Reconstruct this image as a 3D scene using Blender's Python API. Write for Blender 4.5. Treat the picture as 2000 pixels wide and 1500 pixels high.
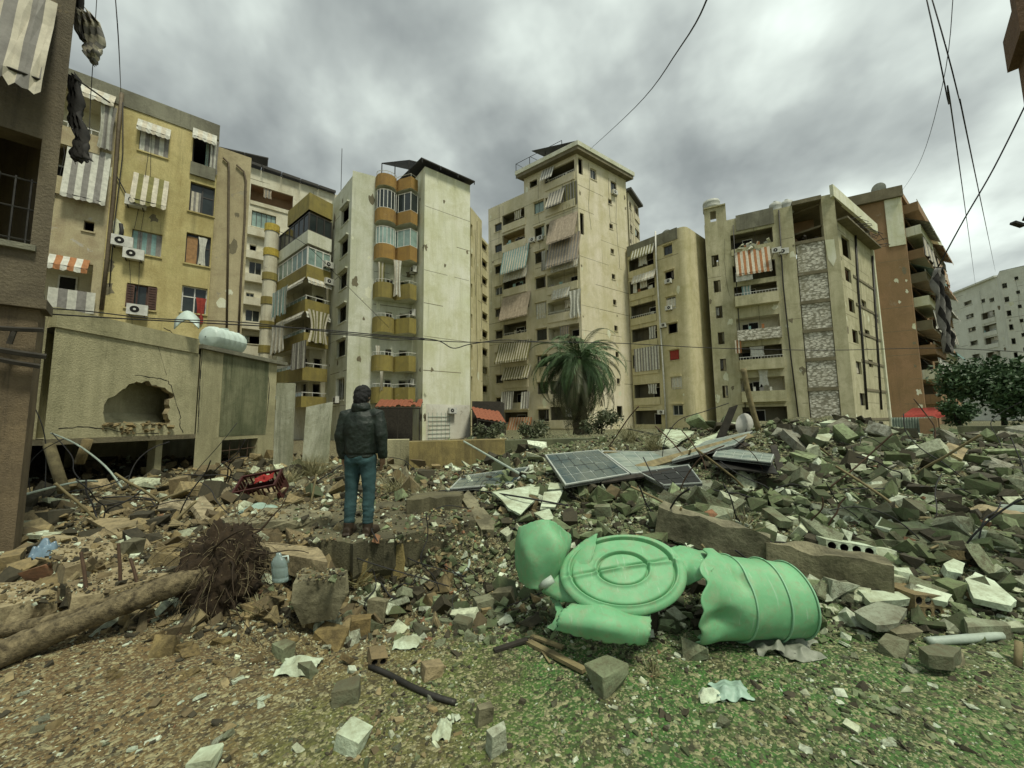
import bpy, bmesh, math, random
import numpy as np
from mathutils import Vector, Matrix, noise as mnoise
for o in list(bpy.data.objects): bpy.data.objects.remove(o, do_unlink=True)
sc = bpy.context.scene
COL = sc.collection
RNG = random.Random(7)
NR = np.random.default_rng(11)
# ---------------------------------------------------------------- camera
EYE = 1.6; FPX = 750.0
TH = math.atan(73/750); ROLL = math.radians(.7)
_c, _s = math.cos(ROLL), math.sin(ROLL)
FW = Vector((0, math.cos(TH), math.sin(TH)))
UP0 = Vector((0, -math.sin(TH), math.cos(TH))); RT0 = Vector((1, 0, 0))
UPV = UP0*_c + RT0*_s; RTV = RT0*_c - UP0*_s
cam = bpy.data.cameras.new('camera'); cam.sensor_width = 36; cam.lens = 36*FPX/2000
cam.clip_start = .05; cam.clip_end = 4000
camo = bpy.data.objects.new('camera', cam); COL.objects.link(camo)
M3 = Matrix((RTV, UPV, -FW)).transposed()
camo.matrix_world = Matrix.Translation((0, 0, EYE)) @ M3.to_4x4()
sc.camera = camo
# ---------------------------------------------------------------- sky, sun, exposure
SUN_EL, SUN_AZ = math.radians(64), math.radians(138)      # azimuth clockwise from +Y
w = bpy.data.worlds.new('World'); sc.world = w; w.use_nodes = True
nt = w.node_tree; nt.nodes.clear()
def wn(t, **k):
    n = nt.nodes.new(t)
    for a, b in k.items(): setattr(n, a, b)
    return n
def wl(a, b): nt.links.new(a, b)
wo = wn('ShaderNodeOutputWorld'); bg = wn('ShaderNodeBackground'); bg.inputs['Strength'].default_value = .1
sky = wn('ShaderNodeTexSky', sky_type='NISHITA', sun_disc=False)
sky.sun_elevation = SUN_EL; sky.sun_rotation = SUN_AZ
tc = wn('ShaderNodeTexCoord'); sp = wn('ShaderNodeSeparateXYZ'); wl(tc.outputs['Generated'], sp.inputs[0])
def wmath(op, a, b=None, c=None):
    n = wn('ShaderNodeMath', operation=op)
    for i, x in enumerate((a, b, c)):
        if x is None: continue
        if isinstance(x, (int, float)): n.inputs[i].default_value = x
        else: wl(x, n.inputs[i])
    return n.outputs[0]
zz = wmath('ADD', wmath('MAXIMUM', sp.outputs[2], 0), .30)
cb = wn('ShaderNodeCombineXYZ')
wl(wmath('DIVIDE', sp.outputs[0], zz), cb.inputs[0]); wl(wmath('DIVIDE', sp.outputs[1], zz), cb.inputs[1])
mp = wn('ShaderNodeMapping'); wl(cb.outputs[0], mp.inputs[0]); mp.inputs['Location'].default_value = (3.1, 7.4, 0)
mp.inputs['Rotation'].default_value = (0, 0, .5)
n1 = wn('ShaderNodeTexNoise'); wl(mp.outputs[0], n1.inputs['Vector'])
n1.inputs['Scale'].default_value = .9; n1.inputs['Detail'].default_value = 6; n1.inputs['Roughness'].default_value = .5; n1.inputs['Distortion'].default_value = .35
n2 = wn('ShaderNodeTexNoise'); wl(mp.outputs[0], n2.inputs['Vector'])
n2.inputs['Scale'].default_value = 2.9; n2.inputs['Detail'].default_value = 5; n2.inputs['Roughness'].default_value = .5
cm = wmath('ADD', wmath('MULTIPLY', n1.outputs[0], .74), wmath('MULTIPLY', n2.outputs[0], .26))
rp = wn('ShaderNodeValToRGB'); wl(cm, rp.inputs[0])
e = rp.color_ramp.elements
e[0].position = .40; e[0].color = (.15, .172, .17, 1)
e[1].position = .64; e[1].color = (.90, 1.0, .92, 1)
for p_, c_ in ((.47, (.25, .278, .272, 1)), (.525, (.385, .425, .405, 1)), (.58, (.60, .665, .615, 1))):
    q = rp.color_ramp.elements.new(p_); q.color = c_
sc10 = wn('ShaderNodeVectorMath', operation='SCALE'); wl(rp.outputs[0], sc10.inputs[0]); sc10.inputs['Scale'].default_value = 6.0
mx = wn('ShaderNodeMix', data_type='RGBA'); mx.inputs[0].default_value = .98
wl(sky.outputs[0], mx.inputs[6]); wl(sc10.outputs[0], mx.inputs[7])
wl(mx.outputs[2], bg.inputs[0]); wl(bg.outputs[0], wo.inputs[0])
sl = bpy.data.lights.new('sun', 'SUN'); sl.energy = 1.5; sl.angle = math.radians(10); sl.color = (1, .975, .80)
so = bpy.data.objects.new('sun', sl); COL.objects.link(so)
sd = Vector((math.sin(SUN_AZ)*math.cos(SUN_EL), math.cos(SUN_AZ)*math.cos(SUN_EL), math.sin(SUN_EL)))
so.rotation_euler = sd.to_track_quat('Z', 'Y').to_euler(); so.location = sd*60
vs = sc.view_settings; vs.view_transform = 'Standard'; vs.look = 'None'; vs.gamma = 1; vs.exposure = 1.12; vs.use_curve_mapping = False
sc.render.engine = 'CYCLES'; sc.render.resolution_x = 1024; sc.render.resolution_y = 768
# ---------------------------------------------------------------- projection helpers (a photo point + a real distance = a place)
CAMP = Vector((0, 0, EYE))
def ray(px, py): return FW + RTV*((px-1000)/FPX) + UPV*((750-py)/FPX)
def at(px, py, Y):
    r = ray(px, py); return CAMP + r*(Y/r.y)
def atz(px, py, z):
    r = ray(px, py); return CAMP + r*((z-EYE)/r.z)
def V2(p): return Vector((p[0], p[1]))
# ---------------------------------------------------------------- terrain height
XK = np.array([-9, -5, -2, 1, 3.5, 8, 11.]); YK = np.array([2.2, 3, 3.8, 4.5, 5.5, 7, 9.5, 12, 16, 25.])
ZT = np.array([[0, .1, .25, .25, .25, .15, -.1, -.2, 0, .1],
               [0, .08, .25, .28, .28, .22, .1, .1, .1, .1],
               [0, .0, .12, .30, .34, .35, .3, .15, .8, .5],
               [0, 0, .08, .40, .50, .62, .68, .7, .9, .5],
               [0, .03, .20, .36, .46, .66, .92, 1.0, 1.0, .5],
               [0, .05, .25, .35, .5, .9, 1.6, 1.4, 1.0, .5],
               [0, .05, .2, .3, .32, .5, .85, .9, .8, .5]])
def _vn(x, y, seed):
    xi = np.floor(x).astype(np.int64); yi = np.floor(y).astype(np.int64); fx = x-xi; fy = y-yi
    def hsh(a, b):
        n = (a*374761393 + b*668265263 + seed*1442695041) & 0xffffffff
        n = ((n ^ (n >> 13))*1274126177) & 0xffffffff
        return ((n ^ (n >> 16)) & 0xffff)/65535.
    fx = fx*fx*(3-2*fx); fy = fy*fy*(3-2*fy)
    return (hsh(xi, yi)*(1-fx)+hsh(xi+1, yi)*fx)*(1-fy)+(hsh(xi, yi+1)*(1-fx)+hsh(xi+1, yi+1)*fx)*fy - .5
def hgt(x, y):
    x = np.asarray(x, float); y = np.asarray(y, float)
    xc = np.clip(x, XK[0], XK[-1]); yc = np.clip(y, YK[0], YK[-1])
    i = np.clip(np.searchsorted(XK, xc)-1, 0, len(XK)-2); j = np.clip(np.searchsorted(YK, yc)-1, 0, len(YK)-2)
    u = (xc-XK[i])/(XK[i+1]-XK[i]); v = (yc-YK[j])/(YK[j+1]-YK[j])
    u = u*u*(3-2*u)*.6+u*.4; v = v*v*(3-2*v)*.5+v*.5
    z = (ZT[i, j]*(1-u)+ZT[i+1, j]*u)*(1-v)+(ZT[i, j+1]*(1-u)+ZT[i+1, j+1]*u)*v
    z = z - .42*np.exp(-(((x+.95)/1.05)**4+((y-3.5-.62*np.clip(x+1.5, 0, 1.4))/.55)**4))
    z = z - .38*np.exp(-(((x-3.1)/.9)**2+((y-6.0)/.55)**2))
    rough = np.clip((y-2.6)/2.5, .12, 1)*np.clip((40-y)/15, 0, 1)
    z = z + rough*(_vn(x*1.1, y*1.1, 1)*.22+_vn(x*2.7, y*2.7, 2)*.12+_vn(x*6.1, y*6.1, 3)*.06) + np.clip((30-y)/10, 0, 1)*(_vn(x*2, y*2, 7)*.03+_vn(x*9, y*9, 4)*.02)
    return z
def h1(x, y): return float(hgt(x, y))
def T(px, py):
    r = ray(px, py); ts = np.arange(1.2, 60, .02)
    X = r.x*ts; Y = r.y*ts; Z = EYE+r.z*ts
    k = np.nonzero(Z <= hgt(X, Y))[0]
    t = ts[k[0]] if len(k) else 59
    return Vector((r.x*t, r.y*t, EYE+r.z*t))
# ---------------------------------------------------------------- mesh builder
BASE = {}
class MB:
    def __init__(s): s.v = []; s.f = []; s.m = []
    def poly(s, pts, mi=0):
        n = len(s.v); s.v += [tuple(p) for p in pts]; s.f.append(tuple(range(n, n+len(pts)))); s.m.append(mi)
    def raw(s, vs, fs, mi=0):
        n = len(s.v); s.v += [tuple(p) for p in vs]; s.f += [tuple(i+n for i in f) for f in fs]; s.m += [mi]*len(fs)
    def box8(s, p, mi=0):          # p: 4 bottom + 4 top, counter-clockwise
        s.raw(p, [(3, 2, 1, 0), (4, 5, 6, 7), (0, 1, 5, 4), (1, 2, 6, 5), (2, 3, 7, 6), (3, 0, 4, 7)], mi)
    def box(s, c, d, mi=0, R=None):
        c = Vector(c); d = Vector(d)/2; R = R or Matrix.Identity(3)
        pts = [c + R @ Vector((x*d.x, y*d.y, z*d.z)) for z in (-1, 1) for x, y in ((-1, -1), (1, -1), (1, 1), (-1, 1))]
        s.box8(pts, mi)
    def bF(s, F, s0, s1, z0, z1, d0, d1, mi=0):
        pts = [F.P(a, z, d) for z in (z0, z1) for a, d in ((s0, d0), (s1, d0), (s1, d1), (s0, d1))]
        if F.flip: pts = [pts[i] for i in (3, 2, 1, 0, 7, 6, 5, 4)]
        s.box8(pts, mi)
    def wall(s, F, s0, s1, z0, z1, holes=(), depth=.25, mi=0, mr=0):
        S = sorted({s0, s1, *[min(max(h[i], s0), s1) for h in holes for i in (0, 1)]})
        Z = sorted({z0, z1, *[min(max(h[i], z0), z1) for h in holes for i in (2, 3)]})
        for a, b in zip(S, S[1:]):
            run = None
            for c, d in zip(Z, Z[1:]):
                ms, mz = (a+b)/2, (c+d)/2
                if any(h[0] < ms < h[1] and h[2] < mz < h[3] for h in holes):
                    if run: s.poly(F.q(a, b, run[0], run[1], 0), mi); run = None
                else:
                    run = (run[0], d) if run else (c, d)
            if run: s.poly(F.q(a, b, run[0], run[1], 0), mi)
        for a, b, c, d in [h[:4] for h in holes]:
            for p, q in (((a, c), (b, c)), ((b, c), (b, d)), ((b, d), (a, d)), ((a, d), (a, c))):
                s.poly([F.P(*p, 0), F.P(*q, 0), F.P(*q, -depth), F.P(*p, -depth)], mr)
    def tube(s, pts, r, seg=6, mi=0, caps=True):
        pts = [Vector(p) for p in pts]; n = len(pts)
        rs = r if isinstance(r, (list, tuple)) else [r]*n
        b = len(s.v); prev = None
        for i, p in enumerate(pts):
            t = (pts[min(i+1, n-1)]-pts[max(i-1, 0)]).normalized()
            a = prev if prev is not None else (Vector((0, 0, 1)) if abs(t.z) < .9 else Vector((1, 0, 0)))
            a = a - t*a.dot(t)
            if a.length < 1e-5: a = t.orthogonal()
            a.normalize(); prev = a; c = t.cross(a)
            for k in range(seg):
                an = 2*math.pi*k/seg; s.v.append(tuple(p+(a*math.cos(an)+c*math.sin(an))*rs[i]))
        for i in range(n-1):
            for k in range(seg):
                k2 = (k+1) % seg
                s.f.append((b+i*seg+k, b+i*seg+k2, b+(i+1)*seg+k2, b+(i+1)*seg+k)); s.m.append(mi)
        if caps:
            s.f.append(tuple(b+k for k in reversed(range(seg)))); s.m.append(mi)
            s.f.append(tuple(b+(n-1)*seg+k for k in range(seg))); s.m.append(mi)
    def grid(s, G, mi=0, mfun=None):
        nr, nc = len(G), len(G[0]); b = len(s.v)
        for row in G: s.v += [tuple(p) for p in row]
        for i in range(nr-1):
            for j in range(nc-1):
                s.f.append((b+i*nc+j, b+i*nc+j+1, b+(i+1)*nc+j+1, b+(i+1)*nc+j)); s.m.append(mfun(i, j) if mfun else mi)
    def build(s, name, mats, parent=None, smooth=False, loc=None, weld=False):
        if not isinstance(mats, (list, tuple)): mats = [mats]
        b = Vector(loc) if loc is not None else (Vector(BASE.get(parent.name, (0, 0, 0))) if parent else Vector((0, 0, 0)))
        me = bpy.data.meshes.new(name)
        me.from_pydata([(x-b.x, y-b.y, z-b.z) for x, y, z in s.v], [], s.f)
        for m in mats: me.materials.append(m)
        if len(mats) > 1: me.polygons.foreach_set('material_index', s.m)
        if weld:
            bm = bmesh.new(); bm.from_mesh(me); bmesh.ops.remove_doubles(bm, verts=bm.verts, dist=1e-5); bmesh.ops.recalc_face_normals(bm, faces=bm.faces); bm.to_mesh(me); bm.free()
        if smooth: me.polygons.foreach_set('use_smooth', [True]*len(me.polygons))
        o = bpy.data.objects.new(name, me); COL.objects.link(o)
        if parent: o.parent = parent; BASE[o.name] = tuple(b)
        else: o.location = b; BASE[o.name] = tuple(b)
        return o
def thing(name, loc, label, cat, group=None):
    o = bpy.data.objects.new(name, None); COL.objects.link(o); o.location = loc; o.empty_display_size = .2
    o['label'] = label; o['category'] = cat
    if group: o['group'] = group
    BASE[o.name] = tuple(loc); return o
def tag(o, label, cat, group=None):
    o['label'] = label; o['category'] = cat
    if group: o['group'] = group
    return o
def mods(o, *ms):
    for t, k in ms:
        m = o.modifiers.new(t.lower(), t)
        for a, b in k.items(): setattr(m, a, b)
    return o
def recenter(o):
    """put a mesh thing's origin at the bottom centre of its mesh"""
    co = np.empty(len(o.data.vertices)*3); o.data.vertices.foreach_get('co', co); co = co.reshape(-1, 3)
    c = np.array([(co[:, 0].min()+co[:, 0].max())/2, (co[:, 1].min()+co[:, 1].max())/2, co[:, 2].min()])
    o.data.vertices.foreach_set('co', (co-c).ravel()); o.location = o.location+Vector(c); return o
class Fac:
    """a vertical wall plane: O origin, d along, n outward"""
    def __init__(s, A, B):
        s.A = V2(A); s.L = (V2(B)-V2(A)).length; s.d = (V2(B)-V2(A)).normalized()
        n = Vector((s.d.y, -s.d.x)); mid = (V2(A)+V2(B))/2
        s.n = n if n.dot(-mid) > 0 else -n
        s.flip = (s.d.x*s.n.y-s.d.y*s.n.x) > 0
    def P(s, a, z, o=0): p = s.A+s.d*a+s.n*o; return Vector((p.x, p.y, z))
    def q(s, a, b, c, d, o):
        pts = [s.P(a, c, o), s.P(b, c, o), s.P(b, d, o), s.P(a, d, o)]
        return pts[::-1] if s.flip else pts
    def hit(s, px, py, off=0):
        r = ray(px, py); O = s.A+s.n*off
        t = (O.dot(s.n))/(r.x*s.n.x+r.y*s.n.y)
        p = CAMP+r*t; return ((V2(p)-s.A).dot(s.d), p.z)
    def rect(s, x0, y0, x1, y1, off=0):
        xm, ym = (x0+x1)/2, (y0+y1)/2
        a, b = s.hit(x0, ym, off)[0], s.hit(x1, ym, off)[0]
        return (min(a, b), max(a, b), s.hit(xm, y1, off)[1], s.hit(xm, y0, off)[1])
    def shift(s, o):
        return Fac(s.A+s.n*o, s.A+s.n*o+s.d*s.L)
def lerp(a, b, t): return tuple(x+(y-x)*t for x, y in zip(a, b))
def column(F, top, bot, n):
    a, b = F.rect(*top), F.rect(*bot)
    return [lerp(a, b, i/(n-1)) for i in range(n)]
# ---------------------------------------------------------------- materials
MATS = {}
def newmat(name):
    m = bpy.data.materials.new(name); m.use_nodes = True; t = m.node_tree
    b = t.nodes['Principled BSDF']; return m, t, b
def nd(t, typ, **k):
    n = t.nodes.new(typ)
    for a, v in k.items(): setattr(n, a, v)
    return n
def C4(c): return (*c, 1)
def mixc(t, fac, a, b):
    n = nd(t, 'ShaderNodeMix', data_type='RGBA')
    for i, x in ((0, fac), (6, a), (7, b)):
        if isinstance(x, tuple): n.inputs[i].default_value = C4(x) if len(x) == 3 else x
        elif isinstance(x, (int, float)): n.inputs[i].default_value = x
        else: t.links.new(x, n.inputs[i])
    return n.outputs[2]
def noise(t, co, scale, detail=4, rough=.55, vec=None, dist=0):
    n = nd(t, 'ShaderNodeTexNoise'); n.inputs['Scale'].default_value = scale; n.inputs['Detail'].default_value = detail
    n.inputs['Roughness'].default_value = rough; n.inputs['Distortion'].default_value = dist
    if vec:
        mp = nd(t, 'ShaderNodeMapping'); mp.inputs['Scale'].default_value = vec; t.links.new(co, mp.inputs[0]); co = mp.outputs[0]
    t.links.new(co, n.inputs['Vector']); return n.outputs[0]
def ramp(t, x, *st):
    r = nd(t, 'ShaderNodeValToRGB'); t.links.new(x, r.inputs[0]); el = r.color_ramp.elements
    el[0].position = st[0][0]; el[0].color = C4(st[0][1]) if isinstance(st[0][1], tuple) else (st[0][1],)*3+(1,)
    el[1].position = st[-1][0]; el[1].color = C4(st[-1][1]) if isinstance(st[-1][1], tuple) else (st[-1][1],)*3+(1,)
    for p, c in st[1:-1]:
        q = el.new(p); q.color = C4(c) if isinstance(c, tuple) else (c,)*3+(1,)
    return r.outputs[0]
def bump(t, b, h, s, d=.02):
    n = nd(t, 'ShaderNodeBump'); n.inputs['Strength'].default_value = s; n.inputs['Distance'].default_value = d
    t.links.new(h, n.inputs['Height']); t.links.new(n.outputs[0], b.inputs['Normal'])
def objco(t): return nd(t, 'ShaderNodeTexCoord').outputs['Object']
def plaster(name, c1, c2, stain, dark=(.05, .048, .035), streak=.55, patch=(.30, .28, .22), sc=1., lines=0.):
    m, t, b = newmat(name); co = objco(t)
    big = ramp(t, noise(t, co, .22*sc, 5, .6), (.35, 0.), (.68, 1.))
    c = mixc(t, big, c1, c2)
    st = ramp(t, noise(t, co, 1.0*sc, 6, .65, (1.0, 1.0, .13)), (.42, 0.), (.66, 1.))
    f = nd(t, 'ShaderNodeMath', operation='MULTIPLY'); t.links.new(st, f.inputs[0]); f.inputs[1].default_value = streak*.75
    c = mixc(t, f.outputs[0], c, stain)
    st2 = ramp(t, noise(t, co, 1.7*sc, 6, .7, (1.6, 1.6, .07)), (.57, 0.), (.76, 1.))
    f2 = nd(t, 'ShaderNodeMath', operation='MULTIPLY'); t.links.new(st2, f2.inputs[0]); f2.inputs[1].default_value = streak*.8
    c = mixc(t, f2.outputs[0], c, dark)
    pa = ramp(t, noise(t, co, .9*sc, 7, .7, None, .6), (.63, 0.), (.66, .75))
    c = mixc(t, pa, c, patch)
    gr = ramp(t, noise(t, co, .5*sc, 8, .75, None, .4), (.46, 0.), (.66, .6)); c = mixc(t, gr, c, stain)
    fine = noise(t, co, 14*sc, 5, .7)
    c = mixc(t, ramp(t, fine, (.3, .28), (.7, 0.)), c, dark)
    if lines:
        w_ = nd(t, 'ShaderNodeTexWave', wave_type='BANDS', bands_direction='Z'); w_.inputs['Scale'].default_value = lines; w_.inputs['Distortion'].default_value = .6; w_.inputs['Detail Scale'].default_value = .5
        t.links.new(co, w_.inputs[0]); c = mixc(t, ramp(t, w_.outputs[1], (.0, .4), (.06, 0.)), c, dark)
    t.links.new(c, b.inputs['Base Color']); b.inputs['Roughness'].default_value = .9
    h = nd(t, 'ShaderNodeMath', operation='ADD'); t.links.new(fine, h.inputs[0]); t.links.new(noise(t, co, 1.3*sc, 5, .65), h.inputs[1])
    bump(t, b, h.outputs[0], .5, .05); return m
def plain(name, c, rough=.8, var=.35, sc=6., metal=0., bumpy=.3, c2=None, spec=.4, rnd=0.):
    m, t, b = newmat(name); co = objco(t)
    d = tuple(x*(1-var) for x in c) if c2 is None else c2
    n = noise(t, co, sc, 5, .65)
    k = mixc(t, ramp(t, n, (.35, 1.), (.65, 0.)), c, d)
    if rnd:
        oi = nd(t, 'ShaderNodeObjectInfo'); hs = nd(t, 'ShaderNodeHueSaturation'); t.links.new(k, hs.inputs['Color'])
        ma = nd(t, 'ShaderNodeMapRange'); ma.inputs[3].default_value = 1-rnd; ma.inputs[4].default_value = 1+rnd*.7; t.links.new(oi.outputs['Random'], ma.inputs[0])
        t.links.new(ma.outputs[0], hs.inputs['Value']); k = hs.outputs[0]
    t.links.new(k, b.inputs['Base Color']); b.inputs['Roughness'].default_value = rough; b.inputs['Metallic'].default_value = metal
    b.inputs['Specular IOR Level'].default_value = spec
    if bumpy: bump(t, b, noise(t, co, sc*4, 4, .6), bumpy, .01)
    return m
# ---------------------------------------------------------------- the palette
def mulv(t, a, k):
    n = nd(t, 'ShaderNodeMath', operation='MULTIPLY'); t.links.new(a, n.inputs[0]); n.inputs[1].default_value = k; return n.outputs[0]
def ground_mat():
    m, t, b = newmat('ground_dirt'); co = objco(t)
    sx = nd(t, 'ShaderNodeSeparateXYZ'); t.links.new(co, sx.inputs[0])
    n0 = noise(t, co, .55, 5, .6)
    ad = nd(t, 'ShaderNodeMath', operation='MULTIPLY_ADD'); t.links.new(sx.outputs[0], ad.inputs[0]); ad.inputs[1].default_value = .17; t.links.new(n0, ad.inputs[2])
    # bare brown earth by the felled trunk, green colour cast painted in further over
    c = ramp(t, ad.outputs[0], (.0, (.19, .13, .055)), (.25, (.18, .14, .055)), (.40, (.125, .155, .04)), (.62, (.055, .16, .03)), (.9, (.075, .165, .04)), (1., (.10, .17, .05)))
    sy = ramp(t, mulv(t, sx.outputs[1], .1), (.30, 0.), (.40, .75)); c = mixc(t, sy, c, (.045, .04, .022))  # shade between rubble pieces painted in: earth darkened under the heaps
    n1 = noise(t, co, 3.1, 6, .7)
    c = mixc(t, ramp(t, n1, (.36, .75), (.55, 0.)), c, (.075, .055, .028))
    v = nd(t, 'ShaderNodeTexVoronoi'); v.inputs['Scale'].default_value = 34; t.links.new(co, v.inputs['Vector'])
    hs = nd(t, 'ShaderNodeSeparateColor'); t.links.new(v.outputs['Color'], hs.inputs[0])
    c = mixc(t, ramp(t, hs.outputs[0], (.78, 0.), (.88, .7)), c, (.40, .38, .21))
    c = mixc(t, ramp(t, hs.outputs[1], (.0, .75), (.28, 0.)), c, (.04, .034, .02))
    v2 = nd(t, 'ShaderNodeTexVoronoi'); v2.inputs['Scale'].default_value = 95; t.links.new(co, v2.inputs['Vector'])
    h2 = nd(t, 'ShaderNodeSeparateColor'); t.links.new(v2.outputs['Color'], h2.inputs[0])
    c = mixc(t, ramp(t, h2.outputs[0], (.68, 0.), (.92, .65)), c, (.42, .40, .22))
    c = mixc(t, ramp(t, h2.outputs[1], (.05, .6), (.3, 0.)), c, (.03, .028, .016))
    t.links.new(c, b.inputs['Base Color']); b.inputs['Roughness'].default_value = .95
    s1 = nd(t, 'ShaderNodeMath', operation='SUBTRACT'); t.links.new(noise(t, co, 26, 5, .7), s1.inputs[0]); t.links.new(v.outputs['Distance'], s1.inputs[1])
    bump(t, b, s1.outputs[0], .9, .03); return m
def tint_mat(name, rough=.92):
    m, t, b = newmat(name); co = objco(t)
    a = nd(t, 'ShaderNodeAttribute', attribute_name='tint')
    n = noise(t, co, 17, 5, .7)
    c = mixc(t, ramp(t, n, (.32, .7), (.62, 0.)), a.outputs['Color'], (.07, .06, .035))
    t.links.new(c, b.inputs['Base Color']); b.inputs['Roughness'].default_value = rough
    bump(t, b, noise(t, co, 40, 4, .7), .6, .012); return m
def rock_mat(name, cols, dirt=(.09, .075, .04), sc=5., amount=.75):
    m, t, b = newmat(name); co = objco(t)
    oi = nd(t, 'ShaderNodeObjectInfo')
    k = len(cols); c = ramp(t, oi.outputs['Random'], *[(i/(k-1), q) for i, q in enumerate(cols)])
    of = nd(t, 'ShaderNodeVectorMath', operation='ADD'); t.links.new(co, of.inputs[0])
    cx = nd(t, 'ShaderNodeCombineXYZ'); mu = nd(t, 'ShaderNodeMath', operation='MULTIPLY'); mu.inputs[1].default_value = 37; t.links.new(oi.outputs['Random'], mu.inputs[0])
    t.links.new(mu.outputs[0], cx.inputs[0]); t.links.new(cx.outputs[0], of.inputs[1]); co2 = of.outputs[0]
    n = noise(t, co2, sc, 6, .68)
    c = mixc(t, ramp(t, n, (.36, amount), (.58, 0.)), c, dirt)
    n2 = noise(t, co2, sc*6, 4, .7)
    c = mixc(t, ramp(t, n2, (.3, .6), (.5, 0.)), c, dirt)
    t.links.new(c, b.inputs['Base Color']); b.inputs['Roughness'].default_value = .93
    h = nd(t, 'ShaderNodeMath', operation='MULTIPLY_ADD'); t.links.new(n2, h.inputs[0]); h.inputs[1].default_value = .5; t.links.new(n, h.inputs[2])
    bump(t, b, h.outputs[0], .7, .03); return m
def block_mat(name):
    """far infill of small rough pale blocks"""
    m, t, b = newmat(name); co = objco(t)
    mp = nd(t, 'ShaderNodeMapping'); t.links.new(co, mp.inputs[0]); mp.inputs['Scale'].default_value = (2.6, 2.6, 5.0)
    v = nd(t, 'ShaderNodeTexVoronoi'); v.inputs['Scale'].default_value = 1.25; t.links.new(mp.outputs[0], v.inputs['Vector'])
    s = nd(t, 'ShaderNodeSeparateColor'); t.links.new(v.outputs['Color'], s.inputs[0])
    c = ramp(t, s.outputs[0], (.1, (.52, .50, .42)), (.9, (.78, .76, .66)))
    c = mixc(t, ramp(t, v.outputs['Distance'], (.42, 0.), (.64, .8)), c, (.16, .15, .10))
    c = mixc(t, ramp(t, noise(t, co, 3.5, 6, .75), (.40, .5), (.52, 0.)), c, (.2, .18, .12))
    c = mixc(t, ramp(t, noise(t, co, .8, 5, .6, (1, 1, .3)), (.52, 0.), (.7, .6)), c, (.24, .22, .13))
    t.links.new(c, b.inputs['Base Color']); b.inputs['Roughness'].default_value = .95
    bump(t, b, v.outputs['Distance'], -.8, .06); return m
G_ = {}
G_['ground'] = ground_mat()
G_['tint'] = tint_mat('rubble_tint')
# dusty concrete, stone and tile
G_['conc'] = rock_mat('broken_concrete', [(.12, .145, .08), (.24, .28, .17), (.06, .07, .04), (.46, .51, .38), (.14, .17, .09), (.33, .375, .25), (.085, .095, .055), (.20, .21, .13)])
G_['concg'] = rock_mat('broken_concrete_grey', [(.20, .21, .15), (.36, .37, .29), (.10, .10, .07), (.50, .52, .43), (.16, .16, .11), (.28, .28, .21)])
G_['concb'] = rock_mat('broken_concrete_brown', [(.32, .25, .13), (.40, .33, .19), (.18, .135, .065), (.46, .40, .26), (.26, .20, .09), (.12, .09, .045)])
G_['white'] = rock_mat('white_tile', [(.52, .62, .46), (.62, .72, .56), (.44, .52, .36), (.58, .66, .50)], (.2, .2, .11), 3., .7)
G_['ochre'] = rock_mat('ochre_stone', [(.20, .15, .055), (.26, .20, .08), (.17, .12, .05)], (.06, .045, .02), 5., .8)
G_['slab'] = rock_mat('old_slab', [(.20, .19, .12), (.24, .22, .13)], (.06, .055, .03), 3., .85)
G_['mossy'] = plaster('mossy_concrete', (.16, .17, .09), (.10, .12, .06), (.05, .055, .03), (.025, .025, .015), .8, (.22, .22, .12), 2.2)
# facades
G_['A'] = plaster('plaster_ochre', (.66, .56, .27), (.47, .42, .18), (.30, .23, .075), (.09, .085, .04), .8, (.52, .43, .22))
G_['A_grey'] = plaster('plaster_parapet', (0.286, 0.281, 0.205), (0.181, 0.180, 0.129), (.09, .085, .06), (.05, .05, .035), .8)
G_['A_pink'] = plaster('plaster_peeling', (0.572, 0.527, 0.338), (0.448, 0.381, 0.218), (.26, .19, .11), (.12, .1, .07), .6, (.5, .48, .42), 1.6)
G_['A2'] = plaster('plaster_tan', (0.529, 0.469, 0.289), (0.402, 0.341, 0.197), (.24, .19, .11), (.12, .1, .06), .6)
G_['B'] = plaster('plaster_cream', (.74, .72, .58), (.66, .64, .50), (.40, .35, .22), (.2, .18, .12), .45)
G_['C'] = plaster('plaster_pale_grey', (.74, .75, .64), (.58, .60, .47), (.42, .43, .25), (.16, .17, .1), .6, (.55, .54, .42), 1.2)
G_['D'] = plaster('plaster_white', (.82, .82, .69), (.70, .72, .52), (.53, .53, .29), (.25, .26, .16), .65, (.66, .64, .48), 1.3)
G_['olive'] = plaster('paint_olive', (0.330, 0.275, 0.070), (0.272, 0.218, 0.054), (.16, .13, .05), (.08, .07, .03), .55, (.38, .33, .16), 2)
G_['rust'] = plaster('paint_amber', (0.400, 0.235, 0.056), (0.320, 0.198, 0.050), (.2, .12, .05), (.1, .07, .03), .5, (.42, .3, .14), 2)
G_['E'] = plaster('plaster_beige', (.75, .68, .53), (.62, .58, .40), (.44, .40, .20), (.18, .16, .1), .55, (.6, .56, .44), .9)
G_['E2'] = plaster('plaster_beige_side', (.80, .73, .58), (.66, .61, .40), (.50, .45, .22), (.22, .2, .12), .6, (.64, .6, .46), 1.)
G_['F'] = plaster('plaster_sand', (.68, .61, .39), (.56, .51, .29), (.36, .32, .14), (.12, .115, .06), .6, (.5, .46, .3), 1.)
G_['G'] = plaster('plaster_drab', (.62, .58, .39), (.47, .45, .27), (.27, .25, .13), (.085, .085, .05), .65, (.46, .43, .28), 1.3)
G_['H'] = plaster('plaster_terracotta', (0.360, 0.219, 0.116), (0.272, 0.178, 0.081), (.2, .13, .06), (.1, .08, .05), .6, (.34, .27, .18), .8)
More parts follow.
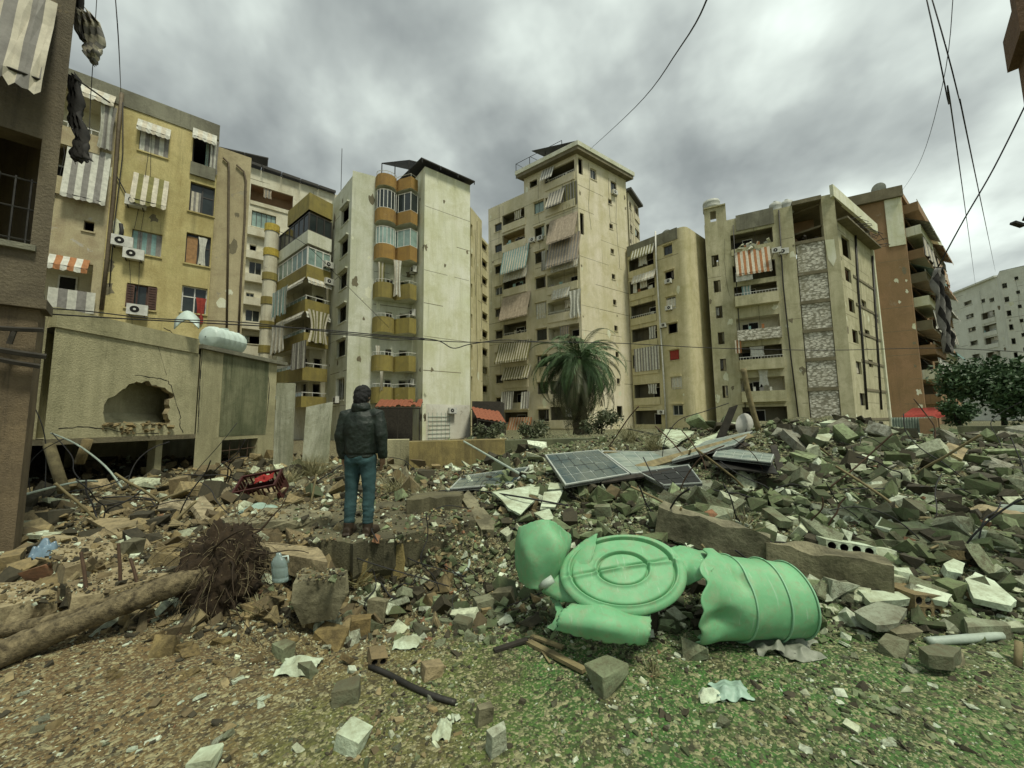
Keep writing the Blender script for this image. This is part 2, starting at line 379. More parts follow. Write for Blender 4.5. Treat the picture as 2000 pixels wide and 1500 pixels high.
G_['I'] = plaster('plaster_far_white', (.78, .80, .70), (.70, .72, .60), (.5, .5, .4), (.3, .3, .24), .4, (.65, .65, .56), .5)
G_['L'] = plaster('plaster_sooty', (.20, .165, .10), (.13, .11, .075), (.07, .055, .035), (.03, .027, .02), .8, (.24, .19, .11), 2.5)
G_['M'] = plaster('render_yellow_grey', (.56, .52, .32), (.44, .41, .24), (.23, .22, .12), (.065, .068, .04), .8, (.40, .37, .23), 1.6)
G_['inside'] = plaster('inner_wall', (.21, .19, .125), (.15, .14, .09), (.1, .09, .055), (.04, .037, .025), .5)  # loggia shade painted in: inner walls coloured darker than the facades
G_['band'] = plaster('slab_edge', (.24, .21, .13), (.17, .15, .09), (.1, .09, .05), (.05, .045, .03), .7)
G_['blocks'] = block_mat('pale_blockwork')
G_['roof'] = plain('roof_felt', (.12, .12, .11), .9)
# bits
G_['dark'] = plain('dark_void', (.012, .012, .011), .9, bumpy=0)
G_['glass'] = plain('window_glass', (.03, .04, .04), .12, .3, 2, bumpy=0, spec=.6)
G_['glassg'] = plain('green_glass', (.30, .42, .38), .15, .35, 1.2, bumpy=0, spec=.6)
G_['wframe'] = plain('white_frame', (.68, .68, .62), .5, .25)
G_['dframe'] = plain('dark_frame', (.05, .045, .04), .5, .3)
G_['brown'] = plain('brown_shutter', (.10, .05, .035), .6, .4)
G_['acw'] = plain('ac_casing', (.66, .66, .60), .5, .3, 4)
G_['clw'] = plain('cloth_white', (.62, .62, .54), .9, .3, 5)
G_['clc'] = plain('cloth_cream', (.58, .54, .43), .9, .3, 5)
G_['clg'] = plain('cloth_grey', (.25, .24, .22), .9, .3, 5)
G_['clo'] = plain('cloth_olive', (.20, .19, .07), .9, .3, 5)
G_['clb'] = plain('cloth_rust', (.38, .17, .07), .9, .3, 5)
G_['cld'] = plain('cloth_dark', (.035, .033, .03), .9, .4, 8)
G_['clr'] = plain('cloth_red', (.34, .05, .035), .9, .4, 8)
G_['clt'] = plain('cloth_teal', (.25, .40, .38), .9, .3, 6)
G_['tancl'] = plain('cloth_tan', (.42, .35, .26), .9, .3, 3)
G_['steel'] = plain('dark_steel', (.045, .043, .038), .55, .5, 9, .4)
G_['rustm'] = plain('rusty_steel', (.10, .06, .035), .8, .5, 12)
G_['cable'] = plain('black_cable', (.02, .02, .02), .7, .2, bumpy=0)
G_['galv'] = plain('pale_pipe', (.42, .50, .42), .5, .3, 5)
G_['pipe'] = plain('brown_pipe', (.13, .10, .06), .7, .4)
G_['tankw'] = plain('pale_tank', (.55, .66, .60), .45, .2, 3)
G_['tankg'] = plain('grey_tank', (.45, .47, .42), .6, .25, 3)
G_['tile'] = plain('red_roof_tile', (.30, .10, .05), .8, .5, 4)
G_['wood'] = plain('weathered_wood', (.24, .20, .10), .85, .5, 7)
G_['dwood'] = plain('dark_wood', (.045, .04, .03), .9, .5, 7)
# ---------------------------------------------------------------- ground: one sheet to the horizon
def axis(lo, hi, step, far):
    a = list(np.arange(lo, hi+step/2, step)); d = step; x = hi; y = lo; L = []; R = []
    while x < far: d *= 1.25; x += d; R.append(x)
    d = step
    while y > -far: d *= 1.25; y -= d; L.append(y)
    return np.array(L[::-1]+a+R)
gx = axis(-11, 13, .085, 900); gy = axis(.4, 16, .085, 900)
GX, GY = np.meshgrid(gx, gy); GZ = hgt(GX, GY)
co = np.stack([GX, GY, GZ], -1).reshape(-1, 3); nx, ny = len(gx), len(gy)
ii = (np.arange(ny-1)[:, None]*nx+np.arange(nx-1)[None]).ravel()
fc = np.stack([ii, ii+1, ii+nx+1, ii+nx], -1)
def fastmesh(name, co, faces, k, mat, tint=None, smooth=False):
    me = bpy.data.meshes.new(name); me.vertices.add(len(co)); me.vertices.foreach_set('co', np.ascontiguousarray(co, dtype=np.float32).ravel())
    me.loops.add(faces.size); me.loops.foreach_set('vertex_index', np.ascontiguousarray(faces, dtype=np.int32).ravel())
    me.polygons.add(len(faces)); me.polygons.foreach_set('loop_start', np.arange(0, faces.size, k, dtype=np.int32))
    me.polygons.foreach_set('loop_total', np.full(len(faces), k, dtype=np.int32))
    me.polygons.foreach_set('use_smooth', np.full(len(faces), smooth))
    if tint is not None:
        a = me.color_attributes.new('tint', 'FLOAT_COLOR', 'POINT'); a.data.foreach_set('color', np.ascontiguousarray(tint, dtype=np.float32).ravel())
    me.materials.append(mat); me.update(calc_edges=True); me.validate()
    o = bpy.data.objects.new(name, me); COL.objects.link(o); return o
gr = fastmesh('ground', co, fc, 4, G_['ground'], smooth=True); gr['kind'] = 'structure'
# ---------------------------------------------------------------- building kit
def sheet(mb, F, s0, s1, z0, z1, o0, o1, nw, amp, strip=.2, gather=0., two=True, ragged=0., seed=0):
    """hanging cloth: wavy strips, two alternating colours, o0 at top, o1 at bottom"""
    r = random.Random(seed); n = max(4, int((s1-s0)/strip))*2; rows = 7; Gd = []
    for i in range(rows):
        t = i/(rows-1); row = []
        for j in range(n+1):
            u = j/n; c = (s0+s1)/2; hw = (s1-s0)/2*(1-gather*math.sin(math.pi*min(1, t*.9)))
            s = c+(u*2-1)*hw; o = o0+(o1-o0)*t+amp*math.sin(u*nw*6.283+seed)*(.3+.7*t)
            z = z1+(z0-z1)*t - (ragged*r.random() if i == rows-1 else 0)
            row.append(F.P(s, z, o))
        Gd.append(row)
    mb.grid(Gd, mfun=(lambda i, j: (j//2) % 2) if two else (lambda i, j: 0))
class Wall:
    def __init__(s, root, F, z0, z1, mat, s0=0, s1=None, inner=None, depth=.25):
        s.root, s.F, s.z0, s.z1, s.mat = root, F, z0, z1, mat; s.s0 = s0; s.s1 = F.L if s1 is None else s1
        s.holes = []; s.inner = inner or G_['inside']; s.depth = depth
    def weather(s):
        F = s.F; A = (s.s1-s.s0)*(s.z1-s.z0)
        if A < 25 or s.z1 < 2: return
        r = random.Random(int(abs(F.A.x*97+F.A.y*31)+s.s0*7)); m = MB(); n = int(min(26, 5+A/14))
        for i in range(n):
            edge = r.random() < .55
            c = (r.choice((s.s0+r.uniform(.1, .5), s.s1-r.uniform(.1, .5))) if edge else r.uniform(s.s0+.4, s.s1-.4), r.uniform(max(1.5, s.z0), s.z1-.5)); k = r.uniform(.12, .5)
            if any(h[0]-.4 < c[0] < h[1]+.4 and h[2]-.4 < c[1] < h[3]+.4 for h in s.holes): continue
            pts = [(c[0]+math.cos(a)*k*r.uniform(.5, 1.3)*.7, c[1]+math.sin(a)*k*r.uniform(.5, 1.5)) for a in [j*.5236 for j in range(12)]]
            pts = [(min(max(x, s.s0+.01), s.s1-.01), z) for x, z in pts]
            m.poly([F.P(x, z, .004) for x, z in pts], i % 2)
        if A > 60:
            z = 3.1
            while z < s.z1-1:
                x = s.s0+.02
                while x < s.s1-.3:
                    l = r.uniform(.6, 3.5); x2 = min(x+l, s.s1-.02)
                    if r.random() < .7 and not any(h[0]-.1 < x2 and h[1]+.1 > x and h[2]-.1 < z+.06 and h[3]+.1 > z for h in s.holes): m.poly(F.q(x, x2, z+r.uniform(-.02, .02), z+.05, .003), 0)
                    x = x2
                z += 3.0
        if m.f: m.build('spalled_plaster', [G_['band'], G_['D']], s.root)['kind'] = 'stuff'
        for i in range(r.randint(1, 3) if len(s.holes) > 3 else 0):
            x = r.uniform(s.s0+.2, s.s1-.2); z = s.z1-r.uniform(.2, 3); k = MB(); Q = []; l = r.uniform(4, (s.z1-s.z0)*.8)
            for j in range(9): Q.append(F.P(min(max(x+.25*math.sin(j*.9+i)*r.random(), s.s0+.05), s.s1-.05), max(s.z0+.3, z-l*j/8), .06+.03*(j % 2)))
            k.tube(Q, .014, 4); k.build('cable', G_['cable'], s.root)
    def done(s):
        s.weather(); m = MB(); m.wall(s.F, s.s0, s.s1, s.z0, s.z1, s.holes, s.depth); return m.build('wall', s.mat, s.root)
    def px(s, *r): return s.F.rect(*r)
    def win(s, r, style='open', hood=False, sill=True, mull=1, frame='dframe', pane='glass', cross=False):
        F = s.F; a, b, c, d = r; s.holes.append(r); m = MB(); w = min(.06, (b-a)*.09)
        e = .19
        for q in ((a, a+w, c, d), (b-w, b, c, d), (a+w, b-w, c, c+w), (a+w, b-w, d-w, d)): m.bF(F, *q, -e-.05, -e, 0)
        if style != 'open':
            for i in range(mull):
                x = a+(b-a)*(i+1)/(mull+1); m.bF(F, x-w/2, x+w/2, c+w, d-w, -e-.045, -e+.005, 0)
            if cross: z = c+(d-c)*.62; m.bF(F, a+w, b-w, z-w/2, z+w/2, -e-.043, -e+.003, 0)
        if sill: m.bF(F, a-.07, b+.07, c-.07, c+.012, -.12, .07, 1)
        if hood: m.bF(F, a-.1, b+.1, d+.08, d+.2, -.05, .22, 1)
        o = m.build('window', [G_[frame], s.mat], s.root)
        if style == 'open' and RNG.random() < .4 and b-a > .5:
            k = MB(); u = RNG.uniform(.3, .8); x0 = a+w if RNG.random() < .5 else b-w-(b-a)*u*.6
            sheet(k, F, x0, x0+(b-a)*u*.6, c+(d-c)*RNG.uniform(0, .35), d-w, -.30, -.28, 2, .03, .15, .1, True, .1, RNG.random()*9); q = RNG.choice((('clw', 'clg'), ('clc', 'clc'), ('clt', 'clw'), ('clo', 'clc'), ('clg', 'cld'))); k.build('curtain', [G_[q[0]], G_[q[1]]], o)
        if style != 'open':
            p = MB(); p.poly(F.q(a+w*.5, b-w*.5, c+w*.5, d-w*.5, -e-.025)); p.build('pane', G_[pane], o)
        return o
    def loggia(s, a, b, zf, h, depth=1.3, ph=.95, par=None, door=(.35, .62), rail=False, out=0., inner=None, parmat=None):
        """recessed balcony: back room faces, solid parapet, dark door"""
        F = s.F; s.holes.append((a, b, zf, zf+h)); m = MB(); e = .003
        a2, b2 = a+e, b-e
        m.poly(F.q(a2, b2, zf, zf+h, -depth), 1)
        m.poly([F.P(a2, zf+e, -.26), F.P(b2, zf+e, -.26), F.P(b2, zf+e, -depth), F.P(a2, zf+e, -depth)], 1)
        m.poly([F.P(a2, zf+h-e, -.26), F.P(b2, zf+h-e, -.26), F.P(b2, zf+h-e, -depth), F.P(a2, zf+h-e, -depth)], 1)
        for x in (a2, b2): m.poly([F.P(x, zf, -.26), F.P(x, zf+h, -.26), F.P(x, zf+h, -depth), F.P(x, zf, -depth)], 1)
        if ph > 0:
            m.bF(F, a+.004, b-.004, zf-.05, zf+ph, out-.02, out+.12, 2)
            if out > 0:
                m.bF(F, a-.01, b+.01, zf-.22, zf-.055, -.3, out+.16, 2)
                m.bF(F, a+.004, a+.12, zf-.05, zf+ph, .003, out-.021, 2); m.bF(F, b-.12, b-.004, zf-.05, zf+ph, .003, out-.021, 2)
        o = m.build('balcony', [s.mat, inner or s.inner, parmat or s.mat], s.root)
        if door:
            x0, x1 = a+(b-a)*door[0], a+(b-a)*door[1]; d = MB()
            d.bF(F, x0, x1, zf+.06, zf+min(2.2, h-.25), -depth+.01, -depth+.05, 0)
            d.bF(F, x0+.07, x1-.07, zf+.14, zf+min(2.1, h-.35), -depth+.051, -depth+.06, 1)
            d.build('door', [G_['wframe'], G_['dark']], o)
        u = RNG.random(); z1 = zf+h
        if u < .45:
            k = MB(); wd = (b-a)*RNG.uniform(.15, .4); x0 = a+RNG.uniform(.05, .5)*(b-a-wd); zb = z1-RNG.uniform(.7, 1.5)
            sheet(k, F, x0, x0+wd, zb, z1-.06, -.12, -.1+out*.5, 3, .05, .16, .15, True, .25, RNG.random()*9); q = RNG.choice((('clw', 'clg'), ('clc', 'clc'), ('clt', 'clw'), ('clc', 'clo'), ('tancl', 'clg'), ('clw', 'clw'))); k.build('curtain', [G_[q[0]], G_[q[1]]], o)
        if u > .3:
            k = MB(); x0 = a+(b-a)*RNG.uniform(.05, .2)
            k.bF(F, x0, x0+(b-a)*.25, zf+.9, zf+min(2.0, h-.3), -depth+.01, -depth+.04, 0); k.build('window', G_['dark'], o)
        if u > .55:
            k = MB()
            for i in range(RNG.randint(2, 5)):
                x0 = RNG.uniform(a+.15, b-.5); w_ = RNG.uniform(.2, .45); k.bF(F, x0, x0+w_, zf+max(ph, .01)+.004, zf+ph+RNG.uniform(.15, .5), out-.0+.01*i, out+.05+.01*i, i % 2)
            k.build('laundry', [G_[RNG.choice(('clw', 'clt', 'clc'))], G_[RNG.choice(('clg', 'cld', 'clb'))]], o)['kind'] = 'stuff'
        if rail:
            k = MB(); k.bF(F, a+.02, b-.02, zf+ph+.25, zf+ph+.3, out+.03, out+.08)
            x = a+.1
            while x < b: k.bF(F, x, x+.03, zf+ph, zf+ph+.25, out+.04, out+.07); x += .28
            k.build('railing', G_['wframe'], o)
        return o
    def awning(s, r, out=.9, cols=('clw', 'clg'), valance=.22, strip=.2, seed=1, sag=.04):
        F = s.F; x0, y0, x1, y1 = r; xm = (x0+x1)/2
        a = F.hit(x0, (y0+y1)/2, out/2)[0]; b = F.hit(x1, (y0+y1)/2, out/2)[0]; a, b = min(a, b), max(a, b)
        zt = F.hit(xm, y0)[1]; zb = F.hit(xm, y1, out)[1]
        return s.awn(a, b, zt, zb+valance, out, cols, valance, strip, seed, sag)
    def awn(s, a, b, zt, zb, out, cols, valance=.22, strip=.2, seed=1, sag=.04):
        F = s.F; m = MB(); r = random.Random(seed); n = max(3, int((b-a)/strip)); G2 = []
        rows = [(0, zt, .06), (.3, zt+(zb-zt)*.3, .06+out*.3-sag), (.65, zt+(zb-zt)*.65, .06+out*.65-sag), (1, zb, out), (1, zb-valance, out+.02)]
        for k, (t, z, o) in enumerate(rows):
            G2.append([F.P(a+(b-a)*j/(2*n), z-(.05 if (k == 4 and j % 2) else 0)+r.uniform(-.03, .03)*(k > 1), o+r.uniform(-.03, .03)*(k > 0)) for j in range(2*n+1)])
        m.grid(G2, mfun=lambda i, j: (j//2) % 2)
        for x in (a+.02, b-.02): m.tube([F.P(x, zt-.25, .03), F.P(x, zb, out)], .015, 4, 2)
        m.tube([F.P(a, zb, out-.01), F.P(b, zb, out-.01)], .018, 4, 2)
        return m.build('awning', [G_[cols[0]], G_[cols[1]], G_['steel']], s.root)
    def curtain(s, r, off=.1, cols=('clw', 'clg'), nw=4, amp=.05, gather=0., strip=.18, seed=2, ragged=0., off2=None):
        a, b, c, d = s.F.rect(*r, off); m = MB()
        sheet(m, s.F, a, b, c, d, off, off if off2 is None else off2, nw, amp, strip, gather, True, ragged, seed)
        return m.build('curtain', [G_[cols[0]], G_[cols[1]]], s.root)
    def ac(s, px, py, off=.12, k=1.):
        F = s.F; a, z = F.hit(px, py, off); return s.ac_at(a, z, off, k)
    def ac_at(s, a, z, off=.12, k=1.):
        F = s.F; m = MB(); wd, hh, dp = .42*k, .29*k, .32
        m.bF(F, a-wd, a+wd, z-hh, z+hh, off, off+dp, 0)
        for x in (-.3, .3): m.bF(F, a+x-.02, a+x+.02, z-hh-.05, z-hh-.003, 0.01, off+dp, 1)
        o = m.build('air_conditioner', [G_['acw'], G_['steel']], s.root)
        g = MB(); cx = a-.1*k
        def circ(r, d): return [F.P(cx+math.cos(t)*r, z+math.sin(t)*r, off+d) for t in [i*math.pi/8 for i in range(16)]]
        g.poly(circ(.23*k, dp+.006), 0); g.poly(circ(.19*k, dp+.012), 1); g.poly(circ(.06*k, dp+.02), 0)
        g.build('fan_grille', [G_['acw'], G_['dark']], o); return o
    def pipe(s, pts, r=.06, mat='pipe', off=.12):
        m = MB(); m.tube([F_P(s.F, p, off) for p in pts], r, 6); return m.build('pipe', G_[mat], s.root, True)
def F_P(F, p, off): a, z = F.hit(p[0], p[1], off); return F.P(a, z, off)
def poly_roof(root, pts, z, mat='roof', name='roof'):
    m = MB(); m.poly([(p[0], p[1], z) for p in pts]); return m.build(name, G_[mat], root)
def back(root, pts, z0, z1, mat):
    for A, B in zip(pts, pts[1:]):
        F = Fac(A, B); m = MB(); m.wall(F, 0, F.L, z0, z1); m.build('wall', mat, root)
def cap(root, F, z, w=.3, hgt_=.12, out=.08, mat=None, s0=None, s1=None, name='coping'):
    m = MB(); m.bF(F, 0 if s0 is None else s0, F.L if s1 is None else s1, z+.002, z+hgt_, -w, out); return m.build(name, mat, root)
def rpx(px, py, Y): return V2(at(px, py, Y))
def YforH(px, py, H):
    r = ray(px, py); return r.y*(H-EYE)/r.z
def roofpt(px, py, H): return rpx(px, py, YforH(px, py, H))
# ================================================================ buildings
def perp(d): return Vector((-d.y, d.x))
# ---- A: ochre block, left ------------------------------------------------
HA = 20.4
AR = roofpt(430, 246, HA); AL = roofpt(150, 140, HA); dA = (AR-AL).normalized(); A0 = AL-dA*3.5
bA = thing('apartment_building', (*((A0+AR)/2), 0), 'ochre apartment block with grey parapet behind the low damaged concrete building', 'building')
FA = Fac(A0, AR); W = Wall(bA, FA, 0, HA-1.0, G_['A'])
sP = FA.hit(222, 300)[0]                       # the pipe line: balconies to its left
W.s0 = sP
w = W.win(W.px(272, 250, 329, 302), 'g', mull=1); W.curtain((273, 256, 330, 304), .02, ('clw', 'clg'), 3, .05, seed=3)
W.awning((267, 243, 334, 262), .35, ('clw', 'clc'), .18)
W.win(W.px(262, 352, 322, 398), 'g'); W.awning((256, 345, 328, 402), .75, ('clc', 'clo'), .2, seed=4); W.ac(266, 397)
W.win(W.px(376, 266, 412, 322), 'open', sill=False, frame='dframe'); W.awning((376, 258, 424, 276), .35, ('clw', 'clc'), .15)
W.curtain((409, 274, 427, 340), .08, ('clw', 'clg'), 2, .06, .2)
m_ = MB(); r_ = W.px(371, 324, 421, 348); m_.bF(FA, *r_, .004, .14); m_.build('planter_ledge', G_['A_grey'], bA)
W.win(W.px(370, 360, 419, 418), 'g', mull=1, pane='glass', cross=True); W.curtain((373, 375, 392, 416), -.10, ('clc', 'clg'), 2, .02)
W.win(W.px(256, 452, 316, 498), 'g', mull=1, pane='glassg', frame='wframe'); W.curtain((258, 455, 314, 497), -.12, ('clt', 'clg'), 4, .03)
W.ac(240, 474); W.ac(262, 499); W.pipe([(236, 437), (238, 452), (236, 464)], .09, 'cable', .2)
W.win(W.px(362, 458, 411, 518), 'g', mull=1, pane='glass', cross=True)
m_ = MB(); r_ = W.px(364, 461, 385, 513); m_.bF(FA, *r_, -.17, -.14); m_.build('wooden_board', plain('board_orange', (.36, .20, .08), .7), bA)
W.curtain((386, 464, 404, 515), -.05, ('clw', 'clw'), 1.5, .06, .4, ragged=.2)
W.win(W.px(246, 556, 305, 604), 'g', mull=2, frame='brown', pane='glass')
m_ = MB()
for q in ((246, 556, 262, 600), (288, 562, 306, 606)):
    r_ = W.px(*q); m_.bF(FA, *r_, .02, .06)
    for i in range(9): z = r_[2]+(r_[3]-r_[2])*(i+.5)/9; m_.bF(FA, r_[0]+.05, r_[1]-.05, z-.02, z+.02, .061, .085)
    m_.build('shutter', G_['brown'], bA); m_ = MB()
W.ac(269, 607)
W.win(W.px(354, 560, 404, 612), 'g', mull=1, frame='wframe', cross=True)
W.curtain((381, 582, 402, 628), .05, ('clr', 'clr'), 1.5, .07, .35, ragged=.2)
W.done()
# the balcony bay left of the pipe
Fb = FA; Wb = Wall(bA, FA, 0, HA-1.0, G_['A_pink'], 0, sP-.003)
aL = FA.hit(120, 330)[0]; fl = [FA.hit(190, y)[1] for y in (268, 388, 0, 580)]
z1 = FA.hit(188, 262)[1]; zt = FA.hit(188, 192)[1]
Wb.loggia(aL-2, sP-.5, z1-1.1, zt-z1+1.1, 1.6, .95, door=(.55, .8), inner=G_['B'], rail=True, parmat=G_['A_pink'])
Wb.awning((150, 176, 226, 196), .5, ('clw', 'clc'), .2); Wb.curtain((192, 205, 226, 292), .3, ('clw', 'clg'), 3, .09, .25)
z2 = FA.hit(165, 390)[1]; Wb.loggia(aL-2, sP-.6, z2, 2.6, 1.5, .9, door=(.4, .7))
Wb.awning((124, 288, 213, 392), .5, ('clw', 'clg'), .15, strip=.22, seed=7)
Wb.win(Wb.px(163, 432, 184, 452), 'open', frame='A_pink' if False else 'dframe')
z4 = FA.hit(150, 596)[1]; zt4 = FA.hit(150, 512)[1]
Wb.loggia(aL-2.5, sP-.35, z4-.3, zt4-z4+.3, 1.7, .35, door=(.62, .8), inner=G_['B'], parmat=G_['A_pink'])
Wb.awning((92, 502, 174, 528), .45, ('clw', 'clb'), .22); Wb.curtain((92, 566, 186, 606), .22, ('clw', 'clg'), 3, .07, strip=.3, ragged=.1)
Wb.done()
# parapet band
m_ = MB(); m_.bF(FA, 0, FA.L, HA-1.0+.003, HA, -.3, .05); m_.build('parapet', G_['A_grey'], bA)
W.pipe([(238, 182), (231, 260), (222, 380), (210, 500), (198, 605)], .09, 'pipe', .12)
W.pipe([(232, 300), (226, 340), (246, 378), (251, 402)], .03, 'cable', .1)
W.pipe([(240, 200), (240, 300), (222, 450), (214, 560)], .025, 'cable', .2)
nA = perp(dA); Aback = [AR, AR+nA*13, A0+nA*13, A0]
back(bA, Aback, 0, HA-.8, G_['A']); poly_roof(bA, [A0, AR]+Aback[1:3], HA-1.05)
# ---- A2: tan stair block beside it ---------------------------------------
F2 = Fac(AR-FA.n*.5, AR-FA.n*.5+dA*9); H2 = F2.hit(432, 288)[1]; s2 = F2.hit(490, 332)[0]
F2 = Fac(AR-FA.n*.5, AR-FA.n*.5+dA*s2)
bA2 = thing('stair_block', (*F2.A, 0), 'tan windowless stair block with two drain pipes beside the ochre apartment block', 'building')
W = Wall(bA2, F2, 0, H2, G_['A2']); W.done()
W.pipe([(436, 308), (446, 318), (447, 335), (446, 450), (443, 640)], .06, 'pipe', .1); W.pipe([(462, 322), (476, 335), (480, 352), (478, 430), (470, 560), (466, 650)], .06, 'pipe', .1)
e2_ = F2.A+F2.d*F2.L; p2 = [e2_, e2_-F2.n*9, F2.A-F2.n*9, F2.A]; back(bA2, p2, 0, H2, G_['A2']); poly_roof(bA2, [F2.A, e2_, p2[1], p2[2]], H2-.05)
# ---- B: cream block behind with roof canopies ----------------------------
HB = 31.5; B0 = roofpt(455, 315, HB); B1 = roofpt(600, 362, HB); dB = (B1-B0).normalized(); B1 = B1+dB*6
bB = thing('apartment_building', (*((B0+B1)/2), 0), 'cream apartment block with white balcony bands set back beyond the drain pipes', 'building')
FB = Fac(B0, B1); W = Wall(bB, FB, 0, HB, G_['B'])
sa, sb = FB.hit(488, 400)[0], FB.hit(572, 400)[0]
for k, (yt, yb) in enumerate(((370, 404), (0, 0), (0, 0))):
    if not yt: continue
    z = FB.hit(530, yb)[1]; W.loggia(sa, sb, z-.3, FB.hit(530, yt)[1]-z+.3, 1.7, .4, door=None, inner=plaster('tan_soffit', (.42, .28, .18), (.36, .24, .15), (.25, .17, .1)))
W.win(W.px(491, 416, 539, 447), 'g', mull=4, frame='dframe', pane='glassg')
for q, st in (((487, 478, 501, 492), 'open'), ((486, 511, 511, 540), 'g'), ((480, 572, 496, 588), 'g'), ((479, 605, 507, 630), 'g'), ((478, 655, 510, 672), 'open'), ((519, 484, 533, 500), 'g'), ((517, 540, 531, 556), 'open')):
    W.win(W.px(*q), st, mull=1, frame='wframe')
for y in (455, 500, 545, 590, 637):
    z = FB.hit(500, y)[1]; m_ = MB(); m_.bF(FB, .1, FB.L-.1, z-.5, z+.4, .004, .5); m_.build('balcony', G_['B'], bB)
W.done(); q_ = [B1, B1+perp(dB)*12, B0+perp(dB)*12, B0]; back(bB, q_, 0, HB, G_['B']); poly_roof(bB, [B0, B1, q_[1], q_[2]], HB-.4)
def canopy(pts, label, tilt=.0, group=None, posts=True, base=0, mat='steel', th=.12):
    """roof canopy of dark panels; pts = four plan corners with heights"""
    c = sum((Vector(p) for p in pts), Vector())/4
    r = thing('roof_canopy', (c.x, c.y, base), label, 'canopy', group)
    A, B, C, D = [Vector(p) for p in pts]; n = max(2, int((B-A).length/1.7))
    for i in range(n):
        u0, u1 = i/n+.004, (i+1)/n-.004; m = MB()
        q = [A.lerp(B, u0), A.lerp(B, u1), D.lerp(C, u1), D.lerp(C, u0)]; dn = Vector((0, 0, -th))
        m.box8([p+dn for p in q]+q); m.build('panel', G_[mat], r)
    if posts:
        for i in range(n+1):
            for P0, P1 in ((A, B), (D, C)):
                p = P0.lerp(P1, .02+.96*i/n); m = MB(); m.tube([(p.x, p.y, base), (p.x, p.y, p.z-th)], .05, 5); m.build('post', G_['steel'], r)
    return r
def edgecan(F, s0, s1, z0, z1, zb0, o0, o1, dz, base, label, **k):
    return canopy([F.P(s0, z0, o0), F.P(s1, z1, o0), F.P(s1, z1+dz, o1), F.P(s0, z0+dz, o1)], label, base=base, **k)
sA_, zA_ = FB.hit(470, 312); sB_, zB_ = FB.hit(655, 376)
edgecan(FB, sA_, sB_, zA_, zB_, 0, .5, -4, .9, HB-.4, 'long dark panel canopy along the roof edge of the cream apartment block', th=.3)
sA_, zA_ = FB.hit(428, 286, -2); sB_, zB_ = FB.hit(525, 308, -2)
canopy([FB.P(sA_, zA_, -2), FB.P(sB_, zB_, -2), FB.P(sB_, zB_+.4, -5), FB.P(sA_, zA_+.4, -5)], 'short railed panel frame standing above the tan stair block', base=HB-3)
# ---- C + D: pale block with olive balconies ------------------------------
HC = 23.6; HD = 24.9
P1 = rpx(688, 367, 32.3); P0 = rpx(652, 385, 36.0); D4 = rpx(830, 325, 33.0); D5 = roofpt(918, 362, HD)
dC = (P0-P1).normalized()                       # e2
e1 = (D5-D4).normalized(); e2 = perp(e1)
P3 = D4+e2*2.3                                  # inner end of the D flank
P2 = P3-(P3-P1).normalized()*0                  # the balcony wall runs from P1's flank to P3
bC = thing('apartment_building', (*((P1+D4)/2), 0), 'pale grey apartment block with olive balconies and a broad windowless white end wall', 'building')
HP = {}
F1 = Fac(P1, P0); W1 = Wall(bC, F1, 0, HC, G_['C'])
zs = [F1.hit(670, y)[1] for y in (418, 484, 547, 616, 680)]
for r_ in column(F1, (667, 405, 681, 437), (658, 665, 674, 697), 5): W1.win(r_, 'open', hood=True)
W1.win(W1.px(656, 738, 672, 782), 'g', mull=1, frame='wframe'); W1.ac(659, 781)
W1.done()
P12 = P1+(P3-P1)*.36
Fm = Fac(P1, P12); Wm = Wall(bC, Fm, 0, HC+.5, G_['C']); Wm.done()
F3 = Fac(P12, P3); W3 = Wall(bC, F3, 0, HC+.6, G_['C'])
F4 = Fac(D4, P3); W4 = Wall(bC, F4, 0, HD, G_['D']); W4.done()
F5 = Fac(D4, D5); W5 = Wall(bC, F5, 0, HD, G_['D']); W5.done()
mh = MB(); r_ = F5.rect(833, 806, 914, 862); 
for i in range(6): s_ = r_[0]+(r_[1]-r_[0])*(.03+i*.1); mh.bF(F5, s_, s_+.04, r_[2], r_[3], .02, .05)
for i in range(7): z_ = r_[2]+(r_[3]-r_[2])*i/7; mh.bF(F5, r_[0]+.1, r_[0]+(r_[1]-r_[0])*.55, z_, z_+.04, .051, .08)
mh.build('wall_grid', G_['galv'], bC)
m_ = MB(); r_ = F5.rect(832, 790, 917, 862); m_.bF(F5, *r_, .003, .018); m_.build('painted_base', plaster('base_white', (.74, .73, .64), (.66, .66, .56), (.5, .45, .33), (.3, .28, .2), .4), bC)
W5.ac(882, 802, .15, .9)
